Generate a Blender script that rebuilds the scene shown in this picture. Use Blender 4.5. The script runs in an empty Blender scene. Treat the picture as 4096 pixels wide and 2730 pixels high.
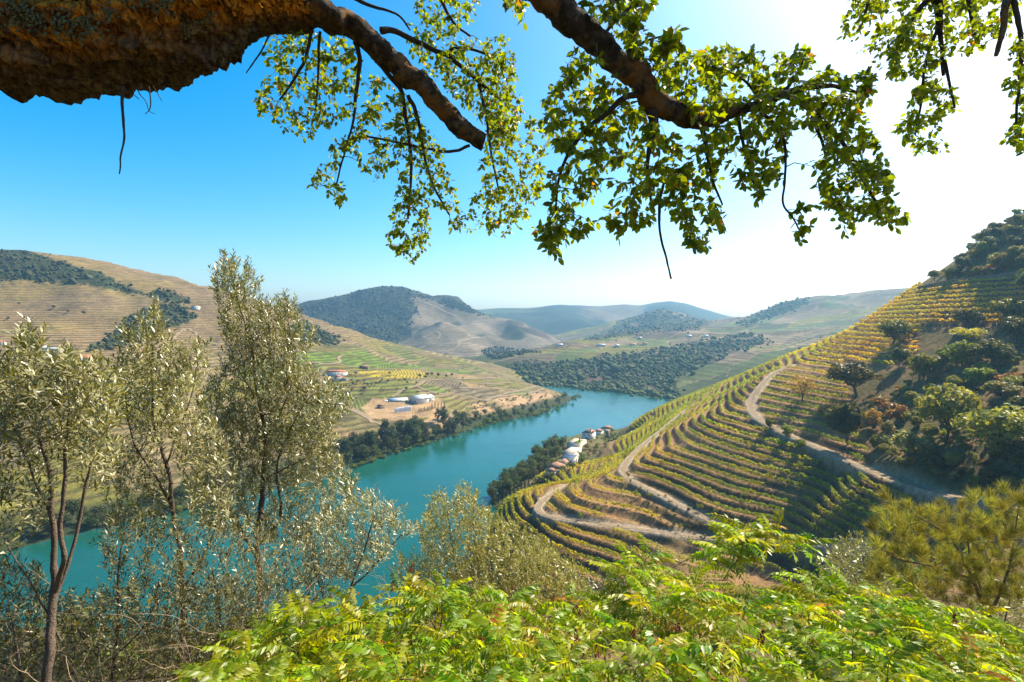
import bpy, math, random
import numpy as np
from mathutils import Vector, Matrix

scene = bpy.context.scene
COL = scene.collection
RNG = np.random.default_rng(7)
random.seed(7)
PI = math.pi

# ---------------------------------------------------------------- camera
EYE = 130.0            # eye height above the river, metres
FPX = 512.0            # focal length in pixels of a 1024 wide picture
HOR = 322.0            # picture row of eye level
cam_data = bpy.data.cameras.new("camera")
cam_data.sensor_width = 36.0
cam_data.lens = 18.0
cam_data.shift_y = -19.0 / 1024.0
cam_data.clip_start = 0.05
cam_data.clip_end = 40000.0
cam = bpy.data.objects.new("camera", cam_data)
cam.location = (0, 0, EYE)
cam.rotation_euler = (math.radians(90), 0, 0)
COL.objects.link(cam)
scene.camera = cam

# ---------------------------------------------------------------- sky, sun, exposure
SUN_AZ = math.radians(57.0)      # to the right of the view direction
SUN_EL = math.radians(46.0)
SUN_DIR = Vector((math.sin(SUN_AZ) * math.cos(SUN_EL), math.cos(SUN_AZ) * math.cos(SUN_EL), math.sin(SUN_EL)))
world = bpy.data.worlds.new("World")
scene.world = world
world.use_nodes = True
wn = world.node_tree
wn.nodes.clear()
w_out = wn.nodes.new("ShaderNodeOutputWorld")
w_bg = wn.nodes.new("ShaderNodeBackground")
w_sky = wn.nodes.new("ShaderNodeTexSky")
w_sky.sky_type = 'NISHITA'
w_sky.sun_disc = False
w_sky.sun_elevation = SUN_EL
w_sky.sun_rotation = SUN_AZ
w_sky.altitude = 200.0
w_sky.air_density = 1.0
w_sky.dust_density = 2.4
w_sky.ozone_density = 3.0
w_hsv = wn.nodes.new("ShaderNodeHueSaturation")
w_hsv.inputs['Hue'].default_value = 0.488
w_hsv.inputs['Saturation'].default_value = 1.6
w_bg.inputs['Strength'].default_value = 0.118
wn.links.new(w_sky.outputs[0], w_hsv.inputs['Color'])
wn.links.new(w_hsv.outputs[0], w_bg.inputs['Color'])
wn.links.new(w_bg.outputs[0], w_out.inputs['Surface'])

sun_data = bpy.data.lights.new("sun", 'SUN')
sun_data.energy = 5.0
sun_data.angle = math.radians(0.55)
sun_data.color = (1.0, 0.90, 0.70)
sun = bpy.data.objects.new("sun", sun_data)
sun.rotation_euler = SUN_DIR.to_track_quat('Z', 'Y').to_euler()
sun.location = (200, 120, 400)
COL.objects.link(sun)

scene.view_settings.view_transform = 'Standard'
scene.view_settings.look = 'None'
scene.view_settings.exposure = 1.15
scene.view_settings.gamma = 1.0
scene.view_settings.use_curve_mapping = False

scene.render.engine = 'CYCLES'
cy = scene.cycles
cy.use_denoising = True
try:
    cy.denoiser = 'OPENIMAGEDENOISE'
    cy.denoising_input_passes = 'RGB_ALBEDO_NORMAL'
except Exception:
    pass
cy.max_bounces = 8
cy.diffuse_bounces = 3
cy.glossy_bounces = 2
cy.transmission_bounces = 4
cy.volume_bounces = 1
cy.transparent_max_bounces = 8
cy.sample_clamp_indirect = 6.0
cy.use_adaptive_sampling = False
cy.caustics_reflective = False
cy.caustics_refractive = False

# ---------------------------------------------------------------- helpers
def W(px, py, d):
    """world point seen at picture place (px, py) of a 1024 px wide picture when it stands d metres in front"""
    return np.array([(px - 512.0) / FPX * d, d, EYE - (py - HOR) / FPX * d])

def _hash(ix, iy, seed):
    h = (ix.astype(np.int64) * 374761393 + iy.astype(np.int64) * 668265263 + seed * 974634017) & 0xFFFFFFFF
    h = ((h ^ (h >> 13)) * 1274126177) & 0xFFFFFFFF
    h = (h ^ (h >> 16)) & 0xFFFFFF
    return h / float(0xFFFFFF)

def vnoise(x, y, seed=0):
    x = np.asarray(x, float); y = np.asarray(y, float)
    ix = np.floor(x); iy = np.floor(y)
    fx = x - ix; fy = y - iy
    fx = fx * fx * fx * (fx * (fx * 6 - 15) + 10); fy = fy * fy * fy * (fy * (fy * 6 - 15) + 10)
    a = _hash(ix, iy, seed); b = _hash(ix + 1, iy, seed); c = _hash(ix, iy + 1, seed); d = _hash(ix + 1, iy + 1, seed)
    return (a * (1 - fx) + b * fx) * (1 - fy) + (c * (1 - fx) + d * fx) * fy

def fbm(x, y, octaves=4, seed=0, gain=0.5):
    s = 0.0; amp = 1.0; tot = 0.0
    for k in range(octaves):
        s = s + amp * (vnoise(x * 2 ** k + 17.3 * k, y * 2 ** k - 9.1 * k, seed + k) * 2 - 1)
        tot += amp; amp *= gain
    return s / tot

def sstep(a, b, x):
    t = np.clip((x - a) / (b - a), 0, 1)
    return t * t * (3 - 2 * t)

class TPS:
    """smooth height surface through measured points"""
    def __init__(self, pts, smooth=1e-3):
        P = np.array(pts, float)
        self.c = P[:, :2].mean(0); self.s = np.abs(P[:, :2] - self.c).max()
        X = (P[:, :2] - self.c) / self.s
        n = len(X)
        r2 = ((X[:, None] - X[None]) ** 2).sum(-1)
        K = self.k(r2) + np.eye(n) * smooth
        Q = np.concatenate([np.ones((n, 1)), X], 1)
        A = np.zeros((n + 3, n + 3)); A[:n, :n] = K; A[:n, n:] = Q; A[n:, :n] = Q.T
        b = np.zeros(n + 3); b[:n] = P[:, 2]
        sol = np.linalg.solve(A, b)
        self.X = X; self.w = sol[:n]; self.a = sol[n:]
    @staticmethod
    def k(r2):
        return 0.5 * r2 * np.log(np.maximum(r2, 1e-12))
    def __call__(self, x, y):
        x = np.asarray(x, float); y = np.asarray(y, float)
        sh = np.broadcast(x, y).shape
        X = (np.broadcast_to(x, sh).ravel() - self.c[0]) / self.s
        Y = (np.broadcast_to(y, sh).ravel() - self.c[1]) / self.s
        out = self.a[0] + self.a[1] * X + self.a[2] * Y
        for (px, py), w in zip(self.X, self.w):
            out = out + w * self.k((X - px) ** 2 + (Y - py) ** 2)
        return out.reshape(sh)

def mesh_np(name, V, F=None, counts=None, mats=(), smooth=True, flat=None):
    """mesh from arrays: F is (n,3) or (n,4), or a flat index list with face sizes in counts"""
    me = bpy.data.meshes.new(name)
    V = np.ascontiguousarray(V, dtype=np.float32)
    if flat is None:
        F = np.ascontiguousarray(F, dtype=np.int32)
        counts = np.full(len(F), F.shape[1], np.int32); flat = F.ravel()
    flat = np.ascontiguousarray(flat, np.int32); counts = np.ascontiguousarray(counts, np.int32)
    me.vertices.add(len(V)); me.vertices.foreach_set('co', V.ravel())
    me.loops.add(len(flat)); me.loops.foreach_set('vertex_index', flat)
    starts = np.concatenate([[0], np.cumsum(counts)[:-1]]).astype(np.int32)
    me.polygons.add(len(counts)); me.polygons.foreach_set('loop_start', starts)
    try:
        me.polygons.foreach_set('loop_total', counts)
    except Exception:
        pass
    if smooth:
        me.polygons.foreach_set('use_smooth', np.ones(len(counts), bool))
    for m in mats:
        me.materials.append(m)
    me.update(calc_edges=True)
    return me

def obj(name, me, parent=None, loc=None, kind=None, label=None, cat=None, group=None):
    o = bpy.data.objects.new(name, me)
    COL.objects.link(o)
    if parent is not None:
        o.parent = parent
    if loc is not None:
        o.location = loc
    if kind: o['kind'] = kind
    if label: o['label'] = label
    if cat: o['category'] = cat
    if group: o['group'] = group
    return o

def attr_color(me, name, C):
    C = np.asarray(C, np.float32)
    if C.shape[1] == 3:
        C = np.concatenate([C, np.ones((len(C), 1), np.float32)], 1)
    a = me.attributes.new(name, 'FLOAT_COLOR', 'POINT')
    a.data.foreach_set('color', np.ascontiguousarray(C).ravel())

def attr_float(me, name, v):
    a = me.attributes.new(name, 'FLOAT', 'POINT')
    a.data.foreach_set('value', np.ascontiguousarray(v, dtype=np.float32))

class NT:
    """small node-tree writer"""
    def __init__(self, name):
        self.m = bpy.data.materials.new(name); self.m.use_nodes = True
        self.t = self.m.node_tree; self.t.nodes.clear()
        self.out = self.n("ShaderNodeOutputMaterial")
    def n(self, ty, ins=None, **props):
        nd = self.t.nodes.new(ty)
        for k, v in props.items():
            setattr(nd, k, v)
        for k, v in (ins or {}).items():
            self.set(nd, k, v)
        return nd
    def set(self, nd, k, v):
        s = nd.inputs[k]
        if hasattr(v, 'outputs'):
            self.t.links.new(v.outputs[0], s)
        elif hasattr(v, 'links'):
            self.t.links.new(v, s)
        else:
            if s.type == 'RGBA' and len(v) == 3:
                v = (*v, 1)
            s.default_value = v
    def noise(self, scale, detail=3, rough=0.55, vec=None, dist=0.0):
        nd = self.n("ShaderNodeTexNoise", {'Scale': scale, 'Detail': detail, 'Roughness': rough, 'Distortion': dist})
        if vec is not None: self.set(nd, 'Vector', vec)
        return nd.outputs['Fac']
    def ramp(self, fac, stops, mode='LINEAR'):
        nd = self.n("ShaderNodeValToRGB", {'Fac': fac})
        cr = nd.color_ramp; cr.interpolation = mode
        while len(cr.elements) < len(stops): cr.elements.new(0.5)
        for e, (p, c) in zip(cr.elements, stops):
            e.position = p
            e.color = (*c, 1) if not np.isscalar(c) else (c, c, c, 1)
        return nd.outputs['Color']
    def mix(self, fac, a, b, mode='MIX'):
        nd = self.n("ShaderNodeMixRGB", {'Fac': fac, 'Color1': a, 'Color2': b}, blend_type=mode)
        return nd.outputs['Color']
    def math(self, op, a, b=0.0, clamp=False):
        return self.n("ShaderNodeMath", {0: a, 1: b}, operation=op, use_clamp=clamp).outputs[0]
    def attr(self, name):
        return self.n("ShaderNodeAttribute", attribute_name=name)
    def bump(self, h, strength, dist=1.0):
        return self.n("ShaderNodeBump", {'Height': h, 'Strength': strength, 'Distance': dist}).outputs[0]
    def pos(self):
        return self.n("ShaderNodeNewGeometry").outputs['Position']
    def objcoord(self):
        return self.n("ShaderNodeTexCoord").outputs['Object']
    def principled(self, color, rough=0.8, spec=0.3, normal=None, **kw):
        d = {'Base Color': color, 'Roughness': rough, 'Specular IOR Level': spec}
        if normal is not None: d['Normal'] = normal
        d.update(kw)
        return self.n("ShaderNodeBsdfPrincipled", d)
    def done(self, shader):
        self.t.links.new(shader.outputs[0], self.out.inputs['Surface'])
        return self.m

def simple_mat(name, col, rough=0.8, var=0.25, scale=3.0, spec=0.3, bump=0.0):
    t = NT(name)
    v = t.objcoord()
    f = t.noise(scale, 4, vec=v)
    c = t.mix(f, tuple(np.array(col) * (1 - var)), tuple(np.minimum(np.array(col) * (1 + var), 1)))
    nrm = t.bump(t.noise(scale * 4, 3, vec=v), bump, 0.02) if bump else None
    return t.done(t.principled(c, rough, spec, nrm))
# ================================================================ the land
def pts(*a):
    return [W(*p) for p in a]

def rpt(*a):
    return [np.array(p, float) for p in a]

# ---- hillside on the near side: the spur with the terraced vineyard, the oak slope, the bank under the viewer
NEAR = pts(
    # spur line where the terraces turn
    (517, 521, 257), (534, 505, 263), (562, 492, 266), (595, 481, 268), (622, 468, 272), (648, 456, 276), (667, 447, 277), (694, 437, 280),
    (719, 415, 290), (750, 402, 294), (771, 372, 330),
    # terraces coming toward the viewer on the right
    (825, 526, 183), (825, 514, 187), (825, 498, 196), (825, 479, 206), (825, 448, 218),
    (890, 471, 176), (987, 500, 140), (779, 428, 250), (890, 520, 163), (947, 507, 155), (947, 545, 143),
    (728, 525, 205), (690, 509, 222), (664, 497, 240), (639, 483, 257),
    (554, 519, 243), (620, 529, 226), (667, 535, 215), (700, 540, 207), (766, 542, 196), (818, 560, 180), (600, 560, 214), (560, 590, 203), (667, 562, 199), (722, 572, 188), (640, 590, 190),
    # side that falls to the river
    (504, 501, 300), (532, 488, 345), (561, 473, 395), (604, 454, 455), (621, 439, 500), (629, 425, 580),
    # terraces that climb away from the turn along the river side of the spur
    (671, 437, 300), (677, 421.5, 347), (686, 412.5, 382), (697.5, 402.5, 426), (712, 416, 299), (716.6, 405, 339), (722, 395, 382), (644, 444, 319), (664, 426, 374), (680, 413, 422),
    (605, 473.6, 284), (628, 457, 318), (650, 441, 366), (580, 481, 300), (560, 487, 320),
    (734, 380, 470), (715, 390, 448), (696, 399, 465), (681, 405, 480), (657, 414, 510), (640, 420, 540), (766, 365, 432), (792, 357, 412), (817, 349, 402),
    # upper terraces and the oak slope
    (840, 335, 390), (880, 312, 360), (920, 290, 335), (840, 362, 310), (880, 342, 295), (920, 320, 282), (960, 300, 272), (1000, 285, 262),
    (1060, 262, 250), (930, 280, 345), (960, 257, 335), (990, 233, 325), (1024, 212, 315), (1080, 175, 300), (1200, 130, 260),
    (850, 390, 258), (850, 425, 232), (900, 400, 228), (900, 440, 197), (950, 380, 222), (950, 430, 190), (1000, 400, 187), (1000, 450, 157),
    (1024, 340, 222), (1024, 480, 137), (960, 340, 247), (1100, 420, 150), (1100, 520, 110), (1200, 350, 160),
    (1000, 540, 122), (950, 562, 132), (880, 572, 150),
) + rpt(
    # bank below the viewer
    (0, -2, 128.6), (0, 0, 128.35), (0, 1.4, 128.0), (-4, 0, 128.4), (4, 0, 128.5), (0, 4, 126.2), (3, 4, 126.4), (-4, 4, 126.0), (0, 10, 121.5), (8, 10, 122), (-8, 10, 121),
    (0, 30, 106), (25, 30, 108), (-25, 30, 105), (0, 60, 86), (-40, 60, 82), (45, 60, 90), (0, 120, 49), (-60, 120, 46), (55, 120, 60), (90, 110, 72),
    (-20, 180, 14), (-80, 180, 8), (20, 200, 20), (60, 170, 42), (-10, 235, 8), (-120, 180, 0), (-150, 120, 42), (-200, 60, 80), (-250, 100, 50), (-250, 180, -3), (-40, 240, -5),
    (-400, 180, 0), (-400, 60, 70), (10, 330, -2), (-20, 300, -5), (45, 420, -3), (105, 520, -3), (150, 640, -3), (220, 760, -3), (350, 800, 20), (500, 700, 110), (420, 500, 150), (450, 350, 200), (350, 200, 200),
    (200, 80, 125), (120, 60, 112), (60, 20, 122), (300, 50, 170), (150, -30, 140), (0, -60, 140), (-150, -40, 130),
    (300, 620, 70), (260, 560, 72), (400, 620, 110), (330, 420, 150),
    # water edge below the houses, then the shelf they stand on
    *[W(px, py, (EYE + 3) * FPX / (py - HOR)) for px, py in ((500, 489), (515, 471), (530, 456), (550, 441), (572, 430), (484, 512))],
    *[W(px, py, EYE - 8 and (EYE - 9) * FPX / (py - HOR)) for px, py in ((540, 478), (560, 467), (575, 455), (600, 440), (515, 492), (620, 430))],
)
near_tps = TPS(NEAR, 2e-4)

# tracks carved into the near hill (picture place, distance); heights follow the ground
TRACKS = {
    'upper': [(792, 362, 345), (771, 373, 328), (760, 385, 308), (753, 394, 298), (750, 402, 290), (756, 414, 268), (779, 428, 247), (818, 446, 221), (850, 458, 200), (890, 471, 177), (947, 487, 154), (987, 500, 140), (1040, 516, 124)],
    'middle': [(700, 405, 420), (680, 416, 385), (664, 426, 350), (644, 444, 318), (628, 460, 288), (622, 468, 274), (627, 476, 264), (639, 483, 254), (664, 497, 239), (690, 509, 223), (728, 525, 206), (775, 540, 193)],
    'lower': [(590, 488, 300), (560, 500, 278), (540, 507, 263), (537, 513, 252), (554, 519, 244), (581, 525, 237), (620, 529, 227), (667, 535, 216), (700, 540, 207), (735, 543, 201), (771, 545, 195), (818, 562, 180), (860, 580, 165)],
}

def resample(P, step):
    P = np.asarray(P, float)
    seg = np.linalg.norm(np.diff(P, axis=0), axis=1)
    s = np.concatenate([[0], np.cumsum(seg)])
    n = max(2, int(s[-1] / step) + 1)
    t = np.linspace(0, s[-1], n)
    return np.stack([np.interp(t, s, P[:, k]) for k in range(P.shape[1])], 1)

def smooth_line(P, it=2):
    P = np.asarray(P, float)
    for _ in range(it):
        Q = [P[0]]
        for a, b in zip(P[:-1], P[1:]):
            Q += [a * .75 + b * .25, a * .25 + b * .75]
        Q.append(P[-1]); P = np.array(Q)
    return P

TRACK_LINES = {}
for k, L in TRACKS.items():
    P = np.array([W(*p) for p in L])
    P[:, 2] = near_tps(P[:, 0], P[:, 1])
    z = P[:, 2].copy()
    for _ in range(3):
        z[1:-1] = (z[:-2] + z[1:-1] * 2 + z[2:]) / 4
    P[:, 2] = z
    TRACK_LINES[k] = resample(smooth_line(P, 2), 1.5)

LSTEP = 2.7          # height of one terrace step
def terrace_mask(x, y, z):
    """where the near hill is terraced: 1 on the vineyard, 0 on the oak slope and the bank under the viewer"""
    px = x / np.maximum(y, 1) * FPX + 512; py = HOR - (z - EYE) / np.maximum(y, 1) * FPX
    m = sstep(95, 125, y) * sstep(12, 20, z)
    wood = sstep(0, 14, py - (437 + (px - 812) * 0.30)) + sstep(0, 14, (px * -0.0 + 1) * (838 + (py - 322) * 0.30 - px))   # below the upper track or left of the oaks
    upper = sstep(0, 8, 332 - (px - 880) * 0.02 - py) * sstep(0, 8, py - (281 - (px - 930) * 0.12)) + sstep(0, 10, 925 - px) * sstep(0, 10, 372 - py)
    return m * np.clip(np.maximum(np.minimum(wood, 1), np.minimum(upper, 1)), 0, 1)

def track_blend(x, y):
    best = np.full(x.shape, 1e9); zz = np.zeros(x.shape)
    for L in TRACK_LINES.values():
        lo = L.min(0) - 8; hi = L.max(0) + 8
        sel = np.where((x > lo[0]) & (x < hi[0]) & (y > lo[1]) & (y < hi[1]))
        if len(sel[0]) == 0: continue
        X = x[sel]; Y = y[sel]
        bd = np.full(X.shape, 1e9); bz = np.zeros(X.shape)
        for p in L:
            d = (X - p[0]) ** 2 + (Y - p[1]) ** 2
            c = d < bd
            bd = np.where(c, d, bd); bz = np.where(c, p[2], bz)
        c = bd < best[sel]
        b2 = best[sel]; z2 = zz[sel]
        b2[c] = bd[c]; z2[c] = bz[c]
        best[sel] = b2; zz[sel] = z2
    return np.sqrt(best), zz

def near_base(x, y):
    z = near_tps(x, y)
    z = z + fbm(x / 45, y / 45, 2, 3) * 1.3 * sstep(40, 140, y)
    return z

def near_height(x, y, full=False):
    h = near_base(x, y)
    m = terrace_mask(x, y, h)
    hh = h / LSTEP
    fl = np.floor(hh); fr = hh - fl
    riser = sstep(0.44, 0.99, fr + 0.05 * fbm(x / 2.5, y / 2.5, 2, 9))
    zt = (fl + riser + 0.06 * fr) * LSTEP
    rough = 0.14 * fbm(x / 1.7, y / 1.7, 3, 5) * sstep(60, 110, y)
    z = h * (1 - m) + (zt + rough * (0.3 + riser * (1 - riser) * 4)) * m + (1 - m) * rough * 3.0
    d, tz = track_blend(x, y)
    tb = 1 - sstep(2.0, 4.2, d)
    z = z * (1 - tb) + tz * tb
    if full:
        return z, h, m, riser, tb
    return z

# ---- the far side of the river on the left: bank, farm hill and the high vineyard hill
LEFT = pts(
    (-140, 590, 248), (-60, 568, 270), (10, 549, 293), (106, 527, 325), (250, 495, 385), (310, 482, 416), (348, 465, 465), (374, 457, 493), (406, 447, 532), (433, 440, 564), (458, 433, 600), (480, 425, 646),
    (495, 422, 666), (512, 419, 686), (534, 415, 716), (550, 410, 756), (566, 402, 832), (571, 397, 887),
    (509, 380, 900), (548, 391, 862), (474, 372, 950), (433, 367, 1000), (392, 356, 1000), (362, 346, 1000), (345, 343, 960), (317, 335, 960),
    (405, 409, 640), (425, 409, 640), (385, 409, 640), (440, 420, 612), (350, 420, 562), (350, 440, 518), (330, 385, 700), (330, 370, 765), (400, 385, 725), (450, 395, 725), (500, 401, 755), (540, 401, 805), (450, 375, 885), (500, 386, 830), (380, 366, 880),
    (0, 253, 950), (48, 260, 940), (77, 268, 930), (103, 280, 905), (148, 294, 885), (159, 292.5, 880), (182, 300, 872), (198, 305, 870), (220, 314, 868), (260, 325, 885), (290, 332, 910),
    (0, 290, 820), (60, 300, 800), (0, 330, 655), (80, 338, 625), (150, 320, 765), (150, 350, 640), (200, 340, 765), (250, 350, 765), (20, 350, 565), (85, 352, 560), (0, 400, 470), (100, 400, 472), (200, 400, 560), (280, 400, 625),
    (0, 460, 390), (100, 460, 400), (200, 440, 480), (280, 450, 480), (-120, 250, 950), (-120, 330, 640), (-120, 450, 390), (-300, 240, 950), (-300, 400, 450), (-300, 600, 240),
) + rpt((-850, 1300, 210), (-500, 1300, 130), (-250, 1250, 70), (0, 1150, 20), (90, 1000, -6), (60, 1080, -6), (120, 900, -5), (-330, 1500, 40), (-900, 1600, 150), (-1500, 1000, 280), (-1500, 400, 80),
        (-200, 260, -6), (0, 480, -6), (60, 620, -6), (110, 760, -6), (140, 860, -6), (-330, 220, -6))
left_tps = TPS(LEFT, 2e-4)
def left_height(x, y):
    h = left_tps(x, y)
    up = sstep(2, 25, h)
    r = 1 - np.abs(fbm((x * 0.75 + y * 0.66) / 120, (y * 0.75 - x * 0.66) / 260, 3, 23))
    h = h + up * (fbm(x / 90, y / 90, 3, 21) * 5.0 * sstep(20, 90, h) + (r - 0.72) * (9 * sstep(12, 40, h) + 9 * sstep(70, 130, h)) + fbm(x / 28, y / 28, 2, 25) * 0.9)
    L = 5.2
    hh = h / L; fl = np.floor(hh); fr = hh - fl
    zt = (fl + sstep(0.45, 0.95, fr)) * L
    m = sstep(8, 16, h) * (0.12 + 0.7 * sstep(50, 95, h))
    return h * (1 - m) + zt * m

# ---- mountain in the middle distance
MOUNT = pts(
    (290, 307, 2500), (310, 302, 2500), (330, 298, 2500), (360, 289, 2500), (385, 286, 2500), (410, 289, 2480), (440, 297, 2450), (465, 306, 2420), (480, 311, 2400), (510, 321, 2300), (540, 340, 2100),
    (340, 320, 2250), (380, 320, 2200), (420, 305, 2330), (440, 325, 2040), (470, 345, 1800), (492, 360, 1620), (415, 338, 2060), (400, 350, 1850), (462, 322, 2330), (482, 338, 2100), (500, 350, 1900), (520, 338, 1990), (555, 350, 1760),
    (350, 345, 1850), (380, 362, 1540), (430, 364, 1540), (520, 364, 1560), (560, 360, 1650), (300, 335, 1950), (260, 325, 2200), (240, 315, 2500), (180, 310, 2600), (570, 350, 2000), (100, 310, 2600), (0, 310, 2600),
) + rpt((-700, 2900, 180), (-300, 2900, 190), (-100, 2700, 120), (50, 2600, 70), (-1500, 3000, 150), (-2500, 2700, 180), (-2500, 1700, 80), (-800, 1500, 40), (-400, 1400, 15), (0, 1400, 5), (150, 1500, -10), (300, 1900, -10), (350, 2400, 0), (200, 2900, 20))
mount_tps = TPS(MOUNT, 2e-4)
def mount_height(x, y):
    h = mount_tps(x, y)
    up = sstep(15, 90, h)
    r = 1 - np.abs(fbm((x * 0.93 + y * 0.36) / 260, (y * 0.93 - x * 0.36) / 620, 3, 41))
    return h + up * ((r - 0.75) * 60 + fbm(x / 60, y / 60, 3, 44) * 4.0)

# ---- far bank: wood, vineyards, the cone hill and the long hill on the right
FAR = pts(
    (500, 383, 1090), (530, 384, 1070), (560, 386, 1040), (599, 390, 979), (631, 393, 937), (658, 397, 887), (688, 403, 822), (740, 415, 716), (800, 430, 620),
    (450, 374, 1160), (480, 374, 1160), (560, 370, 1160), (560, 354, 1320), (520, 362, 1260), (640, 362, 1150), (640, 341, 1500), (560, 344, 1500), (700, 381, 950), (700, 352, 1200), (700, 331, 1700),
    (780, 342, 1150), (780, 327, 1600), (850, 332, 1000), (600, 337, 1700), (650, 331, 1900), (860, 352, 760), (780, 372, 840),
    (740, 322, 2000), (770, 310, 2000), (800, 299, 2000), (835, 296, 1950), (870, 293, 1900), (920, 288, 1800), (1024, 280, 1700), (1150, 275, 1600), (800, 315, 1750), (870, 310, 1600), (900, 322, 1300), (1000, 330, 1100), (1100, 330, 1000),
    (560, 346, 1900), (600, 332, 2400), (625, 320, 2480), (640, 314, 2500), (660, 310, 2500), (675, 312, 2480), (695, 319, 2440), (720, 323, 2380), (580, 342, 2150), (650, 322, 2280), (520, 352, 1700), (540, 350, 1850),
) + rpt((300, 2900, 60), (750, 3000, 80), (1100, 2900, 90), (1500, 2500, 180), (2200, 2000, 240), (2200, 1200, 180), (700, 600, 60), (500, 560, -6), (300, 700, -6), (150, 920, -6), (60, 1010, -6), (-80, 1060, -5), (-250, 1150, 0), (-250, 1400, 5), (-100, 1700, 20), (0, 2200, 30))
far_tps = TPS(FAR, 2e-4)
def far_height(x, y):
    h = far_tps(x, y)
    up = sstep(4, 30, h)
    r = 1 - np.abs(fbm((x * 0.8 - y * 0.6) / 210, (y * 0.8 + x * 0.6) / 330, 3, 61))
    h = h + up * ((r - 0.72) * 30 * sstep(20, 80, h) + fbm(x / 50, y / 50, 3, 64) * 2.5)
    L = 6.0
    hh = h / L; fl = np.floor(hh); fr = hh - fl
    zt = (fl + sstep(0.4, 0.95, fr)) * L
    m = sstep(12, 26, h) * 0.8
    return h * (1 - m) + zt * m

# ---- last ridge
RIDGE_PX = [-700, -200, 300, 440, 460, 500, 530, 560, 600, 612, 625, 640, 655, 670, 685, 700, 720, 740, 760, 800, 900, 1200, 1800]
RIDGE_PY = [312, 314, 316, 314, 311, 308.5, 308, 305, 306.5, 305.5, 304.5, 305.5, 302.5, 301, 303, 308, 314, 319, 322, 323, 322, 318, 312]
def ridge_height(x, y):
    px = x / y * FPX + 512
    top = EYE + (HOR - np.interp(px, RIDGE_PX, RIDGE_PY)) / FPX * 4100
    t = (y - 4100) / 1200
    fall = np.where(t < 0, 1 - sstep(0, 1, -t) * 0.75, 1 - sstep(0, 1.2, t) * 0.5)
    r = 1 - np.abs(fbm(x / 700, y / 900, 4, 81))
    return top * fall + (r - 0.8) * 120 * sstep(0.02, 0.5, np.abs(t)) + fbm(x / 160, y / 160, 3, 84) * 5

def polar_sheet(name, hfun, px0, px1, dpx, d0, d1, ratio, mats, extra=None):
    cols = np.arange(px0, px1 + dpx, dpx)
    n = int(math.log(d1 / d0) / math.log(ratio)) + 2
    ds = d0 * np.exp(np.linspace(0, math.log(d1 / d0), n))
    U, D = np.meshgrid((cols - 512) / FPX, ds)
    X = U * D; Y = D
    Z = np.maximum(hfun(X, Y), -8.0)
    V = np.stack([X, Y, Z], -1).reshape(-1, 3)
    nr, nc = X.shape
    i = np.arange(nr * nc).reshape(nr, nc)
    F = np.stack([i[:-1, :-1], i[:-1, 1:], i[1:, 1:], i[1:, :-1]], -1).reshape(-1, 4)
    me = mesh_np(name, V, F, mats=mats)
    return me, X.ravel(), Y.ravel(), Z.ravel(), (nr, nc)

def grid_slope(Z, X, Y, shape):
    z = Z.reshape(shape); x = X.reshape(shape); y = Y.reshape(shape)
    gz = np.gradient(z, axis=0); gx = np.gradient(x, axis=0); gy = np.gradient(y, axis=0)
    hz = np.gradient(z, axis=1); hx = np.gradient(x, axis=1); hy = np.gradient(y, axis=1)
    n = np.cross(np.stack([hx, hy, hz], -1), np.stack([gx, gy, gz], -1))
    n /= np.linalg.norm(n, axis=-1, keepdims=True) + 1e-9
    return n.reshape(-1, 3)

def poly_mask(px, py, poly, soft=0.0):
    poly = np.asarray(poly, float)
    inside = np.zeros(px.shape, bool)
    j = len(poly) - 1
    for i in range(len(poly)):
        xi, yi = poly[i]; xj, yj = poly[j]
        c = ((yi > py) != (yj > py)) & (px < (xj - xi) * (py - yi) / (yj - yi + 1e-12) + xi)
        inside ^= c
        j = i
    return inside

def proj(x, y, z):
    return 512 + FPX * x / np.maximum(y, 0.1), HOR - FPX * (z - EYE) / np.maximum(y, 0.1)
# ---------------------------------------------------------------- ground materials
def terrain_mat(name, stripe_len, stripe_dark, grain=0.25, fine=0.4, bumpy=0.6, stripe_w=0.5):
    t = NT(name)
    p = t.pos()
    col = t.attr('col').outputs['Color']
    vine = t.attr('vine').outputs['Fac']
    n1 = t.noise(grain, 5, 0.6, p)
    n2 = t.noise(fine, 3, 0.6, p)
    c = t.mix(1.0, col, t.ramp(n1, [(0.25, 0.62), (0.75, 1.45)]), 'MULTIPLY')
    c = t.mix(1.0, c, t.ramp(n2, [(0.3, 0.75), (0.7, 1.25)]), 'MULTIPLY')
    sep = t.n("ShaderNodeSeparateXYZ", {0: p})
    zz = t.math('ADD', t.attr('rowc').outputs['Fac'], t.math('MULTIPLY', t.noise(0.02, 2, 0.5, p), 1.6))
    fr = t.math('FRACT', zz)
    st = t.ramp(fr, [(0.0, 1.0), (stripe_w * 0.5, 0.9), (stripe_w, 0.0), (0.92, 0.0), (1.0, 1.0)])
    patch = t.ramp(t.noise(0.25, 3, 0.6, p), [(0.3, 0.45), (0.6, 1.0)])
    f = t.math('MULTIPLY', t.math('MULTIPLY', st, vine), patch)
    c = t.mix(f, c, stripe_dark)
    h = t.math('ADD', t.math('MULTIPLY', f, 1.2), n2)
    return t.done(t.principled(c, 0.95, 0.1, t.bump(h, bumpy, 1.0)))

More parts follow.
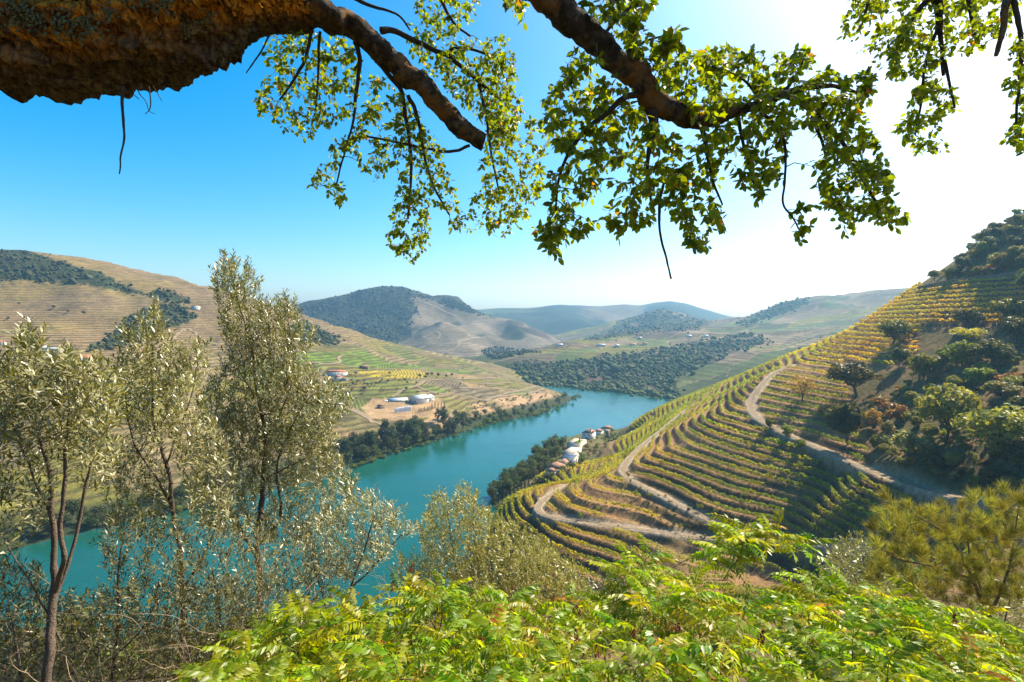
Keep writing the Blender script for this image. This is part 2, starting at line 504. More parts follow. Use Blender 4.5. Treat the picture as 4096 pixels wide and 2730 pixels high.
M_NEAR = None
def near_mat():
    t = NT('terraced_soil')
    p = t.pos()
    col = t.attr('col').outputs['Color']
    n1 = t.noise(0.6, 5, 0.65, p)
    n2 = t.noise(3.2, 4, 0.65, p)
    n3 = t.noise(0.07, 3, 0.5, p)
    c = t.mix(1.0, col, t.ramp(n1, [(0.25, 0.55), (0.75, 1.5)]), 'MULTIPLY')
    c = t.mix(1.0, c, t.ramp(n2, [(0.3, 0.6), (0.7, 1.35)]), 'MULTIPLY')
    c = t.mix(t.ramp(n3, [(0.45, 0.0), (0.7, 0.35)]), c, (0.16, 0.10, 0.035))
    h = t.math('ADD', n2, t.math('MULTIPLY', n1, 2.0))
    return t.done(t.principled(c, 0.95, 0.1, t.bump(h, 0.9, 0.5)))

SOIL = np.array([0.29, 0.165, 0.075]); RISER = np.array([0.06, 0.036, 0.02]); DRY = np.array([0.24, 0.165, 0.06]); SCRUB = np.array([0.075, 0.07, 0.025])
TRACKC = np.array([0.36, 0.28, 0.19])

def lerp3(a, b, t):
    return a * (1 - t[:, None]) + b * t[:, None]

def build_near():
    H = {}
    def hf(X, Y):
        z, h, m, r, tb = near_height(X, Y, True)
        H.update(h=h.ravel(), m=m.ravel(), r=r.ravel(), tb=tb.ravel())
        return z
    me, X, Y, Z, sh = polar_sheet('near_hillside', hf, 472, 1090, 1.5, 92, 760, 1.0041, [near_mat()])
    px, py = proj(X, Y, Z)
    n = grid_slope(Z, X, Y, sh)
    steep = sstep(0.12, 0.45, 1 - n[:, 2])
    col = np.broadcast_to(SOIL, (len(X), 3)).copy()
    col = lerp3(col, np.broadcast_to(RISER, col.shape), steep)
    g = sstep(0.0, 0.35, fbm(X / 9, Y / 9, 3, 71))
    col = lerp3(col, np.broadcast_to(DRY, col.shape), g * 0.6)
    wood = (1 - H['m'])
    scr = lerp3(np.broadcast_to(SCRUB, col.shape), np.broadcast_to(np.array([0.17, 0.105, 0.045]), col.shape), sstep(-0.2, 0.3, fbm(X / 7, Y / 7, 3, 75)))
    col = lerp3(col, scr, wood * 0.9)
    col = lerp3(col, np.broadcast_to(TRACKC, col.shape), H['tb'])
    low = sstep(13, 9, Z)
    col = lerp3(col, np.broadcast_to(np.array([0.09, 0.10, 0.03]), col.shape), np.clip(low, 0, 1) * 0.8)
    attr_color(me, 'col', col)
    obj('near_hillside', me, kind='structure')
    # bank under the viewer, and the rest of the hill outside the picture
    def hf2(X, Y):
        return near_height(X, Y)
    t = NT('bank_earth'); p = t.pos()
    c = t.ramp(t.noise(0.9, 5, 0.65, p), [(0.25, (0.05, 0.045, 0.018)), (0.5, (0.12, 0.085, 0.035)), (0.75, (0.22, 0.15, 0.06))])
    bm_ = t.done(t.principled(c, 0.95, 0.1, t.bump(t.noise(5.0, 4, 0.6, p), 0.8, 0.15)))
    xs = np.concatenate([np.linspace(-420, -60, 26), np.linspace(-55, 95, 50), np.linspace(100, 420, 26)])
    ys = np.concatenate([np.linspace(-80, -5, 10), np.linspace(-4, 12, 30), np.linspace(13, 100, 40), np.linspace(104, 300, 30)])
    Xg, Yg = np.meshgrid(xs, ys)
    Zg = near_base(Xg, Yg) + 0.18 * fbm(Xg / 1.2, Yg / 1.2, 3, 77)
    Zg = np.maximum(Zg, -7.0)
    pxg = Xg / np.maximum(Yg, 1) * FPX + 512
    Zg = Zg - 4.0 * sstep(93, 100, Yg) * sstep(470, 478, pxg)
    nr, nc = Xg.shape
    i = np.arange(nr * nc).reshape(nr, nc)
    F = np.stack([i[:-1, :-1], i[:-1, 1:], i[1:, 1:], i[1:, :-1]], -1).reshape(-1, 4)
    obj('viewpoint_bank', mesh_np('viewpoint_bank', np.stack([Xg, Yg, Zg], -1).reshape(-1, 3), F, mats=[bm_]), kind='structure')

VINE_Y = np.array([0.235, 0.20, 0.035]); VINE_G = np.array([0.13, 0.155, 0.035]); TAN = np.array([0.33, 0.225, 0.125]); SAND = np.array([0.44, 0.28, 0.15])
WOODC = np.array([0.045, 0.055, 0.022]); BROWNV = np.array([0.22, 0.15, 0.08])

def cells(x, y, size, seed):
    """patchwork id per place"""
    gx = x / size + 0.6 * fbm(x / size / 1.5, y / size / 1.5, 2, seed); gy = y / size + 0.6 * fbm(x / size / 1.5 + 9, y / size / 1.5, 2, seed + 1)
    ix = np.floor(gx); iy = np.floor(gy)
    best = np.full(x.shape, 9.0); cid = np.zeros(x.shape); second = np.full(x.shape, 9.0)
    for a in (-1, 0, 1):
        for b in (-1, 0, 1):
            qx = ix + a + _hash(ix + a, iy + b, seed + 5); qy = iy + b + _hash(ix + a, iy + b, seed + 6)
            d = np.hypot(gx - qx, gy - qy)
            h = _hash(ix + a, iy + b, seed + 7)
            c = d < best
            second = np.where(c, best, np.minimum(second, d))
            cid = np.where(c, h, cid); best = np.where(c, d, best)
    return cid, second - best

LEFT_WOODS = [
    [(-400, 100), (0, 250), (30, 250), (110, 278), (150, 296), (128, 292), (95, 284), (60, 283), (30, 281), (0, 279), (-400, 240)],
    [(147, 296), (160, 288), (185, 297), (192, 303), (176, 302), (160, 300)],
    [(90, 351), (118, 330), (130, 316), (150, 309), (168, 305), (176, 302), (186, 310), (196, 318), (190, 323), (168, 326), (150, 333), (140, 342), (118, 346)],
    [(300, 320), (325, 331), (345, 341), (330, 345), (300, 341), (285, 332)],
]
GRN = (0.13, 0.20, 0.018); YEL = (0.46, 0.33, 0.02); GBR = (0.20, 0.155, 0.095); STR = (0.45, 0.30, 0.14)
LEFT_PLOTS = [
    ([(300, 352), (366, 352), (381, 360), (340, 362.5), (300, 362)], GRN), ([(335, 362.5), (380, 361), (432, 367), (409, 369.5), (362, 369.5)], GRN),
    ([(358, 372), (409, 369), (428, 373), (425, 378), (401, 379), (368, 376)], YEL), ([(340, 372), (358, 372), (368, 376), (401, 379), (416, 384), (380, 381), (345, 376)], (0.24, 0.19, 0.04)),
    ([(424, 368), (450, 369), (481, 373), (474, 374.5), (430, 371)], GRN), ([(444, 371.5), (474, 376), (481, 379), (457, 379.5)], STR),
    ([(418, 387), (427, 383), (454, 392), (436, 393.5)], (0.16, 0.20, 0.035)), ([(424, 379), (457, 377.5), (504, 397.5), (485, 400), (455, 393), (428, 383)], GBR),
    ([(497, 377.5), (520, 383), (530, 388), (512, 390), (486, 383)], (0.22, 0.20, 0.05)), ([(460, 381), (494, 388), (505, 390.5), (470, 387)], STR), ([(505, 392), (530, 389), (545, 393), (520, 397)], GRN),
    ([(335, 383), (352, 380), (372, 384), (368, 389), (340, 390)], (0.25, 0.20, 0.045)), ([(374, 386), (400, 381), (418, 385), (390, 394), (378, 394)], (0.19, 0.195, 0.04)),
    ([(400, 396), (430, 394), (470, 402), (478, 412), (440, 412)], (0.21, 0.18, 0.05)), ([(320, 420), (345, 412), (390, 421), (420, 424), (410, 434), (360, 430), (330, 432)], (0.17, 0.14, 0.05)),
    ([(300, 440), (335, 425), (352, 430), (335, 446), (300, 455)], (0.33, 0.23, 0.09)), ([(0, 378), (140, 366), (200, 372), (200, 392), (80, 396), (0, 400)], (0.24, 0.21, 0.03)),
]
def build_left():
    me, X, Y, Z, sh = polar_sheet('left_bank_hills', left_height, -220, 600, 2.4, 225, 1600, 1.0062, [terrain_mat('left_bank_vineyards', 2.6, (0.045, 0.042, 0.018), 0.05, 0.35, 0.5)])
    px, py = proj(X, Y, Z)
    cid, edge = cells(X, Y, 75, 31)
    pal = np.array([VINE_Y, VINE_G, BROWNV, TAN * 0.85, VINE_G * 1.1, VINE_Y * 0.85, TAN, BROWNV * 1.1])
    col = pal[np.minimum((cid * 8).astype(int), 7)]
    col = lerp3(col, np.broadcast_to(VINE_Y * 0.55 + VINE_G * 0.35 + TAN * 0.1, col.shape), np.full(len(X), 0.3))
    for poly, c_ in LEFT_PLOTS:
        f_ = poly_mask(px + 1.2 * fbm(X / 12, Y / 12, 2, 33), py + 0.5 * fbm(X / 12, Y / 12, 2, 34), poly).astype(float)
        col = lerp3(col, np.broadcast_to(np.array(c_), col.shape), f_ * 0.9)
    hill = sstep(70, 110, Z) * sstep(40, -80, X + 180)
    col = lerp3(col, np.broadcast_to(np.array([0.26, 0.17, 0.085]), col.shape), hill * 0.85)
    yel = sstep(-0.1, 0.35, fbm(X / 130, Y / 130, 2, 38))
    col = lerp3(col, np.broadcast_to(np.array([0.28, 0.20, 0.06]), col.shape), hill * yel * 0.6)
    road = 1 - sstep(0.02, 0.06, edge)
    road = road * (1 - hill * 0.8) * 0.55 * sstep(-0.1, 0.2, fbm(X / 60, Y / 60, 2, 36))
    cid2, edge2 = cells(X, Y, 38, 37)
    wallm = (1 - sstep(0.03, 0.09, edge2)) * (1 - hill) * sstep(-0.15, 0.15, fbm(X / 40, Y / 40, 2, 39))
    col = lerp3(col, np.broadcast_to(np.array([0.13, 0.085, 0.05]), col.shape), wallm * 0.75)
    col = lerp3(col, np.broadcast_to(SAND, col.shape), road * 0.8)
    vine = np.ones(len(X)) * 0.9 * (1 - road)
    # sandy cuttings above the bank and round the farm yard
    sand = poly_mask(px, py, [(330, 470), (330, 442), (352, 430), (372, 436), (398, 428), (425, 420), (440, 412), (470, 405), (500, 398), (520, 394), (548, 391), (560, 396), (530, 404), (500, 410), (470, 420), (440, 432), (400, 445), (370, 455)])
    sandf = sand * sstep(-0.25, 0.25, fbm(X / 22, Y / 22, 3, 35) + 0.1)
    col = lerp3(col, np.broadcast_to(SAND, col.shape), sandf); vine = vine * (1 - sandf)
    yard = poly_mask(px, py, [(362, 408), (372, 398), (440, 398), (446, 408), (440, 416), (395, 421), (370, 418)])
    col = lerp3(col, np.broadcast_to(SAND * 0.9, col.shape), yard * 0.85); vine = vine * (1 - yard)
    wood = np.zeros(len(X))
    for poly in LEFT_WOODS:
        wood = np.maximum(wood, poly_mask(px + 7 * fbm(X / 30, Y / 30, 3, 29), py + 3 * fbm(X / 30 + 5, Y / 30, 3, 28), poly))
    bankw = sstep(9, 4, Z)
    wood = np.maximum(wood, bankw)
    col = lerp3(col, np.broadcast_to(WOODC, col.shape), wood); vine = vine * (1 - wood)
    ang = cid * 47.0
    straight = ((np.floor(cid * 97) % 2) > 0) & (Z < 85)
    attr_float(me, 'rowc', np.where(straight, (X * np.cos(ang) + Y * np.sin(ang)) / 4.8, Z / np.where(Z < 85, 3.6, 2.8)))
    attr_color(me, 'col', col * 0.74); attr_float(me, 'vine', vine)
    obj('left_bank_hills', me, kind='structure')

def build_mount():
    me, X, Y, Z, sh = polar_sheet('central_mountain', mount_height, -200, 600, 2.8, 1350, 3200, 1.0055, [terrain_mat('mountain_ground', 7.0, (0.07, 0.06, 0.04), 0.012, 0.08, 0.8)])
    px, py = proj(X, Y, Z)
    vine_area = poly_mask(px + 6 * fbm(X / 90, Y / 90, 3, 51), py + 3 * fbm(X / 90 + 7, Y / 90, 3, 52), [(412, 298), (425, 299), (445, 304), (500, 318), (600, 345), (600, 380), (370, 380), (363, 350), (380, 356), (395, 345), (408, 338), (412, 320), (418, 312)])  # outline of the tan vineyard ground, against the darker forest
    f = vine_area.astype(float) * sstep(-0.5, -0.2, fbm(X / 110, Y / 160, 3, 49))
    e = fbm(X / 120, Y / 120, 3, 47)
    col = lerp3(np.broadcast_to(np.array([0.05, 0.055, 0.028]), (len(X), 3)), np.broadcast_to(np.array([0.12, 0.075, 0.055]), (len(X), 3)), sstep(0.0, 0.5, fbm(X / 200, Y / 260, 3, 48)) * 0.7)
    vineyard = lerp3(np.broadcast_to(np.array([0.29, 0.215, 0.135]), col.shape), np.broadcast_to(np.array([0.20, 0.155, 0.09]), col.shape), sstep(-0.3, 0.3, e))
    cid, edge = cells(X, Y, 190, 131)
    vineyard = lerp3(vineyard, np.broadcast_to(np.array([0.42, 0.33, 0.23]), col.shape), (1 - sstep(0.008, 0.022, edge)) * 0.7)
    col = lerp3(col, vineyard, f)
    attr_float(me, 'rowc', Z / 7.0)
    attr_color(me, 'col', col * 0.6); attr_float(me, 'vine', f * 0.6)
    obj('central_mountain', me, kind='structure')
    return None

FAR_WOOD = [[(470, 378), (520, 362), (560, 362), (600, 357), (640, 352), (680, 345), (720, 338), (752, 334), (770, 341), (735, 352), (700, 366), (672, 382), (690, 405), (640, 396), (560, 388), (500, 385)],
            [(578, 341), (600, 334), (640, 312), (660, 308), (690, 317), (715, 323), (690, 330), (640, 333), (610, 338)],
            [(740, 324), (770, 308), (800, 297), (810, 299), (795, 308), (770, 316), (745, 327)],
            [(800, 350), (850, 335), (880, 330), (860, 345), (820, 356)]]
def build_far():
    me, X, Y, Z, sh = polar_sheet('far_bank_hills', far_height, 380, 1150, 2.8, 560, 3000, 1.006, [terrain_mat('far_bank_vineyards', 4.2, (0.05, 0.055, 0.022), 0.02, 0.15, 0.6)])
    px, py = proj(X, Y, Z)
    cid, edge = cells(X, Y, 130, 91)
    pal = np.array([VINE_G, VINE_Y * 1.1, BROWNV * 0.7, TAN * 1.2, VINE_G * 0.6, VINE_G * 1.35, BROWNV * 0.9, TAN * 0.8])
    col = pal[np.minimum((cid * 8).astype(int), 7)]
    road = 1 - sstep(0.012, 0.035, edge)
    col = lerp3(col, np.broadcast_to(SAND, col.shape), road * 0.7)
    vine = 0.8 * (1 - road)
    wood = np.zeros(len(X))
    for poly in FAR_WOOD:
        wood = np.maximum(wood, poly_mask(px + 9 * fbm(X / 50, Y / 50, 3, 93), py + 4 * fbm(X / 50 + 5, Y / 50, 3, 94), poly))
    wood = wood * sstep(-0.55, -0.25, fbm(X / 40, Y / 40, 3, 95))
    wood = np.maximum(wood, sstep(6, 3, Z))
    ground = lerp3(np.broadcast_to(WOODC, col.shape), np.broadcast_to(np.array([0.16, 0.10, 0.07]), col.shape), sstep(0.1, 0.45, fbm(X / 60, Y / 60, 3, 97)))
    col = lerp3(col, ground, wood); vine = vine * (1 - wood)
    ang = cid * 47.0
    straight = (np.floor(cid * 97) % 2) > 0
    attr_float(me, 'rowc', np.where(straight, (X * np.cos(ang) + Y * np.sin(ang)) / 6.5, Z / 4.2))
    attr_color(me, 'col', col * 0.52); attr_float(me, 'vine', vine)
    obj('far_bank_hills', me, kind='structure')

def build_ridge():
    me, X, Y, Z, sh = polar_sheet('last_ridge', ridge_height, -80, 1104, 3.6, 3000, 4900, 1.008, [terrain_mat('ridge_ground', 16.0, (0.06, 0.06, 0.03), 0.006, 0.03, 0.8)])
    w = sstep(-0.1, 0.25, fbm(X / 420, Y / 420, 4, 101))
    cid, edge = cells(X, Y, 420, 103)
    pal = np.array([VINE_G, TAN * 0.8, VINE_G * 0.8, BROWNV])
    col = lerp3(pal[np.minimum((cid * 4).astype(int), 3)], np.broadcast_to(WOODC, (len(X), 3)), w)
    attr_color(me, 'col', col * 0.5); attr_float(me, 'vine', (1 - w) * 0.6); attr_float(me, 'rowc', Z / 16.0)
    obj('last_ridge', me, kind='structure')

build_near(); build_left(); build_mount(); build_far(); build_ridge()

# ---------------------------------------------------------------- valley floor and river
def plane(name, z, m):
    V = [(-5900, -290, z), (5900, -290, z), (5900, 5080, z), (-5900, 5080, z)]
    o = obj(name, mesh_np(name, V, [(0, 1, 2, 3)], mats=[m], smooth=False), kind='structure')
    return o
plane('ground', -9.0, simple_mat('valley_floor', (0.12, 0.11, 0.06), 0.95, 0.3, 0.02))

def water_mat():
    t = NT('river_water')
    p = t.pos()
    mp = t.n("ShaderNodeMapping", {'Vector': p, 'Rotation': (0, 0, 0.5), 'Scale': (1.0, 0.45, 1.0)}).outputs[0]
    a = t.noise(0.55, 3, 0.6, mp); b = t.noise(0.05, 3, 0.55, mp, 0.6)
    h = t.math('ADD', a, t.math('MULTIPLY', b, 2.0))
    calm = t.ramp(t.noise(0.012, 3, 0.5, mp, 0.8), [(0.4, 0.06), (0.62, 0.16)])
    bp = t.n("ShaderNodeBump", {'Height': h, 'Strength': 0.45, 'Distance': 0.5}).outputs[0]
    col = t.ramp(t.noise(0.008, 2, 0.5, p), [(0.3, (0.005, 0.060, 0.046)), (0.7, (0.006, 0.080, 0.062))])
    return t.done(t.principled(col, calm, 0.5, bp, IOR=1.33))
def build_river():
    xs = np.linspace(-1500, 1500, 60); ys = np.linspace(60, 2300, 60)
    Xg, Yg = np.meshgrid(xs, ys)
    i = np.arange(Xg.size).reshape(Xg.shape)
    F = np.stack([i[:-1, :-1], i[:-1, 1:], i[1:, 1:], i[1:, :-1]], -1).reshape(-1, 4)
    obj('river', mesh_np('river', np.stack([Xg, Yg, 0 * Xg], -1).reshape(-1, 3), F, mats=[water_mat()]), kind='structure')
build_river()
# ---------------------------------------------------------------- haze
def build_haze():
    t = NT('haze_air')
    v = t.n("ShaderNodeVolumePrincipled", {'Color': (0.34, 0.68, 1.0), 'Density': 0.00011, 'Anisotropy': 0.45})
    t.t.links.new(v.outputs[0], t.out.inputs['Volume'])
    x0, x1, y0, y1, z0, z1 = -6000, 6000, -300, 5100, -16, 335
    V = [(x0, y0, z0), (x1, y0, z0), (x1, y1, z0), (x0, y1, z0), (x0, y0, z1), (x1, y0, z1), (x1, y1, z1), (x0, y1, z1)]
    F = [(0, 3, 2, 1), (4, 5, 6, 7), (0, 1, 5, 4), (1, 2, 6, 5), (2, 3, 7, 6), (3, 0, 4, 7)]
    obj('haze', mesh_np('haze', V, F, mats=[t.m], smooth=False), kind='stuff')
build_haze()
# ================================================================ vegetation helpers
def unit(v):
    return v / (np.linalg.norm(v, axis=-1, keepdims=True) + 1e-12)

def rand_unit(n, rng=RNG):
    return unit(rng.normal(size=(n, 3)))

def tube(P, R, n=6, cap=True):
    """ring tube along P with radii R -> V, F(quads)"""
    P = np.asarray(P, float); R = np.broadcast_to(np.asarray(R, float), (len(P),))
    T = np.gradient(P, axis=0); T = unit(T)
    ref = np.array([0.0, 0.0, 1.0]) if abs(T[0, 2]) < 0.9 else np.array([1.0, 0, 0])
    A = []
    for t in T:
        a = ref - t * (ref @ t); a /= np.linalg.norm(a) + 1e-12
        A.append(a); ref = a
    A = np.array(A); B = np.cross(T, A)
    th = np.linspace(0, 2 * PI, n, endpoint=False)
    V = P[:, None] + R[:, None, None] * (np.cos(th)[None, :, None] * A[:, None] + np.sin(th)[None, :, None] * B[:, None])
    V = V.reshape(-1, 3)
    i = np.arange(len(P) * n).reshape(len(P), n)
    j = np.roll(i, -1, 1)
    F = np.stack([i[:-1], j[:-1], j[1:], i[1:]], -1).reshape(-1, 4)
    return V, F

class Soup:
    """collects quads and triangles (triangles as quads are not needed: faces kept as flat lists)"""
    def __init__(self):
        self.V = []; self.flat = []; self.cnt = []; self.C = []; self.n = 0
    def add(self, V, F, col=None):
        V = np.asarray(V, np.float32); F = np.asarray(F, np.int32)
        self.V.append(V); self.flat.append((F + self.n).ravel()); self.cnt.append(np.full(len(F), F.shape[1], np.int32))
        if col is not None:
            c = np.asarray(col, np.float32)
            self.C.append(np.broadcast_to(c, (len(V), 3)))
        self.n += len(V)
    def tube(self, P, R, n=5, col=None):
        V, F = tube(P, R, n); self.add(V, F, col)
    def mesh(self, name, mats, smooth=True):
        me = mesh_np(name, np.concatenate(self.V), None, np.concatenate(self.cnt), mats, smooth, np.concatenate(self.flat))
        if self.C:
            attr_color(me, 'col', np.concatenate(self.C))
        return me

def quads(C, A, B, L, Wd, bend=0.0):
    """leaf-like rhombs: centre C, long axis A, cross axis B"""
    n = len(C)
    L = np.broadcast_to(np.asarray(L, float), (n,))[:, None]; Wd = np.broadcast_to(np.asarray(Wd, float), (n,))[:, None]
    N = np.cross(A, B)
    V = np.stack([C - A * L * 0.5, C + B * Wd * 0.5 + N * bend * Wd - A * L * .05, C + A * L * 0.5, C - B * Wd * 0.5 + N * bend * Wd - A * L * .05], 1).reshape(-1, 3)
    F = np.arange(4 * n).reshape(n, 4)
    return V, F

def leaf_mat(name, translucency=0.45, rough=0.5, spec=0.35, tint=(1.25, 1.15, 0.6), rnd=0.3, hue=0.03):
    t = NT(name)
    c = t.attr('col').outputs['Color']
    oi = t.n("ShaderNodeObjectInfo").outputs['Random']
    hv = t.n("ShaderNodeHueSaturation", {'Hue': t.math('ADD', t.math('MULTIPLY', oi, hue * 2), 0.5 - hue), 'Value': t.math('ADD', t.math('MULTIPLY', oi, rnd * 2), 1 - rnd), 'Color': c})
    p = t.principled(hv.outputs[0], rough, spec)
    tr = t.n("ShaderNodeBsdfTranslucent", {'Color': t.mix(1.0, hv.outputs[0], tint, 'MULTIPLY')})
    m = t.n("ShaderNodeMixShader", {0: translucency})
    t.t.links.new(p.outputs[0], m.inputs[1]); t.t.links.new(tr.outputs[0], m.inputs[2])
    return t.done(m)

M_LEAF = leaf_mat('tree_leaves', 0.48, tint=(1.5, 1.3, 0.5))
M_VINE = leaf_mat('vine_leaves', 0.5, tint=(1.5, 1.25, 0.5), rnd=0.12, hue=0.01)
M_BARK = simple_mat('tree_bark', (0.10, 0.075, 0.05), 0.9, 0.5, 6.0, 0.1, 0.6)
M_POST = simple_mat('weathered_post', (0.20, 0.17, 0.13), 0.9, 0.3, 6.0)

def crown_soup(rng, w, h, base, nlobe, nface, fsize, c1, c2, flat=0.75, core=True, drop=0.0):
    """leafy crown: lobes spread in an ellipsoid of width w and height h standing on height base"""
    S = Soup()
    cen = []
    for k in range(nlobe):
        for _ in range(40):
            q = rng.uniform(-1, 1, 3)
            if np.linalg.norm(q) < 1: break
        cen.append((q[0] * w * 0.36, q[1] * w * 0.36, base + h * 0.5 + q[2] * h * 0.34))
    cen = np.array(cen); rad = rng.uniform(0.55, 1.0, nlobe) * min(w, h) * 0.27
    per = np.maximum((nface * rad ** 2 / (rad ** 2).sum()).astype(int), 8)
    for c, r, m in zip(cen, rad, per):
        d = rand_unit(m, rng)
        d = d[(d[:, 2] > -0.55) | (rng.random(m) < 0.3)]
        m = len(d)
        lump = 1 + 0.25 * np.sin(d[:, 0] * 5 + c[0]) * np.sin(d[:, 1] * 5 + c[1] * 2) + 0.2 * rng.normal(size=m) * 0.6
        P = c + d * (r * lump)[:, None] * np.array([1, 1, flat])
        N = unit(d + 0.75 * rand_unit(m, rng))
        A = unit(np.cross(N, rand_unit(m, rng))); B = np.cross(N, A)
        sz = fsize * rng.uniform(0.55, 1.35, m)
        V, F = quads(P, A, B, sz, sz * 0.8, 0.15)
        k = rng.random(m)[:, None] * 0.7 + 0.3 * rng.random()
        col = np.array(c1) * (1 - k) + np.array(c2) * k
        S.add(V, F, np.repeat(col, 4, 0))
    return S, cen, rad

def trunk_soup(rng, base_r, base, cen, lean=0.15):
    S = Soup()
    top = np.array([cen[:, 0].mean() * 0.6, cen[:, 1].mean() * 0.6, base * 0.95 + 0.1])
    bot = np.array([0, 0, -0.5])
    k = np.linspace(0, 1, 6)[:, None]
    P = bot * (1 - k) + top * k + np.sin(k * PI) * rng.normal(size=3) * np.array([lean, lean, 0]) * base * 0.3
    S.tube(P, np.linspace(base_r * 1.25, base_r * 0.75, 6), 7)
    for c in cen[:9]:
        k = np.linspace(0, 1, 5)[:, None]
        P = top * (1 - k) + c * k + np.sin(k * PI) * rng.normal(size=3) * 0.15
        S.tube(P, np.linspace(base_r * 0.6, base_r * 0.12, 5), 5)
    return S

PROTO = {}
KINDS_T = {
    # name: width, height, clear stem, lobes, faces, face size, colours
    'oak_dark': (6.5, 5.0, 1.4, 20, 4200, 0.44, (0.045, 0.060, 0.010), (0.13, 0.135, 0.028), 0.16),
    'oak_light': (6.5, 5.6, 1.3, 22, 4600, 0.44, (0.10, 0.115, 0.018), (0.32, 0.29, 0.06), 0.17),
    'oak_open': (7.0, 5.0, 1.6, 19, 3400, 0.44, (0.055, 0.065, 0.012), (0.15, 0.145, 0.03), 0.2),
    'shrub_green': (4.0, 3.0, 0.3, 10, 1500, 0.35, (0.08, 0.12, 0.010), (0.24, 0.26, 0.03), 0.08),
    'shrub_dark': (4.0, 3.0, 0.3, 10, 1300, 0.38, (0.04, 0.05, 0.010), (0.11, 0.115, 0.025), 0.08),
    'shrub_sage': (3.6, 3.4, 0.4, 10, 1500, 0.32, (0.10, 0.105, 0.04), (0.27, 0.25, 0.11), 0.08),
    'shrub_rust': (3.8, 2.6, 0.2, 10, 1300, 0.30, (0.18, 0.09, 0.02), (0.38, 0.20, 0.05), 0.06),
    'tree_yellow': (4.5, 3.6, 1.2, 10, 1200, 0.24, (0.20, 0.17, 0.015), (0.42, 0.33, 0.02), 0.08),
    'tree_golden': (6.0, 4.2, 1.4, 12, 1200, 0.24, (0.16, 0.11, 0.012), (0.36, 0.22, 0.02), 0.1),
    'ailanthus': (2.2, 2.0, 0.9, 7, 420, 0.22, (0.09, 0.15, 0.01), (0.24, 0.27, 0.02), 0.04),
    'bank_tree': (8.5, 11.0, 2.0, 16, 1000, 0.75, (0.030, 0.052, 0.012), (0.11, 0.125, 0.03), 0.22),
    'bank_tree_tall': (7.0, 15.0, 3.0, 16, 1100, 0.75, (0.020, 0.034, 0.014), (0.06, 0.075, 0.03), 0.25),
    'bank_bush': (7.0, 5.0, 0.2, 10, 700, 0.65, (0.065, 0.11, 0.010), (0.20, 0.23, 0.03), 0.12),
    'near_shrub_green': (2.6, 2.0, 0.1, 12, 3600, 0.10, (0.07, 0.10, 0.010), (0.20, 0.22, 0.025), 0.03),
    'near_shrub_olive': (2.6, 2.2, 0.1, 12, 3600, 0.10, (0.06, 0.065, 0.020), (0.18, 0.17, 0.06), 0.03),
    'near_shrub_dry': (2.4, 1.8, 0.1, 12, 3000, 0.09, (0.08, 0.06, 0.02), (0.22, 0.16, 0.05), 0.03),
    'far_tree': (7.0, 6.0, 1.4, 8, 320, 0.9, (0.020, 0.032, 0.014), (0.06, 0.07, 0.03), 0.2),
    'farm_olive': (4.5, 3.6, 0.8, 6, 260, 0.55, (0.05, 0.055, 0.03), (0.12, 0.12, 0.06), 0.12),
}
def proto(kind, var):
    key = (kind, var)
    if key not in PROTO:
        w, h, base, nl, nf, fs, c1, c2, br = KINDS_T[kind]
        rng = np.random.default_rng(abs(hash(kind)) % 1000 if False else sum(map(ord, kind)) * 7 + var * 131)
        S, cen, rad = crown_soup(rng, w, h, base, nl, nf, fs, c1, c2)
        PROTO[key] = (S.mesh('crown_leaves', [M_LEAF], False), trunk_soup(rng, br, base, cen).mesh('tree_trunk', [M_BARK]))
    return PROTO[key]

def tree(name, kind, loc, scale, label, cat, group=None, var=0, rot=None, sz=None):
    cr, tr = proto(kind, var)
    o = obj(name, None, loc=tuple(loc), label=label, cat=cat, group=group)
    o.rotation_euler = (0, 0, random.uniform(0, 6.28) if rot is None else rot)
    s = scale if np.isscalar(scale) else scale[0]
    o.scale = (s, s, s * random.uniform(0.9, 1.1) if sz is None else sz)
    obj('trunk', tr, o); obj('crown', cr, o)
    return o

# ---------------------------------------------------------------- low blobs for woods that read as one mass
_t = (1 + 5 ** 0.5) / 2
ICO_V = unit(np.array([(-1, _t, 0), (1, _t, 0), (-1, -_t, 0), (1, -_t, 0), (0, -1, _t), (0, 1, _t), (0, -1, -_t), (0, 1, -_t), (_t, 0, -1), (_t, 0, 1), (-_t, 0, -1), (-_t, 0, 1)], float))
ICO_F = np.array([(0, 11, 5), (0, 5, 1), (0, 1, 7), (0, 7, 10), (0, 10, 11), (1, 5, 9), (5, 11, 4), (11, 10, 2), (10, 7, 6), (7, 1, 8), (3, 9, 4), (3, 4, 2), (3, 2, 6), (3, 6, 8), (3, 8, 9), (4, 9, 5), (2, 4, 11), (6, 2, 10), (8, 6, 7), (9, 8, 1)])
def ico2():
    V = [tuple(v) for v in ICO_V]; F = []; cache = {}
    def mid(a, b):
        k = (min(a, b), max(a, b))
        if k not in cache:
            cache[k] = len(V); m = unit((np.array(V[a]) + np.array(V[b]))[None])[0]; V.append(tuple(m))
        return cache[k]
    for a, b, c in ICO_F:
        x, y, z = mid(a, b), mid(b, c), mid(c, a)
        F += [(a, x, z), (b, y, x), (c, z, y), (x, y, z)]
    return np.array(V), np.array(F)
ICO2_V, ICO2_F = ico2()

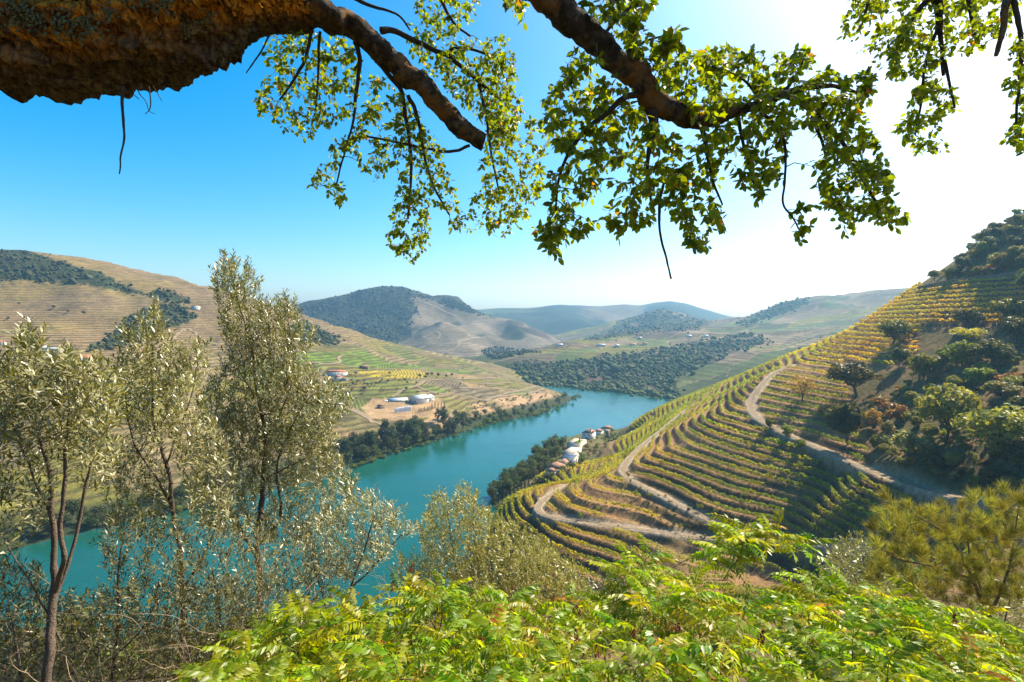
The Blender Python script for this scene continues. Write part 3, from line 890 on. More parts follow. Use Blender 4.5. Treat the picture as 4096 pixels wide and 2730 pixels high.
def blob_mass(name, P, S, c1, c2, fine, kind_label=None, rng=RNG, hz=0.85):
    """many lumpy crowns in one mesh: P places, S radii"""
    BV, BF = (ICO2_V, ICO2_F) if fine else (ICO_V, ICO_F)
    keep = fbm(P[:, 0] / 38, P[:, 1] / 38, 3, 779) + 0.25 * rng.random(len(P)) > -0.28
    P = P[keep]; S = S[keep]
    n, m = len(P), len(BV)
    jit = 1 + 0.32 * rng.normal(size=(n, m, 1)).clip(-1.6, 1.6)
    V = BV[None] * jit * S[:, None, None] * np.array([1, 1, hz])
    V = V + P[:, None] + np.array([0, 0, 0.55])[None, None] * S[:, None, None]
    F = (BF[None] + (np.arange(n) * m)[:, None, None]).reshape(-1, 3)
    lf = np.clip(0.5 + 0.9 * fbm(P[:, 0] / 55, P[:, 1] / 55, 3, 777), 0, 1)[:, None, None]
    k = rng.random((n, 1, 1)) * 0.4 + lf * 0.45 + rng.random((n, m, 1)) * 0.15
    col = np.array(c1) * (1 - k) + np.array(c2) * k
    me = mesh_np(name, V.reshape(-1, 3), F, mats=[M_WOOD], smooth=False)
    attr_color(me, 'col', np.broadcast_to(col, (n, m, 3)).reshape(-1, 3))
    o = obj(name, me, kind='stuff')
    return o

def wood_mat():
    t = NT('woodland_leaves')
    c = t.attr('col').outputs['Color']
    f = t.noise(0.9, 3, 0.6, t.pos())
    c = t.mix(1.0, c, t.ramp(f, [(0.3, 0.55), (0.7, 1.4)]), 'MULTIPLY')
    return t.done(t.principled(c, 0.9, 0.1, t.bump(f, 0.8, 0.8)))
M_WOOD = wood_mat()

def scatter_poly(poly, n, hfun, d0, d1, rng, jit=0.0):
    """points on a hill inside a picture-space outline: walks out along each line of sight until it meets the ground"""
    poly = np.asarray(poly, float)
    lo, hi = poly.min(0), poly.max(0)
    out = []
    tries = 0
    while sum(len(o) for o in out) < n and tries < 30:
        tries += 1
        px = rng.uniform(lo[0], hi[0], n * 2); py = rng.uniform(lo[1], hi[1], n * 2)
        ok = poly_mask(px, py, poly); px = px[ok] + rng.normal(size=ok.sum()) * jit; py = py[ok] + rng.normal(size=ok.sum()) * jit * 0.4
        P = ground_at(px, py, hfun, d0, d1)
        out.append(P[~np.isnan(P[:, 0])])
    P = np.concatenate(out)[:n]
    return P

def ground_at(px, py, hfun, d0, d1, n=160):
    px = np.atleast_1d(np.asarray(px, float)); py = np.atleast_1d(np.asarray(py, float))
    ds = d0 * np.exp(np.linspace(0, math.log(d1 / d0), n))
    D = ds[None].repeat(len(px), 0)
    X = (px[:, None] - 512) / FPX * D
    ray = EYE - (py[:, None] - HOR) / FPX * D
    g = hfun(X, D) - ray
    hit = (g[:, 1:] >= 0) & (g[:, :-1] < 0)
    has = hit.any(1); k = hit.argmax(1)
    r = np.arange(len(px))
    t = -g[r, k] / (g[r, k + 1] - g[r, k] + 1e-9)
    d = ds[k] * (1 - t) + ds[k + 1] * t
    P = np.stack([(px - 512) / FPX * d, d, EYE - (py - HOR) / FPX * d], 1)
    P[~has] = np.nan
    return P
# ================================================================ vine rows on the near hill
def contours(X, Y, Zf, level):
    """polylines of Zf = level on a regular grid"""
    nr, nc = Zf.shape
    segs = {}
    A = Zf - level
    pts_ = {}
    def cross(i0, j0, i1, j1, key):
        if key not in pts_:
            a, b = A[i0, j0], A[i1, j1]; t = a / (a - b)
            pts_[key] = (X[i0, j0] * (1 - t) + X[i1, j1] * t, Y[i0, j0] * (1 - t) + Y[i1, j1] * t)
    sgn = A > 0
    s4 = sgn[:-1, :-1].astype(int) + sgn[:-1, 1:] + sgn[1:, 1:] + sgn[1:, :-1]
    link = {}
    for i, j in zip(*np.where((s4 > 0) & (s4 < 4))):
        ks = []
        if sgn[i, j] != sgn[i, j + 1]: k = ('h', i, j); cross(i, j, i, j + 1, k); ks.append(k)
        if sgn[i, j + 1] != sgn[i + 1, j + 1]: k = ('v', i, j + 1); cross(i, j + 1, i + 1, j + 1, k); ks.append(k)
        if sgn[i + 1, j] != sgn[i + 1, j + 1]: k = ('h', i + 1, j); cross(i + 1, j, i + 1, j + 1, k); ks.append(k)
        if sgn[i, j] != sgn[i + 1, j]: k = ('v', i, j); cross(i, j, i + 1, j, k); ks.append(k)
        for a, b in zip(ks[::2], ks[1::2]):
            link.setdefault(a, []).append(b); link.setdefault(b, []).append(a)
    seen = set(); lines = []
    ends = [k for k, v in link.items() if len(v) == 1] + list(link)
    for s in ends:
        if s in seen: continue
        L = [s]; seen.add(s); cur = s
        while True:
            nx = [k for k in link[cur] if k not in seen]
            if not nx: break
            cur = nx[0]; seen.add(cur); L.append(cur)
        if len(L) > 4:
            lines.append(np.array([pts_[k] for k in L]))
    return lines

def make_rows():
    gx = np.arange(-12, 330, 2.0); gy = np.arange(118, 640, 2.0)
    X, Y = np.meshgrid(gx, gy)
    H = near_base(X, Y)
    rng = np.random.default_rng(11)
    specs = []
    for k in range(3, 64):
        for frac in (0.06,):
            lv = (k + frac) * LSTEP
            for L in contours(X, Y, H, lv):
                specs.append((L, lv, k, 0))
        # on the slope that falls to the river a second row stands in the middle of the bench
        lv2 = (k + 0.38) * LSTEP
        for L in contours(X, Y, H, lv2):
            specs.append((L, lv2, k, 1))
    n_rows = 0
    for L, lv, k, second in specs:
        P = resample(L, 0.8)
        if len(P) < 14: continue
        x, y = P[:, 0], P[:, 1]
        z, h, m, r, tb = near_height(x, y, True)
        px, py = proj(x, y, z)
        ok = (m > 0.75) & (tb < 0.25) & (px > 468) & (px < 1040) & (y < 600) & (z > 13)
        # bare ground: weedy bank between the two lower tracks, gaps at the row ends
        ok &= ~poly_mask(px, py, [(632, 484), (700, 512), (760, 534), (780, 548), (700, 538), (668, 528), (646, 505)])
        ok &= fbm(x / 30 + k * 3.1, y / 30, 2, 55) > -0.62
        steep_ = px < 600 + (480 - py) * 1.2
        if second:
            ok &= steep_ & (py < 505)
        idx = np.where(ok)[0]
        if len(idx) == 0: continue
        runs = np.split(idx, np.where(np.diff(idx) > 1)[0] + 1)
        for run in runs:
            if len(run) < 12: continue
            build_row(P[run], z[run], px[run], py[run], rng)
            n_rows += 1
    return n_rows

ROW_ZONES = []
def zone_of(px, py):
    if py < 345 and px > 830: return ('vine row with yellow and orange leaves on the high terraces beside the oaks', 'high yellow vine rows')
    if px > 770 and py < 410: return ('golden vine row above the dirt track, left of the spreading oaks', 'golden rows above the track')
    if px < 600 + (480 - py) * 0.9: return ('yellow green vine row on the steep slope falling to the river', 'rows on the river slope')
    if py > 515 and px < 800: return ('vine row on the lowest terraces below the lower dirt track', 'lowest vine rows')
    if px > 770: return ('long vine row on the dark terraces in the bowl below the upper track', 'rows in the terrace bowl')
    return ('vine row curving round the nose of the spur between tan benches', 'rows round the spur')

M_WIRE_POST = M_POST
def build_row(P, z, px, py, rng):
    n = len(P)
    d = P[:, 1].mean()
    T = np.gradient(P, axis=0); T /= np.linalg.norm(T, axis=1, keepdims=True) + 1e-9
    Nn = np.stack([-T[:, 1], T[:, 0]], 1)
    per = 28 if d < 230 else (19 if d < 330 else 8)
    fs = 0.46 if d < 230 else (0.56 if d < 330 else 0.95)
    m = int(n * 0.8 * per)
    s = rng.uniform(0, n - 1.001, m)
    vig = 0.5 + 0.55 * vnoise(s * 0.8 / 1.3 + P[0, 0], np.zeros(m) + P[0, 1], 88) + 0.25 * vnoise(s * 0.8 / 6.0 + P[0, 0], np.zeros(m) + P[0, 1], 87)
    i = s.astype(int); f = (s - i)[:, None]
    base = P[i] * (1 - f) + P[i + 1] * f
    bz = z[i] * (1 - f[:, 0]) + z[i + 1] * f[:, 0]
    th = rng.uniform(-0.5, PI + 0.5, m)
    rr = rng.uniform(0.6, 1.1, m)
    off = np.cos(th) * 0.62 * rr * vig; up = (0.55 + (0.7 + np.sin(th) * 1.05 * rr) * vig)
    keep = rng.random(m) < vig
    C = np.stack([base[:, 0] + Nn[i, 0] * off, base[:, 1] + Nn[i, 1] * off, bz + up], 1)[keep]
    th = th[keep]; i = i[keep]; mm = len(C)
    Nrm = np.stack([Nn[i, 0] * np.cos(th), Nn[i, 1] * np.cos(th), np.sin(th)], 1)
    Nrm = unit(Nrm + 0.8 * rand_unit(mm, rng))
    A = unit(np.cross(Nrm, rand_unit(mm, rng))); B = np.cross(Nrm, A)
    sz = fs * rng.uniform(0.6, 1.3, mm)
    V, F = quads(C, A, B, sz, sz * 0.9, 0.15)
    qx, qy = proj(C[:, 0], C[:, 1], C[:, 2])
    yel = 0.20 + 0.5 * fbm(C[:, 0] / 16, C[:, 1] / 16, 3, 89) + 0.25 * rng.normal(size=mm) * 0.5
    yel = yel + 0.55 * sstep(760, 860, qx) * sstep(410, 360, qy) + 0.25 * sstep(700, 600, qx)
    yel = np.clip(yel, 0, 1.3)[:, None]
    g = np.array([0.15, 0.225, 0.005]); ye = np.array([0.50, 0.40, 0.010]); orr = np.array([0.42, 0.19, 0.02])
    col = g * (1 - np.clip(yel, 0, 1)) + ye * np.clip(yel, 0, 1)
    o2 = np.clip((yel - 0.75) * 1.3, 0, 0.7); col = col * (1 - o2) + orr * o2
    col = col * rng.uniform(0.9, 1.5, (mm, 1))
    S = Soup(); S.add(V, F, np.repeat(col, 4, 0))
    mid = n // 2
    lab, grp = zone_of(px[mid], py[mid])
    root = obj('vine_row', None, loc=(P[mid, 0], P[mid, 1], z[mid]), label=lab, cat='vine row', group=grp)
    ROW_ZONES.append((grp, py[mid], root))
    for v in S.V: v -= np.array([P[mid, 0], P[mid, 1], z[mid]], np.float32)
    o = obj('foliage', S.mesh('vine_foliage', [M_VINE], False), root, kind='stuff')
    if d < 340:
        S2 = Soup()
        for q in range(0, n, 3):
            x0 = P[q, 0] - P[mid, 0]; y0 = P[q, 1] - P[mid, 1]; z0 = z[q] - z[mid]
            w = 0.07 if q % 6 == 0 else 0.045
            hgt = 1.75 if q % 6 == 0 else 0.9
            bx = [(-w, -w, -0.3), (w, -w, -0.3), (w, w, -0.3), (-w, w, -0.3), (-w, -w, hgt), (w, -w, hgt), (w, w, hgt), (-w, w, hgt)]
            S2.add(np.array(bx) + np.array([x0, y0, z0]), [(0, 1, 5, 4), (1, 2, 6, 5), (2, 3, 7, 6), (3, 0, 4, 7), (4, 5, 6, 7)])
        obj('trellis_posts', S2.mesh('trellis_posts', [M_POST], False), root, kind='stuff')
N_ROWS = make_rows()
ORD = ('first second third fourth fifth sixth seventh eighth ninth tenth eleventh twelfth thirteenth fourteenth fifteenth sixteenth seventeenth eighteenth nineteenth twentieth').split()
ORD += ['twenty-' + w for w in ORD[:9]] + ['thirtieth'] + ['thirty-' + w for w in ORD[:9]] + ['fortieth'] + ['forty-' + w for w in ORD[:9]] + ['fiftieth'] + ['fifty-' + w for w in ORD[:9]] + ['sixtieth'] + ['sixty-' + w for w in ORD[:9]]
SHORT = {'high yellow vine rows': 'yellow orange vine row on the high terraces beside the oaks', 'golden rows above the track': 'golden vine row above the upper dirt track', 'rows on the river slope': 'yellow green vine row on the slope falling to the river',
         'lowest vine rows': 'vine row on the lowest terraces below the lower track', 'rows in the terrace bowl': 'long vine row in the terrace bowl below the upper track', 'rows round the spur': 'vine row curving round the nose of the spur'}
for g_ in SHORT:
    L_ = sorted([r for r in ROW_ZONES if r[0] == g_], key=lambda r: r[1])
    for i_, r in enumerate(L_):
        r[2]['label'] = SHORT[g_] + ', ' + (ORD[i_] if i_ < len(ORD) else 'last') + ' from the top'
print('vine rows', N_ROWS)
# ================================================================ trees on the near hill
def hill(px, py):
    return ground_at([px], [py], near_height, 100, 620, 400)[0]

OAKS = [
    # base px, base py, crown width px, height px, kind, label
    (893, 346, 36, 33, 'oak_open', 'spreading dark oak standing alone among the golden upper vine rows', 'oak tree'),
    (857, 396, 56, 43, 'oak_open', 'wide dark oak with open branches above the bend of the track', 'oak tree'),
    (803, 404, 46, 36, 'tree_golden', 'thin golden leaved tree at the left end of the oak slope', 'tree'),
    (848, 445, 44, 54, 'oak_dark', 'tall dense dark oak just above the upper dirt track', 'oak tree'),
    (899, 367, 20, 25, 'oak_dark', 'small round tree below the lone spreading oak', 'tree'),
    (924, 378, 34, 30, 'shrub_green', 'bright green rounded bush in the middle of the oak slope', 'bush'),
    (972, 346, 36, 27, 'tree_yellow', 'yellow crowned tree in front of the dark wood edge', 'tree'),
    (962, 366, 44, 31, 'shrub_green', 'broad green bush below the yellow crowned tree', 'bush'),
    (992, 366, 40, 32, 'oak_dark', 'dark round tree right of the broad green bush', 'tree'),
    (968, 328, 32, 26, 'shrub_dark', 'grey green bushy tree at the end of the upper vine rows', 'tree'),
    (1008, 322, 36, 30, 'shrub_green', 'green round tree under the dry stone wall by the picture edge', 'tree'),
    (946, 443, 62, 74, 'oak_light', 'pale yellow green oak with a forked visible trunk on the slope', 'oak tree'),
    (1004, 462, 74, 72, 'oak_light', 'largest pale oak on the slope, cut by the right picture edge', 'oak tree'),
    (909, 460, 34, 38, 'shrub_sage', 'pale sage coloured bush just above the upper track', 'bush'),
    (887, 441, 16, 27, 'shrub_sage', 'slim pale sapling between rusty shrubs and the sage bush', 'sapling'),
    (872, 428, 26, 26, 'shrub_rust', 'rusty brown shrub right of the tall dark oak', 'shrub'),
    (896, 424, 26, 24, 'shrub_rust', 'rusty orange shrub left of the pale forked oak', 'shrub'),
    (884, 412, 30, 18, 'shrub_rust', 'low reddish shrub above the other rusty shrubs', 'shrub'),
    (914, 428, 22, 22, 'shrub_green', 'leafy green bush at the foot of the pale forked oak', 'bush'),
    (882, 450, 24, 22, 'shrub_dark', 'dark olive shrub beside the track below the rusty shrubs', 'shrub'),
    (1012, 384, 26, 16, 'shrub_rust', 'orange brown shrub near the right picture edge', 'shrub'),
    (980, 386, 30, 24, 'shrub_green', 'green shrub behind the pale forked oak', 'shrub'),
    (1003, 400, 34, 24, 'oak_light', 'yellowish crown behind the largest pale oak', 'tree'),
    (935, 470, 30, 26, 'shrub_dark', 'dark shrub in the shade right of the sage bush', 'shrub'),
    (995, 492, 38, 34, 'oak_dark', 'dark tree in deep shade at the end of the upper track', 'tree'),
    (1022, 470, 40, 40, 'oak_dark', 'dark tree at the right picture edge below the largest oak', 'tree'),
    (940, 398, 24, 18, 'shrub_dark', 'low dark shrub on the bare earth behind the forked oak', 'shrub'),
    (826, 418, 20, 18, 'shrub_rust', 'dry brown shrub below the golden tree', 'shrub'),
    (1020, 430, 44, 44, 'oak_dark', 'dark crown rising behind the largest pale oak', 'tree'),
    (1016, 345, 34, 34, 'oak_dark', 'dark tree at the right picture edge above the green slope', 'tree'),
    (1040, 300, 50, 40, 'oak_dark', 'dark wood edge tree cut by the right picture border', 'tree'),
    (786, 436, 16, 14, 'shrub_green', 'green weedy bush on the inside of the track bend', 'bush'),
    (770, 428, 14, 14, 'shrub_green', 'small green bush at the bend of the upper track', 'bush'),
    (800, 448, 14, 12, 'shrub_green', 'small green bush below the upper track', 'bush'),
]
for (px, py, wpx, hpx, kind, lab, cat) in OAKS:
    P = hill(px, py)
    if np.isnan(P[0]): print('no ground', lab); continue
    k = KINDS_T[kind]
    s = wpx / FPX * P[1] / (k[0] * 1.08)
    sz = 0.85 * hpx / FPX * P[1] / (k[1] + k[2])
    nm = {'oak tree': 'oak_tree', 'tree': 'hillside_tree', 'bush': 'bush', 'shrub': 'shrub', 'sapling': 'sapling'}[cat]
    tree(nm, kind, P - np.array([0, 0, 0.2]), s, lab, cat, var=random.randint(0, 1), sz=sz)

rng_t = np.random.default_rng(5)
# shrubs that cover the top of the near hill
TOPWOOD = [(928, 283), (940, 268), (960, 252), (985, 236), (1010, 218), (1040, 205), (1060, 240), (1040, 275), (1005, 274), (960, 280)]
P = scatter_poly(TOPWOOD, 150, near_height, 150, 620, rng_t)
for q in P:
    tree('hilltop_shrub', random.choice(['shrub_dark', 'shrub_green', 'shrub_sage', 'shrub_rust', 'oak_dark', 'oak_light']), q, random.uniform(0.8, 1.5), 'dense scrubby tree in the wood on the near hilltop', 'shrub', 'scrub on the near hilltop', var=random.randint(0, 1))
for (px, py) in ((944, 270), (970, 268), (955, 273), (989, 262), (932, 278)):
    q = hill(px, py + 6)
    if not np.isnan(q[0]): tree('young_tree', 'tree_yellow', q, 0.55, 'small yellow vase shaped tree in front of the hilltop scrub', 'tree', 'young yellow trees on the wall', var=random.randint(0, 1))
# low scrub of the oak slope
SLOPE = [(835, 425), (860, 400), (900, 385), (950, 350), (1040, 330), (1040, 500), (1000, 495), (900, 468)]
P = scatter_poly(SLOPE, 260, near_height, 110, 420, rng_t)
for q in P:
    tree('scrub_bush', random.choice(['shrub_dark', 'shrub_green', 'shrub_green', 'shrub_rust', 'shrub_sage', 'oak_light']), q, random.uniform(0.45, 1.0), 'low scrub bush on the oak slope above the upper track', 'bush', 'scrub of the oak slope', var=random.randint(0, 1))
for q in scatter_poly([(628, 482), (700, 510), (760, 532), (790, 548), (700, 540), (668, 530), (640, 508)], 70, near_height, 150, 330, rng_t, 1.0):
    tree('dry_weed', random.choice(['shrub_rust', 'shrub_rust', 'shrub_sage', 'shrub_dark']), q, random.uniform(0.22, 0.45), 'dry brown weed clump on the bank between the two lower tracks', 'weed', 'weeds between the tracks', var=random.randint(0, 1))
for q in scatter_poly([(560, 480), (640, 440), (720, 410), (820, 450), (900, 480), (980, 510), (900, 540), (760, 545), (600, 535)], 110, near_height, 120, 420, rng_t):
    tree('terrace_weed', random.choice(['shrub_rust', 'shrub_sage', 'ailanthus', 'shrub_green']), q, random.uniform(0.15, 0.34), 'small weed growing on a terrace bank between vine rows', 'weed', 'weeds on the terrace banks', var=random.randint(0, 1))
# tree-of-heaven suckers on the terraces
for (px, py) in ((628, 480), (636, 498), (650, 500), (664, 462), (716, 515), (700, 512), (745, 500), (900, 345), (920, 334), (880, 352), (862, 350), (962, 316), (940, 300), (925, 290), (905, 300), (800, 470), (842, 486), (770, 480), (580, 520), (598, 512), (680, 530), (730, 540), (912, 380)):
    q = hill(px, py)
    if not np.isnan(q[0]):
        tree('tree_of_heaven', 'ailanthus', q, random.uniform(0.8, 1.5), 'feathery young green sapling sprouting on a terrace bank', 'sapling', 'saplings on the terraces', var=random.randint(0, 1))

# ================================================================ trees across the river
def lhill(px, py):
    return ground_at([px], [py], left_height, 230, 1300, 300)[0]
BANK_LINE = np.array([(-60, 566), (10, 547), (106, 525), (250, 493), (310, 480), (348, 463), (374, 455), (406, 445), (433, 438), (458, 431), (480, 423), (495, 420), (512, 417), (534, 413), (550, 408), (566, 400), (571, 396)])
def bank_pts(n, a, b, rng, back=(1, 22)):
    L = np.array([W(px, py, EYE * FPX / (py - HOR)) for px, py in BANK_LINE])[:, :2]
    s = np.concatenate([[0], np.cumsum(np.linalg.norm(np.diff(L, axis=0), axis=1))])
    pxs = BANK_LINE[:, 0]
    t = np.interp(np.sort(rng.uniform(a, b, n)), pxs, s)
    X = np.interp(t, s, L[:, 0]); Y = np.interp(t, s, L[:, 1])
    T = np.stack([np.interp(t + 5, s, L[:, 0]) - np.interp(t - 5, s, L[:, 0]), np.interp(t + 5, s, L[:, 1]) - np.interp(t - 5, s, L[:, 1])], 1)
    T /= np.linalg.norm(T, axis=1, keepdims=True) + 1e-9
    off = rng.uniform(back[0], back[1], n)
    X = X - T[:, 1] * off; Y = Y + T[:, 0] * off
    Z = np.maximum(left_height(X, Y), 0.1)
    return np.stack([X, Y, Z - 0.3], 1)
rb = np.random.default_rng(17)
for q in bank_pts(95, 336, 468, rb, (-13, 18)):
    tree('riverside_tree', random.choice(['bank_tree', 'bank_tree_tall', 'bank_tree']), q, random.uniform(1.0, 1.65), 'dark leafy tree in the riverside belt below the white warehouse', 'tree', 'riverside tree belt', var=random.randint(0, 2))
for q in bank_pts(75, 464, 573, rb, (-14, 12)):
    tree('riverside_tree', random.choice(['bank_tree', 'bank_bush', 'bank_bush']), q, random.uniform(0.7, 1.15), 'small green tree on the bank of the river bend', 'tree', 'bank trees at the river bend', var=random.randint(0, 2))
for q in bank_pts(80, -60, 338, rb, (-8, 22)):
    tree('riverside_tree', random.choice(['bank_tree', 'bank_tree', 'bank_bush']), q, random.uniform(0.7, 1.2), 'dark riverside tree seen through the olive branches', 'tree', 'bank trees behind the olives', var=random.randint(0, 2))
for q in bank_pts(230, 330, 574, rb, (-19, -6)):
    tree('waterside_bush', 'bank_bush', q, random.uniform(0.35, 0.75), 'low green bush at the water edge across the river', 'bush', 'waterside bushes', var=random.randint(0, 2))
# olives and scrub on the sandy cuttings
for q in scatter_poly([(455, 418), (470, 404), (500, 398), (545, 392), (562, 398), (530, 408), (500, 414), (475, 422)], 70, left_height, 400, 1000, rb):
    tree('hillside_olive', 'farm_olive', q, random.uniform(0.6, 1.1), 'small grey green olive on the sandy slope above the river bend', 'olive tree', 'olives on the sandy slope', var=random.randint(0, 2))
for q in scatter_poly([(330, 376), (366, 372), (410, 380), (412, 384), (380, 384), (366, 392), (372, 398), (330, 396)], 46, left_height, 400, 1000, rb):
    tree('farm_tree', random.choice(['far_tree', 'farm_olive', 'farm_olive']), q, random.uniform(0.6, 1.0), 'round tree around the red roofed farmhouse', 'tree', 'trees round the farmhouse', var=random.randint(0, 2))
for (px, py) in ((420, 378), (427, 377), (432, 376), (438, 377), (446, 378), (452, 377), (425, 379)):
    tree('hedge_tree', 'far_tree', lhill(px, py), random.uniform(0.8, 1.2), 'dark tree in the clump between yellow plots on the farm hill', 'tree', 'clump on the farm hill', var=random.randint(0, 2))
for q in scatter_poly([(300, 365), (360, 366), (430, 372), (500, 385), (540, 396), (480, 404), (420, 394), (340, 400), (300, 400)], 60, left_height, 400, 1000, rb):
    tree('field_tree', random.choice(['farm_olive', 'farm_olive', 'far_tree']), q, random.uniform(0.45, 0.9), 'small tree on a plot edge of the farm hill', 'tree', 'trees along the plots', var=random.randint(0, 2))
for (px, py) in ((19, 305), (53, 309), (68, 313), (84, 315), (8, 320)):
    tree('lone_tree', 'far_tree', lhill(px, py), random.uniform(0.7, 1.0), 'lone dark tree among the striped rows of the high vineyard', 'tree', 'lone trees on the high vineyard', var=random.randint(0, 2))
for (px, py) in ((137, 292), (126, 286), (131, 290), (103, 279), (118, 284), (60, 262), (25, 256)):
    q = lhill(px, py + 3)
    if not np.isnan(q[0]): tree('skyline_tree', 'far_tree', q, random.uniform(0.7, 1.0), 'small tree on the skyline of the high vineyard hill', 'tree', 'skyline trees', var=random.randint(0, 2))

# ---------------------------------------------------------------- woods that read as one mass
rw = np.random.default_rng(23)
Ps = [scatter_poly(p, n, left_height, 230, 1300, rw, 2.5) for p, n in zip(LEFT_WOODS, (1500, 130, 800, 380))]
P = np.concatenate(Ps)
blob_mass('left_hill_wood', P, np.exp(rw.normal(0.55, 0.4, len(P))), (0.028, 0.036, 0.016), (0.085, 0.085, 0.035), False, rng=rw)
Ps = [scatter_poly(p, n, far_height, 560, 3000, rw, 4.0) for p, n in zip(FAR_WOOD, (3600, 700, 350, 350))]
P = np.concatenate(Ps)
blob_mass('far_bank_wood', P, np.exp(rw.normal(0.95, 0.38, len(P))) * (P[:, 1] / 1100) ** 0.3, (0.030, 0.048, 0.020), (0.12, 0.13, 0.045), False, rng=rw)
# bushes at the foot of the far bank
bl = np.array([(480, 381), (530, 384), (560, 386), (599, 390), (631, 393), (658, 397), (688, 403), (700, 406)])
q = np.array([W(px, py, EYE * FPX / (py - HOR)) for px, py in bl])
L = resample(q[:, :2], 3.0); L = L + rw.normal(size=L.shape) * 2.0; L[:, 1] += 3
P = np.concatenate([L, np.zeros((len(L), 1))], 1)
blob_mass('far_bank_thicket', P, rw.uniform(2.0, 4.6, len(P)), (0.045, 0.07, 0.02), (0.13, 0.15, 0.045), True, rng=rw)
MW = [(285, 310), (330, 297), (385, 284), (420, 289), (440, 297), (430, 300), (414, 300), (418, 314), (411, 332), (398, 345), (378, 356), (355, 347), (320, 336), (290, 330)]
P = scatter_poly(MW, 3200, mount_height, 1350, 3200, rw, 3.0)
blob_mass('mountain_scrub', P, np.exp(rw.normal(0.95, 0.5, len(P))), (0.022, 0.030, 0.018), (0.075, 0.07, 0.035), False, rng=rw)
MW2 = [(420, 291), (445, 297), (500, 316), (480, 316), (440, 304)]
P2 = scatter_poly(MW2, 350, mount_height, 1350, 3200, rw)
P3 = scatter_poly([(478, 350), (500, 347), (530, 351), (545, 353), (510, 360), (490, 358)], 300, lambda x, y: np.maximum(mount_height(x, y), far_height(x, y)), 1350, 3000, rw)
P = np.concatenate([P2, P3])
blob_mass('spur_scrub', P, rw.uniform(2.5, 5.0, len(P)), (0.022, 0.030, 0.018), (0.07, 0.07, 0.03), False, rng=rw)
# ================================================================ buildings
M_WHITE = simple_mat('limewashed_wall', (0.58, 0.56, 0.52), 0.8, 0.14, 0.6, 0.2)
M_METAL = simple_mat('metal_roof_sheet', (0.42, 0.45, 0.48), 0.45, 0.12, 0.5, 0.5)
M_TILE = simple_mat('clay_roof_tiles', (0.42, 0.16, 0.09), 0.85, 0.3, 1.2, 0.2)
M_TILE2 = simple_mat('weathered_roof_tiles', (0.27, 0.15, 0.10), 0.9, 0.3, 1.2, 0.2)
M_STONE = simple_mat('schist_stone', (0.24, 0.17, 0.115), 0.95, 0.4, 1.5, 0.1, 0.7)
M_DARK = simple_mat('dark_opening', (0.03, 0.032, 0.035), 0.6, 0.2, 1.0, 0.4)
M_STEEL = simple_mat('steel_tank', (0.55, 0.56, 0.57), 0.35, 0.1, 0.8, 0.6)
M_TANKW = simple_mat('white_tank', (0.82, 0.82, 0.80), 0.45, 0.05, 0.8, 0.4)
M_TERR = simple_mat('terrace_paving', (0.52, 0.42, 0.32), 0.85, 0.15, 1.0, 0.2)
M_BLUE = simple_mat('blue_awning', (0.07, 0.12, 0.22), 0.6, 0.2, 1.0, 0.3)
M_LAWN = simple_mat('lawn_grass', (0.13, 0.19, 0.03), 0.9, 0.3, 0.6, 0.1)
M_FRAME = simple_mat('grey_timber', (0.25, 0.25, 0.25), 0.7, 0.2, 1.0)
M_LETTER = simple_mat('grey_lettering', (0.42, 0.43, 0.45), 0.7, 0.05, 1.0)

def box_mesh(name, x0, x1, y0, y1, z0, z1, m):
    V = [(x0, y0, z0), (x1, y0, z0), (x1, y1, z0), (x0, y1, z0), (x0, y0, z1), (x1, y0, z1), (x1, y1, z1), (x0, y1, z1)]
    F = [(0, 3, 2, 1), (4, 5, 6, 7), (0, 1, 5, 4), (1, 2, 6, 5), (2, 3, 7, 6), (3, 0, 4, 7)]
    return mesh_np(name, V, F, mats=[m], smooth=False)

def faces_mesh(name, V, F, m):
    flat = [i for f in F for i in f]
    return mesh_np(name, np.array(V, float), None, [len(f) for f in F], [m], False, flat)

def part_box(name, parent, x0, x1, y0, y1, z0, z1, m):
    return obj(name, box_mesh(name, x0, x1, y0, y1, z0, z1, m), parent)

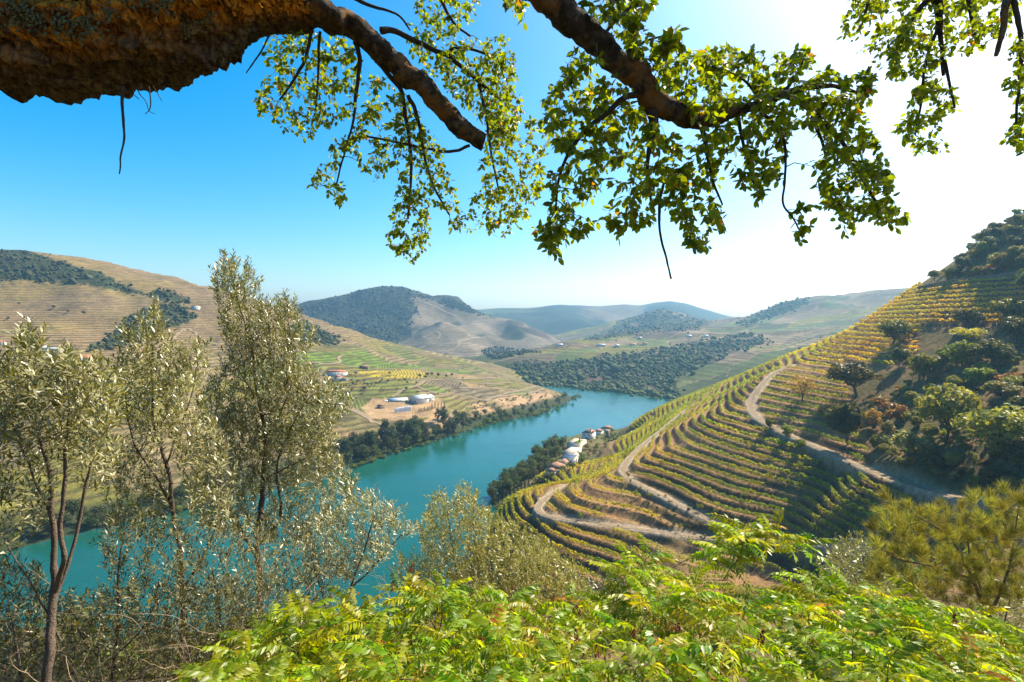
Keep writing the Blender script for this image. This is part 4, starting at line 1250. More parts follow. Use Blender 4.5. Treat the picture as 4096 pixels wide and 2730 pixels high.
def house(name, label, cat, loc, rot, L, D, h, rh, roof='gable', wall=None, rmat=None, wins=(), group=None, plinth=3.0, over=0.35, door=None):
    """L along local x, D along local y, origin at the middle of the floor; wins: (side, u, z, w, h) with side s/n/e/w"""
    wall = wall or M_WHITE; rmat = rmat or M_TILE
    o = obj(name, None, loc=tuple(loc), label=label, cat=cat, group=group)
    o.rotation_euler = (0, 0, rot)
    a, b = L / 2, D / 2
    if roof == 'gable':
        V = [(-a, -b, -plinth), (a, -b, -plinth), (a, b, -plinth), (-a, b, -plinth), (-a, -b, h), (a, -b, h), (a, b, h), (-a, b, h), (-a, 0, h + rh), (a, 0, h + rh)]
        F = [(0, 1, 5, 4), (1, 2, 6, 9, 5), (2, 3, 7, 6), (3, 0, 4, 8, 7), (0, 3, 2, 1)]
        obj('wall', faces_mesh('wall', V, F, wall), o)
        e = over; t = 0.22; k = rh / b
        hz = h - e * k
        V = [(-a - e, -b - e, hz), (a + e, -b - e, hz), (a + e, 0, h + rh), (-a - e, 0, h + rh), (a + e, b + e, hz), (-a - e, b + e, hz)]
        V = [(x, y, z + 0.03) for x, y, z in V] + [(x, y, z + t + 0.03) for x, y, z in V]
        F = [(6, 7, 8, 9), (9, 8, 10, 11), (0, 3, 2, 1), (3, 5, 4, 2), (0, 1, 7, 6), (5, 11, 10, 4), (1, 2, 8, 7), (2, 4, 10, 8), (0, 6, 9, 3), (3, 9, 11, 5)]
        obj('roof', faces_mesh('roof', V, F, rmat), o)
    elif roof == 'hip':
        obj('wall', box_mesh('wall', -a, a, -b, b, -plinth, h, wall), o)
        e = over; r = max(a - b, 0.05)
        V = [(-a - e, -b - e, h + 0.02), (a + e, -b - e, h + 0.02), (a + e, b + e, h + 0.02), (-a - e, b + e, h + 0.02), (-r, 0, h + rh), (r, 0, h + rh)]
        F = [(0, 1, 5, 4), (1, 2, 5), (2, 3, 4, 5), (3, 0, 4), (0, 3, 2, 1)]
        obj('roof', faces_mesh('roof', V, F, rmat), o)
    else:
        obj('wall', box_mesh('wall', -a, a, -b, b, -plinth, h, wall), o)
        obj('roof', box_mesh('roof', -a - 0.15, a + 0.15, -b - 0.15, b + 0.15, h + 0.004, h + 0.3, rmat), o)
    for (side, u, z, w, hh) in wins:
        e = 0.06
        if side in 's n'.split():
            y = -b if side == 's' else b; sg = -1 if side == 's' else 1
            wn_ = part_box('window', o, u - w / 2, u + w / 2, min(y, y + sg * e), max(y, y + sg * e), z, z + hh, M_FRAME)
            y2 = y + sg * e
            obj('pane', box_mesh('pane', u - w / 2 + 0.1, u + w / 2 - 0.1, min(y2, y2 + sg * .02), max(y2, y2 + sg * .02), z + 0.1, z + hh - 0.1, M_DARK), wn_)
        else:
            x = -a if side == 'w' else a; sg = -1 if side == 'w' else 1
            wn_ = part_box('window', o, min(x, x + sg * e), max(x, x + sg * e), u - w / 2, u + w / 2, z, z + hh, M_FRAME)
            x2 = x + sg * e
            obj('pane', box_mesh('pane', min(x2, x2 + sg * .02), max(x2, x2 + sg * .02), u - w / 2 + 0.1, u + w / 2 - 0.1, z + 0.1, z + hh - 0.1, M_DARK), wn_)
    if door:
        side, u, w, hh = door
        if side == 's': part_box('door', o, u - w / 2, u + w / 2, -b - 0.08, -b, 0, hh, M_DARK)
        elif side == 'w': part_box('door', o, -a - 0.08, -a, u - w / 2, u + w / 2, 0, hh, M_DARK)
        else: part_box('door', o, a, a + 0.08, u - w / 2, u + w / 2, 0, hh, M_DARK)
    return o

def at_left(px, py, dz=0.0):
    P = lhill(px, py)
    return P + np.array([0, 0, dz])

# ---- the white winery hall with grey lettering
rotw = math.radians(52)
c0 = W(417.4, 406.8, 658)
ax = np.array([math.cos(rotw), math.sin(rotw), 0]); ay = np.array([-math.sin(rotw), math.cos(rotw), 0])
ctr = c0 + ax * 10.5 + ay * 8.5
ctr[2] = 21.3
hall = house('winery_hall', 'white gabled winery hall with large grey lettering on its long side', 'warehouse', ctr, rotw, 21, 17, 9.6, 3.4, 'gable', M_WHITE, M_METAL,
             [('w', -4.5, 5.2, 1.6, 2.2), ('w', 4.5, 5.2, 1.6, 2.2)], plinth=5, over=0.5, door=('w', 0, 3.6, 4.2))
for u in (-8.3, -2.8, 2.8, 8.3):
    part_box('timber_post', hall, -10.62, -10.5, u - 0.18, u + 0.18, 0, 9.4, M_FRAME)
part_box('timber_rail', hall, -10.65, -10.5, -8.4, 8.4, 4.6, 4.95, M_FRAME)
for u in (-10.3, -3.5, 3.5, 10.3):
    part_box('timber_post', hall, u - 0.18, u + 0.18, -8.62, -8.5, 0, 9.3, M_FRAME)
part_box('timber_rail', hall, -10.4, 10.4, -8.65, -8.5, 4.0, 4.3, M_FRAME)
fc = bpy.data.curves.new('lettering', 'FONT')
fc.body = 'CROFT'; fc.size = 4.3; fc.align_x = 'CENTER'; fc.extrude = 0.05; fc.space_character = 1.15
fc.materials.append(M_LETTER)
_tmp = bpy.data.objects.new('lettering', fc); COL.objects.link(_tmp); bpy.context.view_layer.update()
lt = bpy.data.objects.new('lettering', bpy.data.meshes.new_from_object(_tmp.evaluated_get(bpy.context.evaluated_depsgraph_get())))
bpy.data.objects.remove(_tmp); COL.objects.link(lt)
lt.parent = hall; lt.location = (-0.5, -8.72, 5.4); lt.rotation_euler = (math.radians(90), 0, 0)
hall2 = house('winery_annex', 'narrower white hall joined behind the lettered winery hall', 'warehouse', ctr + ax * 17 + ay * 2 + np.array([0, 0, 0]), rotw, 12, 13, 8.2, 2.8, 'gable', M_WHITE, M_METAL, [('s', -2, 3, 1.4, 2), ('s', 2.5, 3, 1.4, 2)], plinth=5)
# open shed left of the hall
sc_ = W(398, 405, 672); sc_[2] = 22.5
shed = house('open_shed', 'long low white shed with grey metal roof and dark open front', 'shed', sc_, math.radians(14), 24, 16, 5.6, 2.2, 'gable', M_WHITE, M_METAL, [], plinth=5)
for u in (-8.4, -3.0): part_box('bay_shade_panel', shed, u - 2.4, u + 2.4, -8.1, -8.0, 0, 4.6, M_DARK)  # solid dark panels stand in for the shade inside the open bays
for u in (2.6, 8.2): part_box('door', shed, u - 1.8, u + 1.8, -8.09, -8.0, 0, 3.6, M_FRAME)
part_box('gutter', shed, -12.2, 12.2, -8.75, -8.6, 5.2, 5.4, M_FRAME)

def lathe(name, prof, m, n=20):
    V = []; F = []
    for r, z in prof:
        for k in range(n):
            V.append((r * math.cos(2 * PI * k / n), r * math.sin(2 * PI * k / n), z))
    for i in range(len(prof) - 1):
        for k in range(n):
            k2 = (k + 1) % n
            F.append((i * n + k, i * n + k2, (i + 1) * n + k2, (i + 1) * n + k))
    return mesh_np(name, V, F, mats=[m])
wt_body = lathe('tank_shell', [(2.0, -2), (2.0, 2.2), (1.95, 3.0), (1.6, 3.9), (0.9, 4.45), (0.3, 4.6), (0.0, 4.62)], M_TANKW)
wt_cap = lathe('tank_cap', [(0.35, 4.55), (0.35, 4.95), (0.0, 4.97)], M_FRAME, 10)
for i in range(7):
    q = W(376.5 + 1.75 * i, 402.3 + 0.12 * i, 676 - 2 * i); q[2] = 24.2
    lab = 'white domed wine tank standing left of the open shed'
    if i == 0: lab = 'leftmost of the white domed wine tanks beside the open shed'
    if i == 6: lab = 'white domed wine tank closest to the open shed wall'
    o = obj('wine_tank', None, loc=tuple(q), label=lab, cat='tank', group='white domed wine tanks' if 0 < i < 6 else 'white domed wine tanks')
    obj('shell', wt_body, o); obj('cap', wt_cap, o)
st_body = lathe('steel_shell', [(1.05, -3), (1.05, 4.6), (0.9, 5.0), (0.25, 5.3), (0.0, 5.32)], M_STEEL, 14)
st_band = lathe('steel_band', [(1.08, 2.0), (1.10, 2.0), (1.10, 2.2), (1.08, 2.2)], M_FRAME, 14)
for i in range(13):
    t_ = i / 12
    q = W(395.5 + 15.0 * t_, 410.8 - 2.6 * t_, 618 + 12 * t_); q[2] = 21.5 - 0.6 * (1 - t_)
    o = obj('steel_tank', None, loc=tuple(q), label='upright steel tank in the row in front of the winery' if 0 < i < 12 else ('leftmost upright steel tank of the row below the winery' if i == 0 else 'steel tank at the end of the row beside the lettered hall'), cat='tank', group='row of steel tanks')
    obj('shell', st_body, o); obj('band', st_band, o)
q = W(381, 407.5, 640); q[2] = 22.0
house('stone_lodge', 'small brown stone lodge with hipped roof below the white tanks', 'house', q, 0.4, 9, 7, 3.6, 2.4, 'hip', M_STONE, M_TILE2, [('s', -2, 1.2, 1, 1.3), ('s', 2, 1.2, 1, 1.3)], plinth=6)
house('red_farmhouse', 'long low farmhouse with red roof among trees on the farm hill', 'house', at_left(336, 374.5), 0.15, 30, 12, 3.6, 3.2, 'hip', M_WHITE, M_TILE, [('s', u, 1.0, 1.2, 1.5) for u in (-10, -5, 0, 5, 10)], plinth=6)
house('farm_pavilion', 'small house with red pyramid roof in front of the long farmhouse', 'house', at_left(338.5, 379.5), 0.2, 11, 10, 3.4, 3.2, 'hip', M_WHITE, M_TILE, [('s', -3, 1, 1.2, 1.4), ('s', 3, 1, 1.2, 1.4)], plinth=5)
house('farm_store', 'tiny pale store with tiled roof right of the farm pavilion', 'shed', at_left(345, 380.5), 0.2, 8, 5, 2.6, 1.4, 'gable', M_WHITE, M_TILE2, [('s', 0, 0.9, 1, 1)], plinth=5)
house('stone_barn', 'brown stone barn on a walled terrace above the farmhouse', 'barn', at_left(364, 368.5), 0.1, 13, 7, 3.6, 1.4, 'gable', M_STONE, M_TILE2, [('s', -3, 1, 1, 1.2), ('s', 3, 1, 1, 1.2)], plinth=6)
# ---- houses at the foot of the high vineyard
house('white_cottage', 'white cottage with orange red roof under the high vineyard', 'house', at_left(86, 361), 0.35, 9, 6.5, 3.2, 2.6, 'gable', M_WHITE, M_TILE, [('s', -2, 1, 1, 1.2), ('s', 2, 1, 1, 1.2)], plinth=4)
house('long_cottage', 'long pink roofed house behind the olive tips', 'house', at_left(26, 347.5), 0.1, 14, 7, 3.4, 1.8, 'gable', M_WHITE, M_TILE, [('s', u, 1, 1, 1.2) for u in (-4, 0, 4)], plinth=4)
house('white_store', 'long white store building with grey roof behind the olive tips', 'store', at_left(53, 352), 0.05, 17, 8, 3.6, 1.3, 'gable', M_WHITE, M_METAL, [('s', u, 1.2, 1.4, 1.2) for u in (-6, -2, 2, 6)], plinth=4)
house('small_white_house', 'small white block between the pink roof and the grey store', 'house', at_left(43, 348.5), 0.05, 4.5, 4, 3.2, 0.3, 'flat', M_WHITE, M_METAL, [('s', 0, 1.2, 1, 1)], plinth=4)
house('edge_house', 'white house cut by the left picture edge under the vineyard', 'house', at_left(1, 345), 0.05, 7, 6, 3.0, 1.5, 'gable', M_WHITE, M_TILE, [('s', 1, 1.0, 1, 1.2)], plinth=4)
P_ = at_left(196, 309)
if np.isnan(P_[0]): P_ = W(196, 307, 870)
house('ridge_house', 'white house with red roof alone on the ridge of the vineyard hill', 'house', P_ + np.array([0, 0, 0.5]), 0.3, 11, 7, 4.0, 1.8, 'hip', M_WHITE, M_TILE2, [('s', u, 1.2, 1, 1.4) for u in (-3.5, 0, 3.5)], plinth=6)
# ---- far farms
def at_far(px, py):
    return ground_at([px], [py], far_height, 600, 3000, 300)[0]
for (px, py, L, lab) in ((559.5, 345.8, 20, 'long white far farm left of the mid valley vineyards'), (601, 346, 24, 'white far warehouse in the middle of the far vineyards'), (617, 346.5, 12, 'small white far house right of the far warehouse'),
                    (633, 345.5, 18, 'far farmhouse with pale red roof among yellow trees'), (645, 344.5, 12, 'pale far house at the right end of the far farm'), (689, 337, 14, 'far white house high on the right hand vineyards'), (706, 337, 11, 'small far hut on the right hand vineyard slope'), (640, 339, 9, 'lone far hut above the far farmhouse')):
    P_ = at_far(px, py)
    if np.isnan(P_[0]): print('far house off', px); continue
    s = P_[1] / 1500
    house('far_farm', lab, 'house', P_, random.uniform(-0.3, 0.3), L * s, 8 * s, 4.2 * s, 1.8 * s, 'gable', M_WHITE, M_TILE if px in (633, 645) else M_METAL, [('s', -L * s * 0.25, 1.4 * s, 1.6 * s, 1.6 * s), ('s', L * s * 0.25, 1.4 * s, 1.6 * s, 1.6 * s)], plinth=6)

# ---- estate on the near bank of the river
def shelf(px, py):
    P = ground_at([px], [py], near_height, 150, 760, 400)[0]
    if np.isnan(P[0]):
        P = W(px, py, (EYE - 8) * FPX / (py - HOR))
    return P
rq = math.radians(62)
S_ = [('s', -4, 1.0, 1.1, 1.6), ('s', 0, 1.0, 1.1, 1.6), ('s', 4, 1.0, 1.1, 1.6), ('w', 0, 1.0, 1.1, 1.6), ('w', -2.5, 3.6, 1, 1.3), ('w', 2.5, 3.6, 1, 1.3)]
P_ = shelf(589, 438)
ch = house('chapel_house', 'tall white riverside house with brown hipped roof and small turret', 'house', P_, rq, 14, 10, 6.5, 3.4, 'hip', M_WHITE, M_TILE2, S_, plinth=4)
part_box('turret', ch, -6.4, -4.8, -4.4, -2.8, 6.5, 10.2, M_WHITE)
obj('turret_cap', faces_mesh('turret_cap', [(-6.6, -4.6, 10.2), (-4.6, -4.6, 10.2), (-4.6, -2.6, 10.2), (-6.6, -2.6, 10.2), (-5.6, -3.6, 11.8)], [(0, 1, 4), (1, 2, 4), (2, 3, 4), (3, 0, 4), (0, 3, 2, 1)], M_TILE2), ch)
house('river_house', 'low brown roofed house joined right of the turreted house', 'house', shelf(598.5, 434), rq, 11, 8, 3.6, 2.4, 'hip', M_WHITE, M_TILE2, S_[:2], plinth=4)
house('upper_river_house', 'brown roofed house behind the square stone tower', 'house', shelf(607, 431), rq - 0.3, 13, 9, 4.0, 2.6, 'hip', M_WHITE, M_TILE2, S_[:3], plinth=4)
house('last_river_house', 'furthest brown roofed house of the riverside estate', 'house', shelf(616, 428.5), rq - 0.4, 15, 8, 3.6, 2.2, 'gable', M_WHITE, M_TILE2, S_[:3], plinth=4)
P_ = shelf(607.5, 437)
tw = house('stone_tower', 'slim square stone tower in the riverside garden', 'tower', P_, rq, 3.2, 3.2, 7.2, 0.3, 'flat', M_STONE, M_TERR, [('s', 0, 4.5, 0.8, 1.1), ('w', 0, 4.5, 0.8, 1.1)], plinth=3)
P_ = shelf(573, 448)
te = obj('garden_terrace', None, loc=tuple(P_ + np.array([0, 0, 1.5])), label='paved garden terrace with a lawn strip above the long riverside building', cat='terrace'); te.rotation_euler = (0, 0, rq)
part_box('wall', te, -1, 21, -6, 6, -6, 2.6, M_WHITE); part_box('paving', te, -1.2, 21.2, -6.2, 6.2, 2.604, 2.9, M_TERR); part_box('lawn', te, 1, 19, -4.6, 0.5, 2.904, 3.0, M_LAWN)
P_ = shelf(572, 455)
house('long_river_building', 'long flat roofed building with beige roof along the river', 'building', P_, rq, 22, 10, 4.2, 0.3, 'flat', M_WHITE, M_TERR, [('w', -2, 1.2, 1.2, 1.6), ('w', 2, 1.2, 1.2, 1.6), ('n', -6, 1.2, 1.2, 1.6), ('n', 0, 1.2, 1.2, 1.6), ('n', 6, 1.2, 1.2, 1.6)], plinth=4)
P_ = shelf(570, 462.5)
bb = house('awning_house', 'white riverside house with dark blue awnings on its flat roof', 'house', P_, rq, 12, 10.5, 5.2, 0.3, 'flat', M_WHITE, M_TERR, [('w', 3, 1.6, 1.2, 1.8), ('w', -3, 1.6, 1.2, 1.8), ('s', -3, 1.6, 1.2, 1.8), ('s', 2, 1.6, 1.2, 1.8)], plinth=4, door=('w', 0, 1.8, 2.6))
for u in (-4.2, -1.4, 1.4, 4.2): part_box('awning', bb, u - 0.95, u + 0.95, -5.0, 5.0, 5.52, 5.75, M_BLUE)
house('gabled_river_house', 'white gabled house with brown roof below the awning house', 'house', shelf(564, 467), rq + 0.25, 10, 7, 3.6, 2.4, 'gable', M_WHITE, M_TILE2, S_[:2] + S_[3:4], plinth=4)
house('broad_river_house', 'broad brown hipped roof house among the riverside trees', 'house', shelf(556, 471), rq + 0.1, 13, 10, 3.4, 3.0, 'hip', M_WHITE, M_TILE2, S_[:3] + S_[3:4], plinth=4)
house('low_river_house', 'lowest small tiled roof at the left end of the riverside estate', 'house', shelf(551.5, 474), rq + 0.1, 7, 6, 2.6, 1.8, 'hip', M_WHITE, M_TILE2, S_[3:4], plinth=4)

# estate drive and the dry stone wall of the hilltop, as pieces of the setting
def ribbon(name, line, w, hfun, m, dz=0.12, step=1.5, kind='structure'):
    L = resample(smooth_line(line, 2), step)
    T = np.gradient(L[:, :2], axis=0); T /= np.linalg.norm(T, axis=1, keepdims=True) + 1e-9
    N = np.stack([-T[:, 1], T[:, 0]], 1)
    cols = []
    for k in np.linspace(-0.5, 0.5, 5):
        wv = w * (1 + 0.5 * fbm(np.arange(len(L)) * step / 4.0, np.full(len(L), 3.0 * np.sign(k)), 3, 66))
        xy = L[:, :2] + N * (wv * k)[:, None]
        cols.append(np.concatenate([xy, (hfun(xy[:, 0], xy[:, 1]) + dz)[:, None]], 1))
    V = np.stack(cols, 1).reshape(-1, 3)
    n = len(L); i = np.arange(n * 5).reshape(n, 5)
    F = np.stack([i[:-1, :-1], i[:-1, 1:], i[1:, 1:], i[1:, :-1]], -1).reshape(-1, 4)
    me = mesh_np(name, V, F, mats=[m])
    attr_float(me, 'rut', np.tile(np.array([0.9, 0.0, 0.7, 0.0, 0.9]), n))
    return obj(name, me, kind=kind)
def track_mat():
    t = NT('dirt_track'); p = t.pos()
    c = t.ramp(t.noise(1.2, 5, 0.65, p), [(0.25, (0.16, 0.11, 0.065)), (0.5, (0.25, 0.18, 0.115)), (0.75, (0.34, 0.26, 0.17))])
    weed = t.math('MULTIPLY', t.attr('rut').outputs['Fac'], t.ramp(t.noise(0.7, 4, 0.65, p), [(0.38, 0.0), (0.6, 0.9)]))
    c = t.mix(weed, c, (0.11, 0.085, 0.035))
    return t.done(t.principled(c, 0.95, 0.1, t.bump(t.noise(4, 4, 0.6, p), 0.6, 0.1)))
M_TRACK = track_mat()
for k, L in TRACK_LINES.items():
    def hz(x, y, L=L):
        d = (x[:, None] - L[None, :, 0]) ** 2 + (y[:, None] - L[None, :, 1]) ** 2
        return L[d.argmin(1), 2]
    ribbon('dirt_track', L, 2.3, hz, M_TRACK, 0.10)
drive = np.array([shelf(px, py) for px, py in ((585, 438), (582, 443), (580, 450), (577, 458), (573, 464))])
ribbon('estate_drive', drive, 3.2, near_height, M_TERR, 0.25)
road = np.array([shelf(px, py) for px, py in ((532, 488), (526, 491), (520, 494), (514, 497), (505, 501))])
ribbon('estate_road', road, 3.0, near_height, M_TERR, 0.3)
# dirt roads across the river
for line in ([(309, 362), (335, 364), (342, 362), (337, 358), (345, 355)], [(306, 362.5), (337, 363.5), (352, 368), (382, 369), (410, 370)], [(392, 397), (405, 389), (420, 385), (424, 381)], [(325, 402), (345, 404), (360, 412), (370, 419), (372, 423)],
             [(330, 405), (352, 409), (366, 418), (378, 424), (395, 428), (415, 426), (440, 421), (455, 413)], [(454, 393.5), (470, 397), (485, 401), (492, 400)], [(424, 381), (440, 379.5), (457, 379), (481, 379.5), (497, 377.5)], [(460, 388), (478, 388), (494, 388.5), (520, 390.5), (545, 393)], [(485, 400), (505, 393), (530, 389), (540, 386.5)], [(455, 393.5), (440, 395), (428, 391), (418, 387)], [(470, 383), (490, 384), (512, 383)], [(495, 397), (520, 394.5), (540, 391), (546, 389)], [(100, 354), (130, 352), (160, 345), (182, 327), (196, 332), (218, 345)], [(0, 349), (25, 352), (50, 357)]):
    P_ = ground_at([p[0] for p in line], [p[1] for p in line], left_height, 230, 1300, 300)
    P_ = P_[~np.isnan(P_[:, 0])]
    if len(P_) > 2:
        ribbon('farm_road', P_, 4.6, left_height, M_TRACK, 0.5, 4.0)
def mfar(x, y):
    return np.maximum(mount_height(x, y), far_height(x, y))
for line in ([(436, 331), (441, 334), (438, 339)][::1], [(365, 350), (372, 349), (381, 354), (372, 357), (360, 361)], [(410, 364), (428, 358), (447, 352), (460, 346), (458, 342), (470, 339), (486, 336)], [(424, 302), (440, 309), (455, 316)], [(480, 368), (500, 361), (520, 356)], [(555, 347), (575, 345), (600, 347)], [(640, 344), (665, 349), (700, 342), (720, 338)], [(640, 360), (655, 353), (690, 346)], [(690, 340), (700, 336), (725, 333), (750, 334)], [(795, 356), (815, 352), (835, 348)]):
    P_ = ground_at([p[0] for p in line], [p[1] for p in line], mfar, 600, 3000, 300)
    P_ = P_[~np.isnan(P_[:, 0])]
    if len(P_) > 2:
        ribbon('far_road', P_, 6.0 if P_[:, 1].mean() < 1500 else 8.0, mfar, M_TRACK, 1.2, 10.0)

# dry stone wall below the hilltop scrub, stone by stone
def stone_wall(name, label, line, h, nrow, lw):
    P = np.array([hill(px, py) for px, py in line]); P = P[~np.isnan(P[:, 0])]
    root = obj(name, None, loc=tuple(P[0]), label=label, cat='wall')
    L = resample(P, lw) - P[0]
    g = np.random.default_rng(3)
    protos = []
    for k in range(4):
        V = np.array([(-.5, -.5, -.5), (.5, -.5, -.5), (.5, .5, -.5), (-.5, .5, -.5), (-.5, -.5, .5), (.5, -.5, .5), (.5, .5, .5), (-.5, .5, .5)]) + g.normal(size=(8, 3)) * 0.07
        protos.append(mesh_np('stone', V, [(0, 3, 2, 1), (4, 5, 6, 7), (0, 1, 5, 4), (1, 2, 6, 5), (2, 3, 7, 6), (3, 0, 4, 7)], mats=[M_STONE], smooth=False))
    for i in range(len(L) - 1):
        d = L[i + 1] - L[i]; ang = math.atan2(d[1], d[0])
        for r in range(nrow):
            o = obj('stone', protos[g.integers(4)], root, loc=tuple(L[i] + d * (0.5 + 0.4 * (r % 2)) + np.array([0, 0, (r + 0.5) * h / nrow - 0.2])))
            o.rotation_euler = (0, 0, ang + g.normal() * 0.05)
            o.scale = (lw * g.uniform(0.85, 1.02), 0.9 * g.uniform(0.85, 1.1), h / nrow * g.uniform(0.9, 1.02))
stone_wall('dry_stone_wall', 'dark dry stone retaining wall between the hilltop scrub and the top vine rows', [(918, 291), (930, 288.5), (945, 286), (960, 284), (978, 282), (995, 280), (1012, 278), (1030, 276)], 3.2, 5, 2.2)

# ================================================================ cypresses, pines, poles
def spire_mesh(rng, w, h, n, fs, c1, c2):
    S = Soup()
    t = rng.random(n) ** 0.9
    prof = np.sin(np.clip(t * 1.02, 0, 1) ** 0.7 * PI) ** 0.6 * (1 - 0.35 * t)
    th = rng.uniform(0, 2 * PI, n)
    rr = w / 2 * prof * rng.uniform(0.75, 1.1, n)
    C = np.stack([rr * np.cos(th), rr * np.sin(th), 0.1 * h + t * 0.9 * h], 1)
    Nn = unit(np.stack([np.cos(th), np.sin(th), 0.3 + 0 * th], 1) + 0.5 * rand_unit(n, rng))
    A = unit(np.array([0, 0, 1.0]) - Nn * Nn[:, 2:3] + 0.2 * rand_unit(n, rng)); B = np.cross(Nn, A)
    V, F = quads(C, A, B, fs * rng.uniform(0.8, 1.5, n), fs * 0.6, 0.1)
    k = rng.random((n, 1)); col = np.array(c1) * (1 - k) + np.array(c2) * k
    S.add(V, F, np.repeat(col, 4, 0))
    return S.mesh('spire_leaves', [M_LEAF], False)
rc = np.random.default_rng(31)
CYP = [spire_mesh(rc, 1.5, 6.5, 320, 0.42, (0.012, 0.022, 0.010), (0.035, 0.05, 0.02)) for _ in range(2)]
CYPT = mesh_np('cypress_stem', *tube(np.array([(0, 0, -0.5), (0, 0, 3), (0, 0, 6.0)]), np.array([0.14, 0.1, 0.03]), 6), mats=[M_BARK])
POP = [spire_mesh(rc, 2.2, 7.5, 300, 0.5, (0.14, 0.14, 0.03), (0.30, 0.26, 0.06)) for _ in range(2)]
def spire(name, P, s, label, cat, group, src):
    o = obj(name, None, loc=tuple(P), label=label, cat=cat, group=group); o.scale = (s, s, s)
    obj('crown', random.choice(src), o); obj('trunk', CYPT, o)
for i in range(9):
    t_ = i / 8
    q = shelf(498.5 + 30 * t_ ** 0.95, 504.5 - 15.5 * t_)
    spire('cypress', q, 1.0 + 0.1 * random.random(), 'small dark cypress in the row along the estate road', 'cypress', 'cypress row by the estate road', CYP)
spire('cypress', shelf(579.5, 446), 1.3, 'single tall cypress beside the garden terrace', 'cypress', None, CYP)
for i in range(11):
    t_ = i / 10
    q = at_left(419 + 14 * t_, 412.2 - 2.2 * t_)
    spire('cypress', q, 0.75 + 0.25 * random.random(), 'little cypress in the rows in front of the winery hall', 'cypress', 'cypresses at the winery', CYP)
for i in range(5):
    spire('poplar', at_left(432 + 3.1 * i, 408.5 - 0.2 * i), 0.9 + 0.2 * random.random(), 'yellowing slim poplar right of the winery hall', 'poplar', 'poplars at the winery', POP)
for i in range(6):
    spire('small_conifer', at_left(351 + 3.0 * i, 437.5 - 1.1 * i), 0.55, 'small dark conifer in the row on the sandy field', 'conifer', 'conifer row on the sandy field', CYP)
def pole(P, h, label, group=None):
    o = obj('utility_pole', None, loc=tuple(P), label=label, cat='utility pole', group=group)
    obj('post', mesh_np('post', *tube(np.array([(0, 0, -1), (0, 0, h)]), np.array([0.16, 0.11]), 7), mats=[M_POST]), o)
    part_box('crossarm', o, -1.0, 1.0, -0.08, 0.08, h - 0.5, h - 0.32, M_POST)
    for u in (-0.85, 0, 0.85): obj('insulator', lathe('insulator', [(0.07, h - 0.3), (0.09, h - 0.15), (0.0, h - 0.05)], M_TANKW, 8), o, loc=(u, 0, 0))
pole(at_left(405, 417), 13, 'tall utility pole on the sandy slope below the steel tanks')
pole(shelf(535, 483.5), 12, 'utility pole among the riverside trees by the cypress row')
pole(shelf(548, 479), 10, 'utility pole between the cypress row and the river houses')
for i, (px, py) in enumerate(((634, 424), (645, 420), (659, 416.5), (680, 408))):
    pole(shelf(px, py), 8.5, ['utility pole just right of the last river house', 'second utility pole along the river slope crest', 'third utility pole along the river slope crest', 'furthest utility pole where the spur meets the water'][i])
# trees of the estate
rs = np.random.default_rng(41)
EST = [(486, 512), (494, 492), (506, 478), (520, 466), (532, 456), (545, 446), (558, 438), (566, 437), (566, 452), (556, 462), (548, 470), (536, 478), (520, 486), (508, 494)]
for q in scatter_poly(EST, 150, near_height, 200, 700, rs):
    tree('estate_tree', random.choice(['bank_tree', 'bank_tree', 'bank_bush', 'shrub_dark']), q, random.uniform(0.6, 1.15), 'round green tree between the estate houses and the water', 'tree', 'riverside estate trees', var=random.randint(0, 2))
for q in scatter_poly([(575, 462), (582, 446), (590, 440), (604, 434), (618, 430), (622, 434), (606, 448), (590, 458), (565, 472)], 46, near_height, 200, 760, rs):
    tree('orchard_tree', random.choice(['shrub_green', 'bank_bush', 'farm_olive', 'shrub_green']), q, random.uniform(0.5, 1.0), 'small orchard tree in the garden between river houses and vineyard', 'tree', 'estate orchard', var=random.randint(0, 1))
for q in scatter_poly([(532, 484), (560, 471), (600, 452), (606, 455), (570, 471), (540, 486)], 30, near_height, 200, 760, rs):
    tree('estate_olive', 'farm_olive', q, random.uniform(0.6, 1.0), 'grey olive along the foot of the vineyard slope', 'olive tree', 'olives below the vineyard', var=random.randint(0, 1))
tree('lone_river_tree', 'bank_tree', shelf(629, 425), 0.5, 'single dark tree right of the last river house', 'tree')
# ================================================================ foreground plants
def samp_poly(poly, n, rng, d0, d1):
    poly = np.asarray(poly, float); lo, hi = poly.min(0), poly.max(0)
    out = []
    while sum(map(len, out)) < n:
        p = rng.uniform(lo, hi, (n * 2, 2)); p = p[poly_mask(p[:, 0], p[:, 1], poly)]; out.append(p)
    p = np.concatenate(out)[:n]
    d = rng.uniform(d0, d1, n)
    return np.stack([(p[:, 0] - 512) / FPX * d, d, EYE - (p[:, 1] - HOR) / FPX * d], 1)

def path(L):
    """polyline given as (px, py, distance, radius in px)"""
    P = np.array([W(a, b, d) for a, b, d, r in L]); R = np.array([r * d / FPX for a, b, d, r in L])
    Q = smooth_line(np.concatenate([P, R[:, None]], 1), 2)
    return Q[:, :3], Q[:, 3]

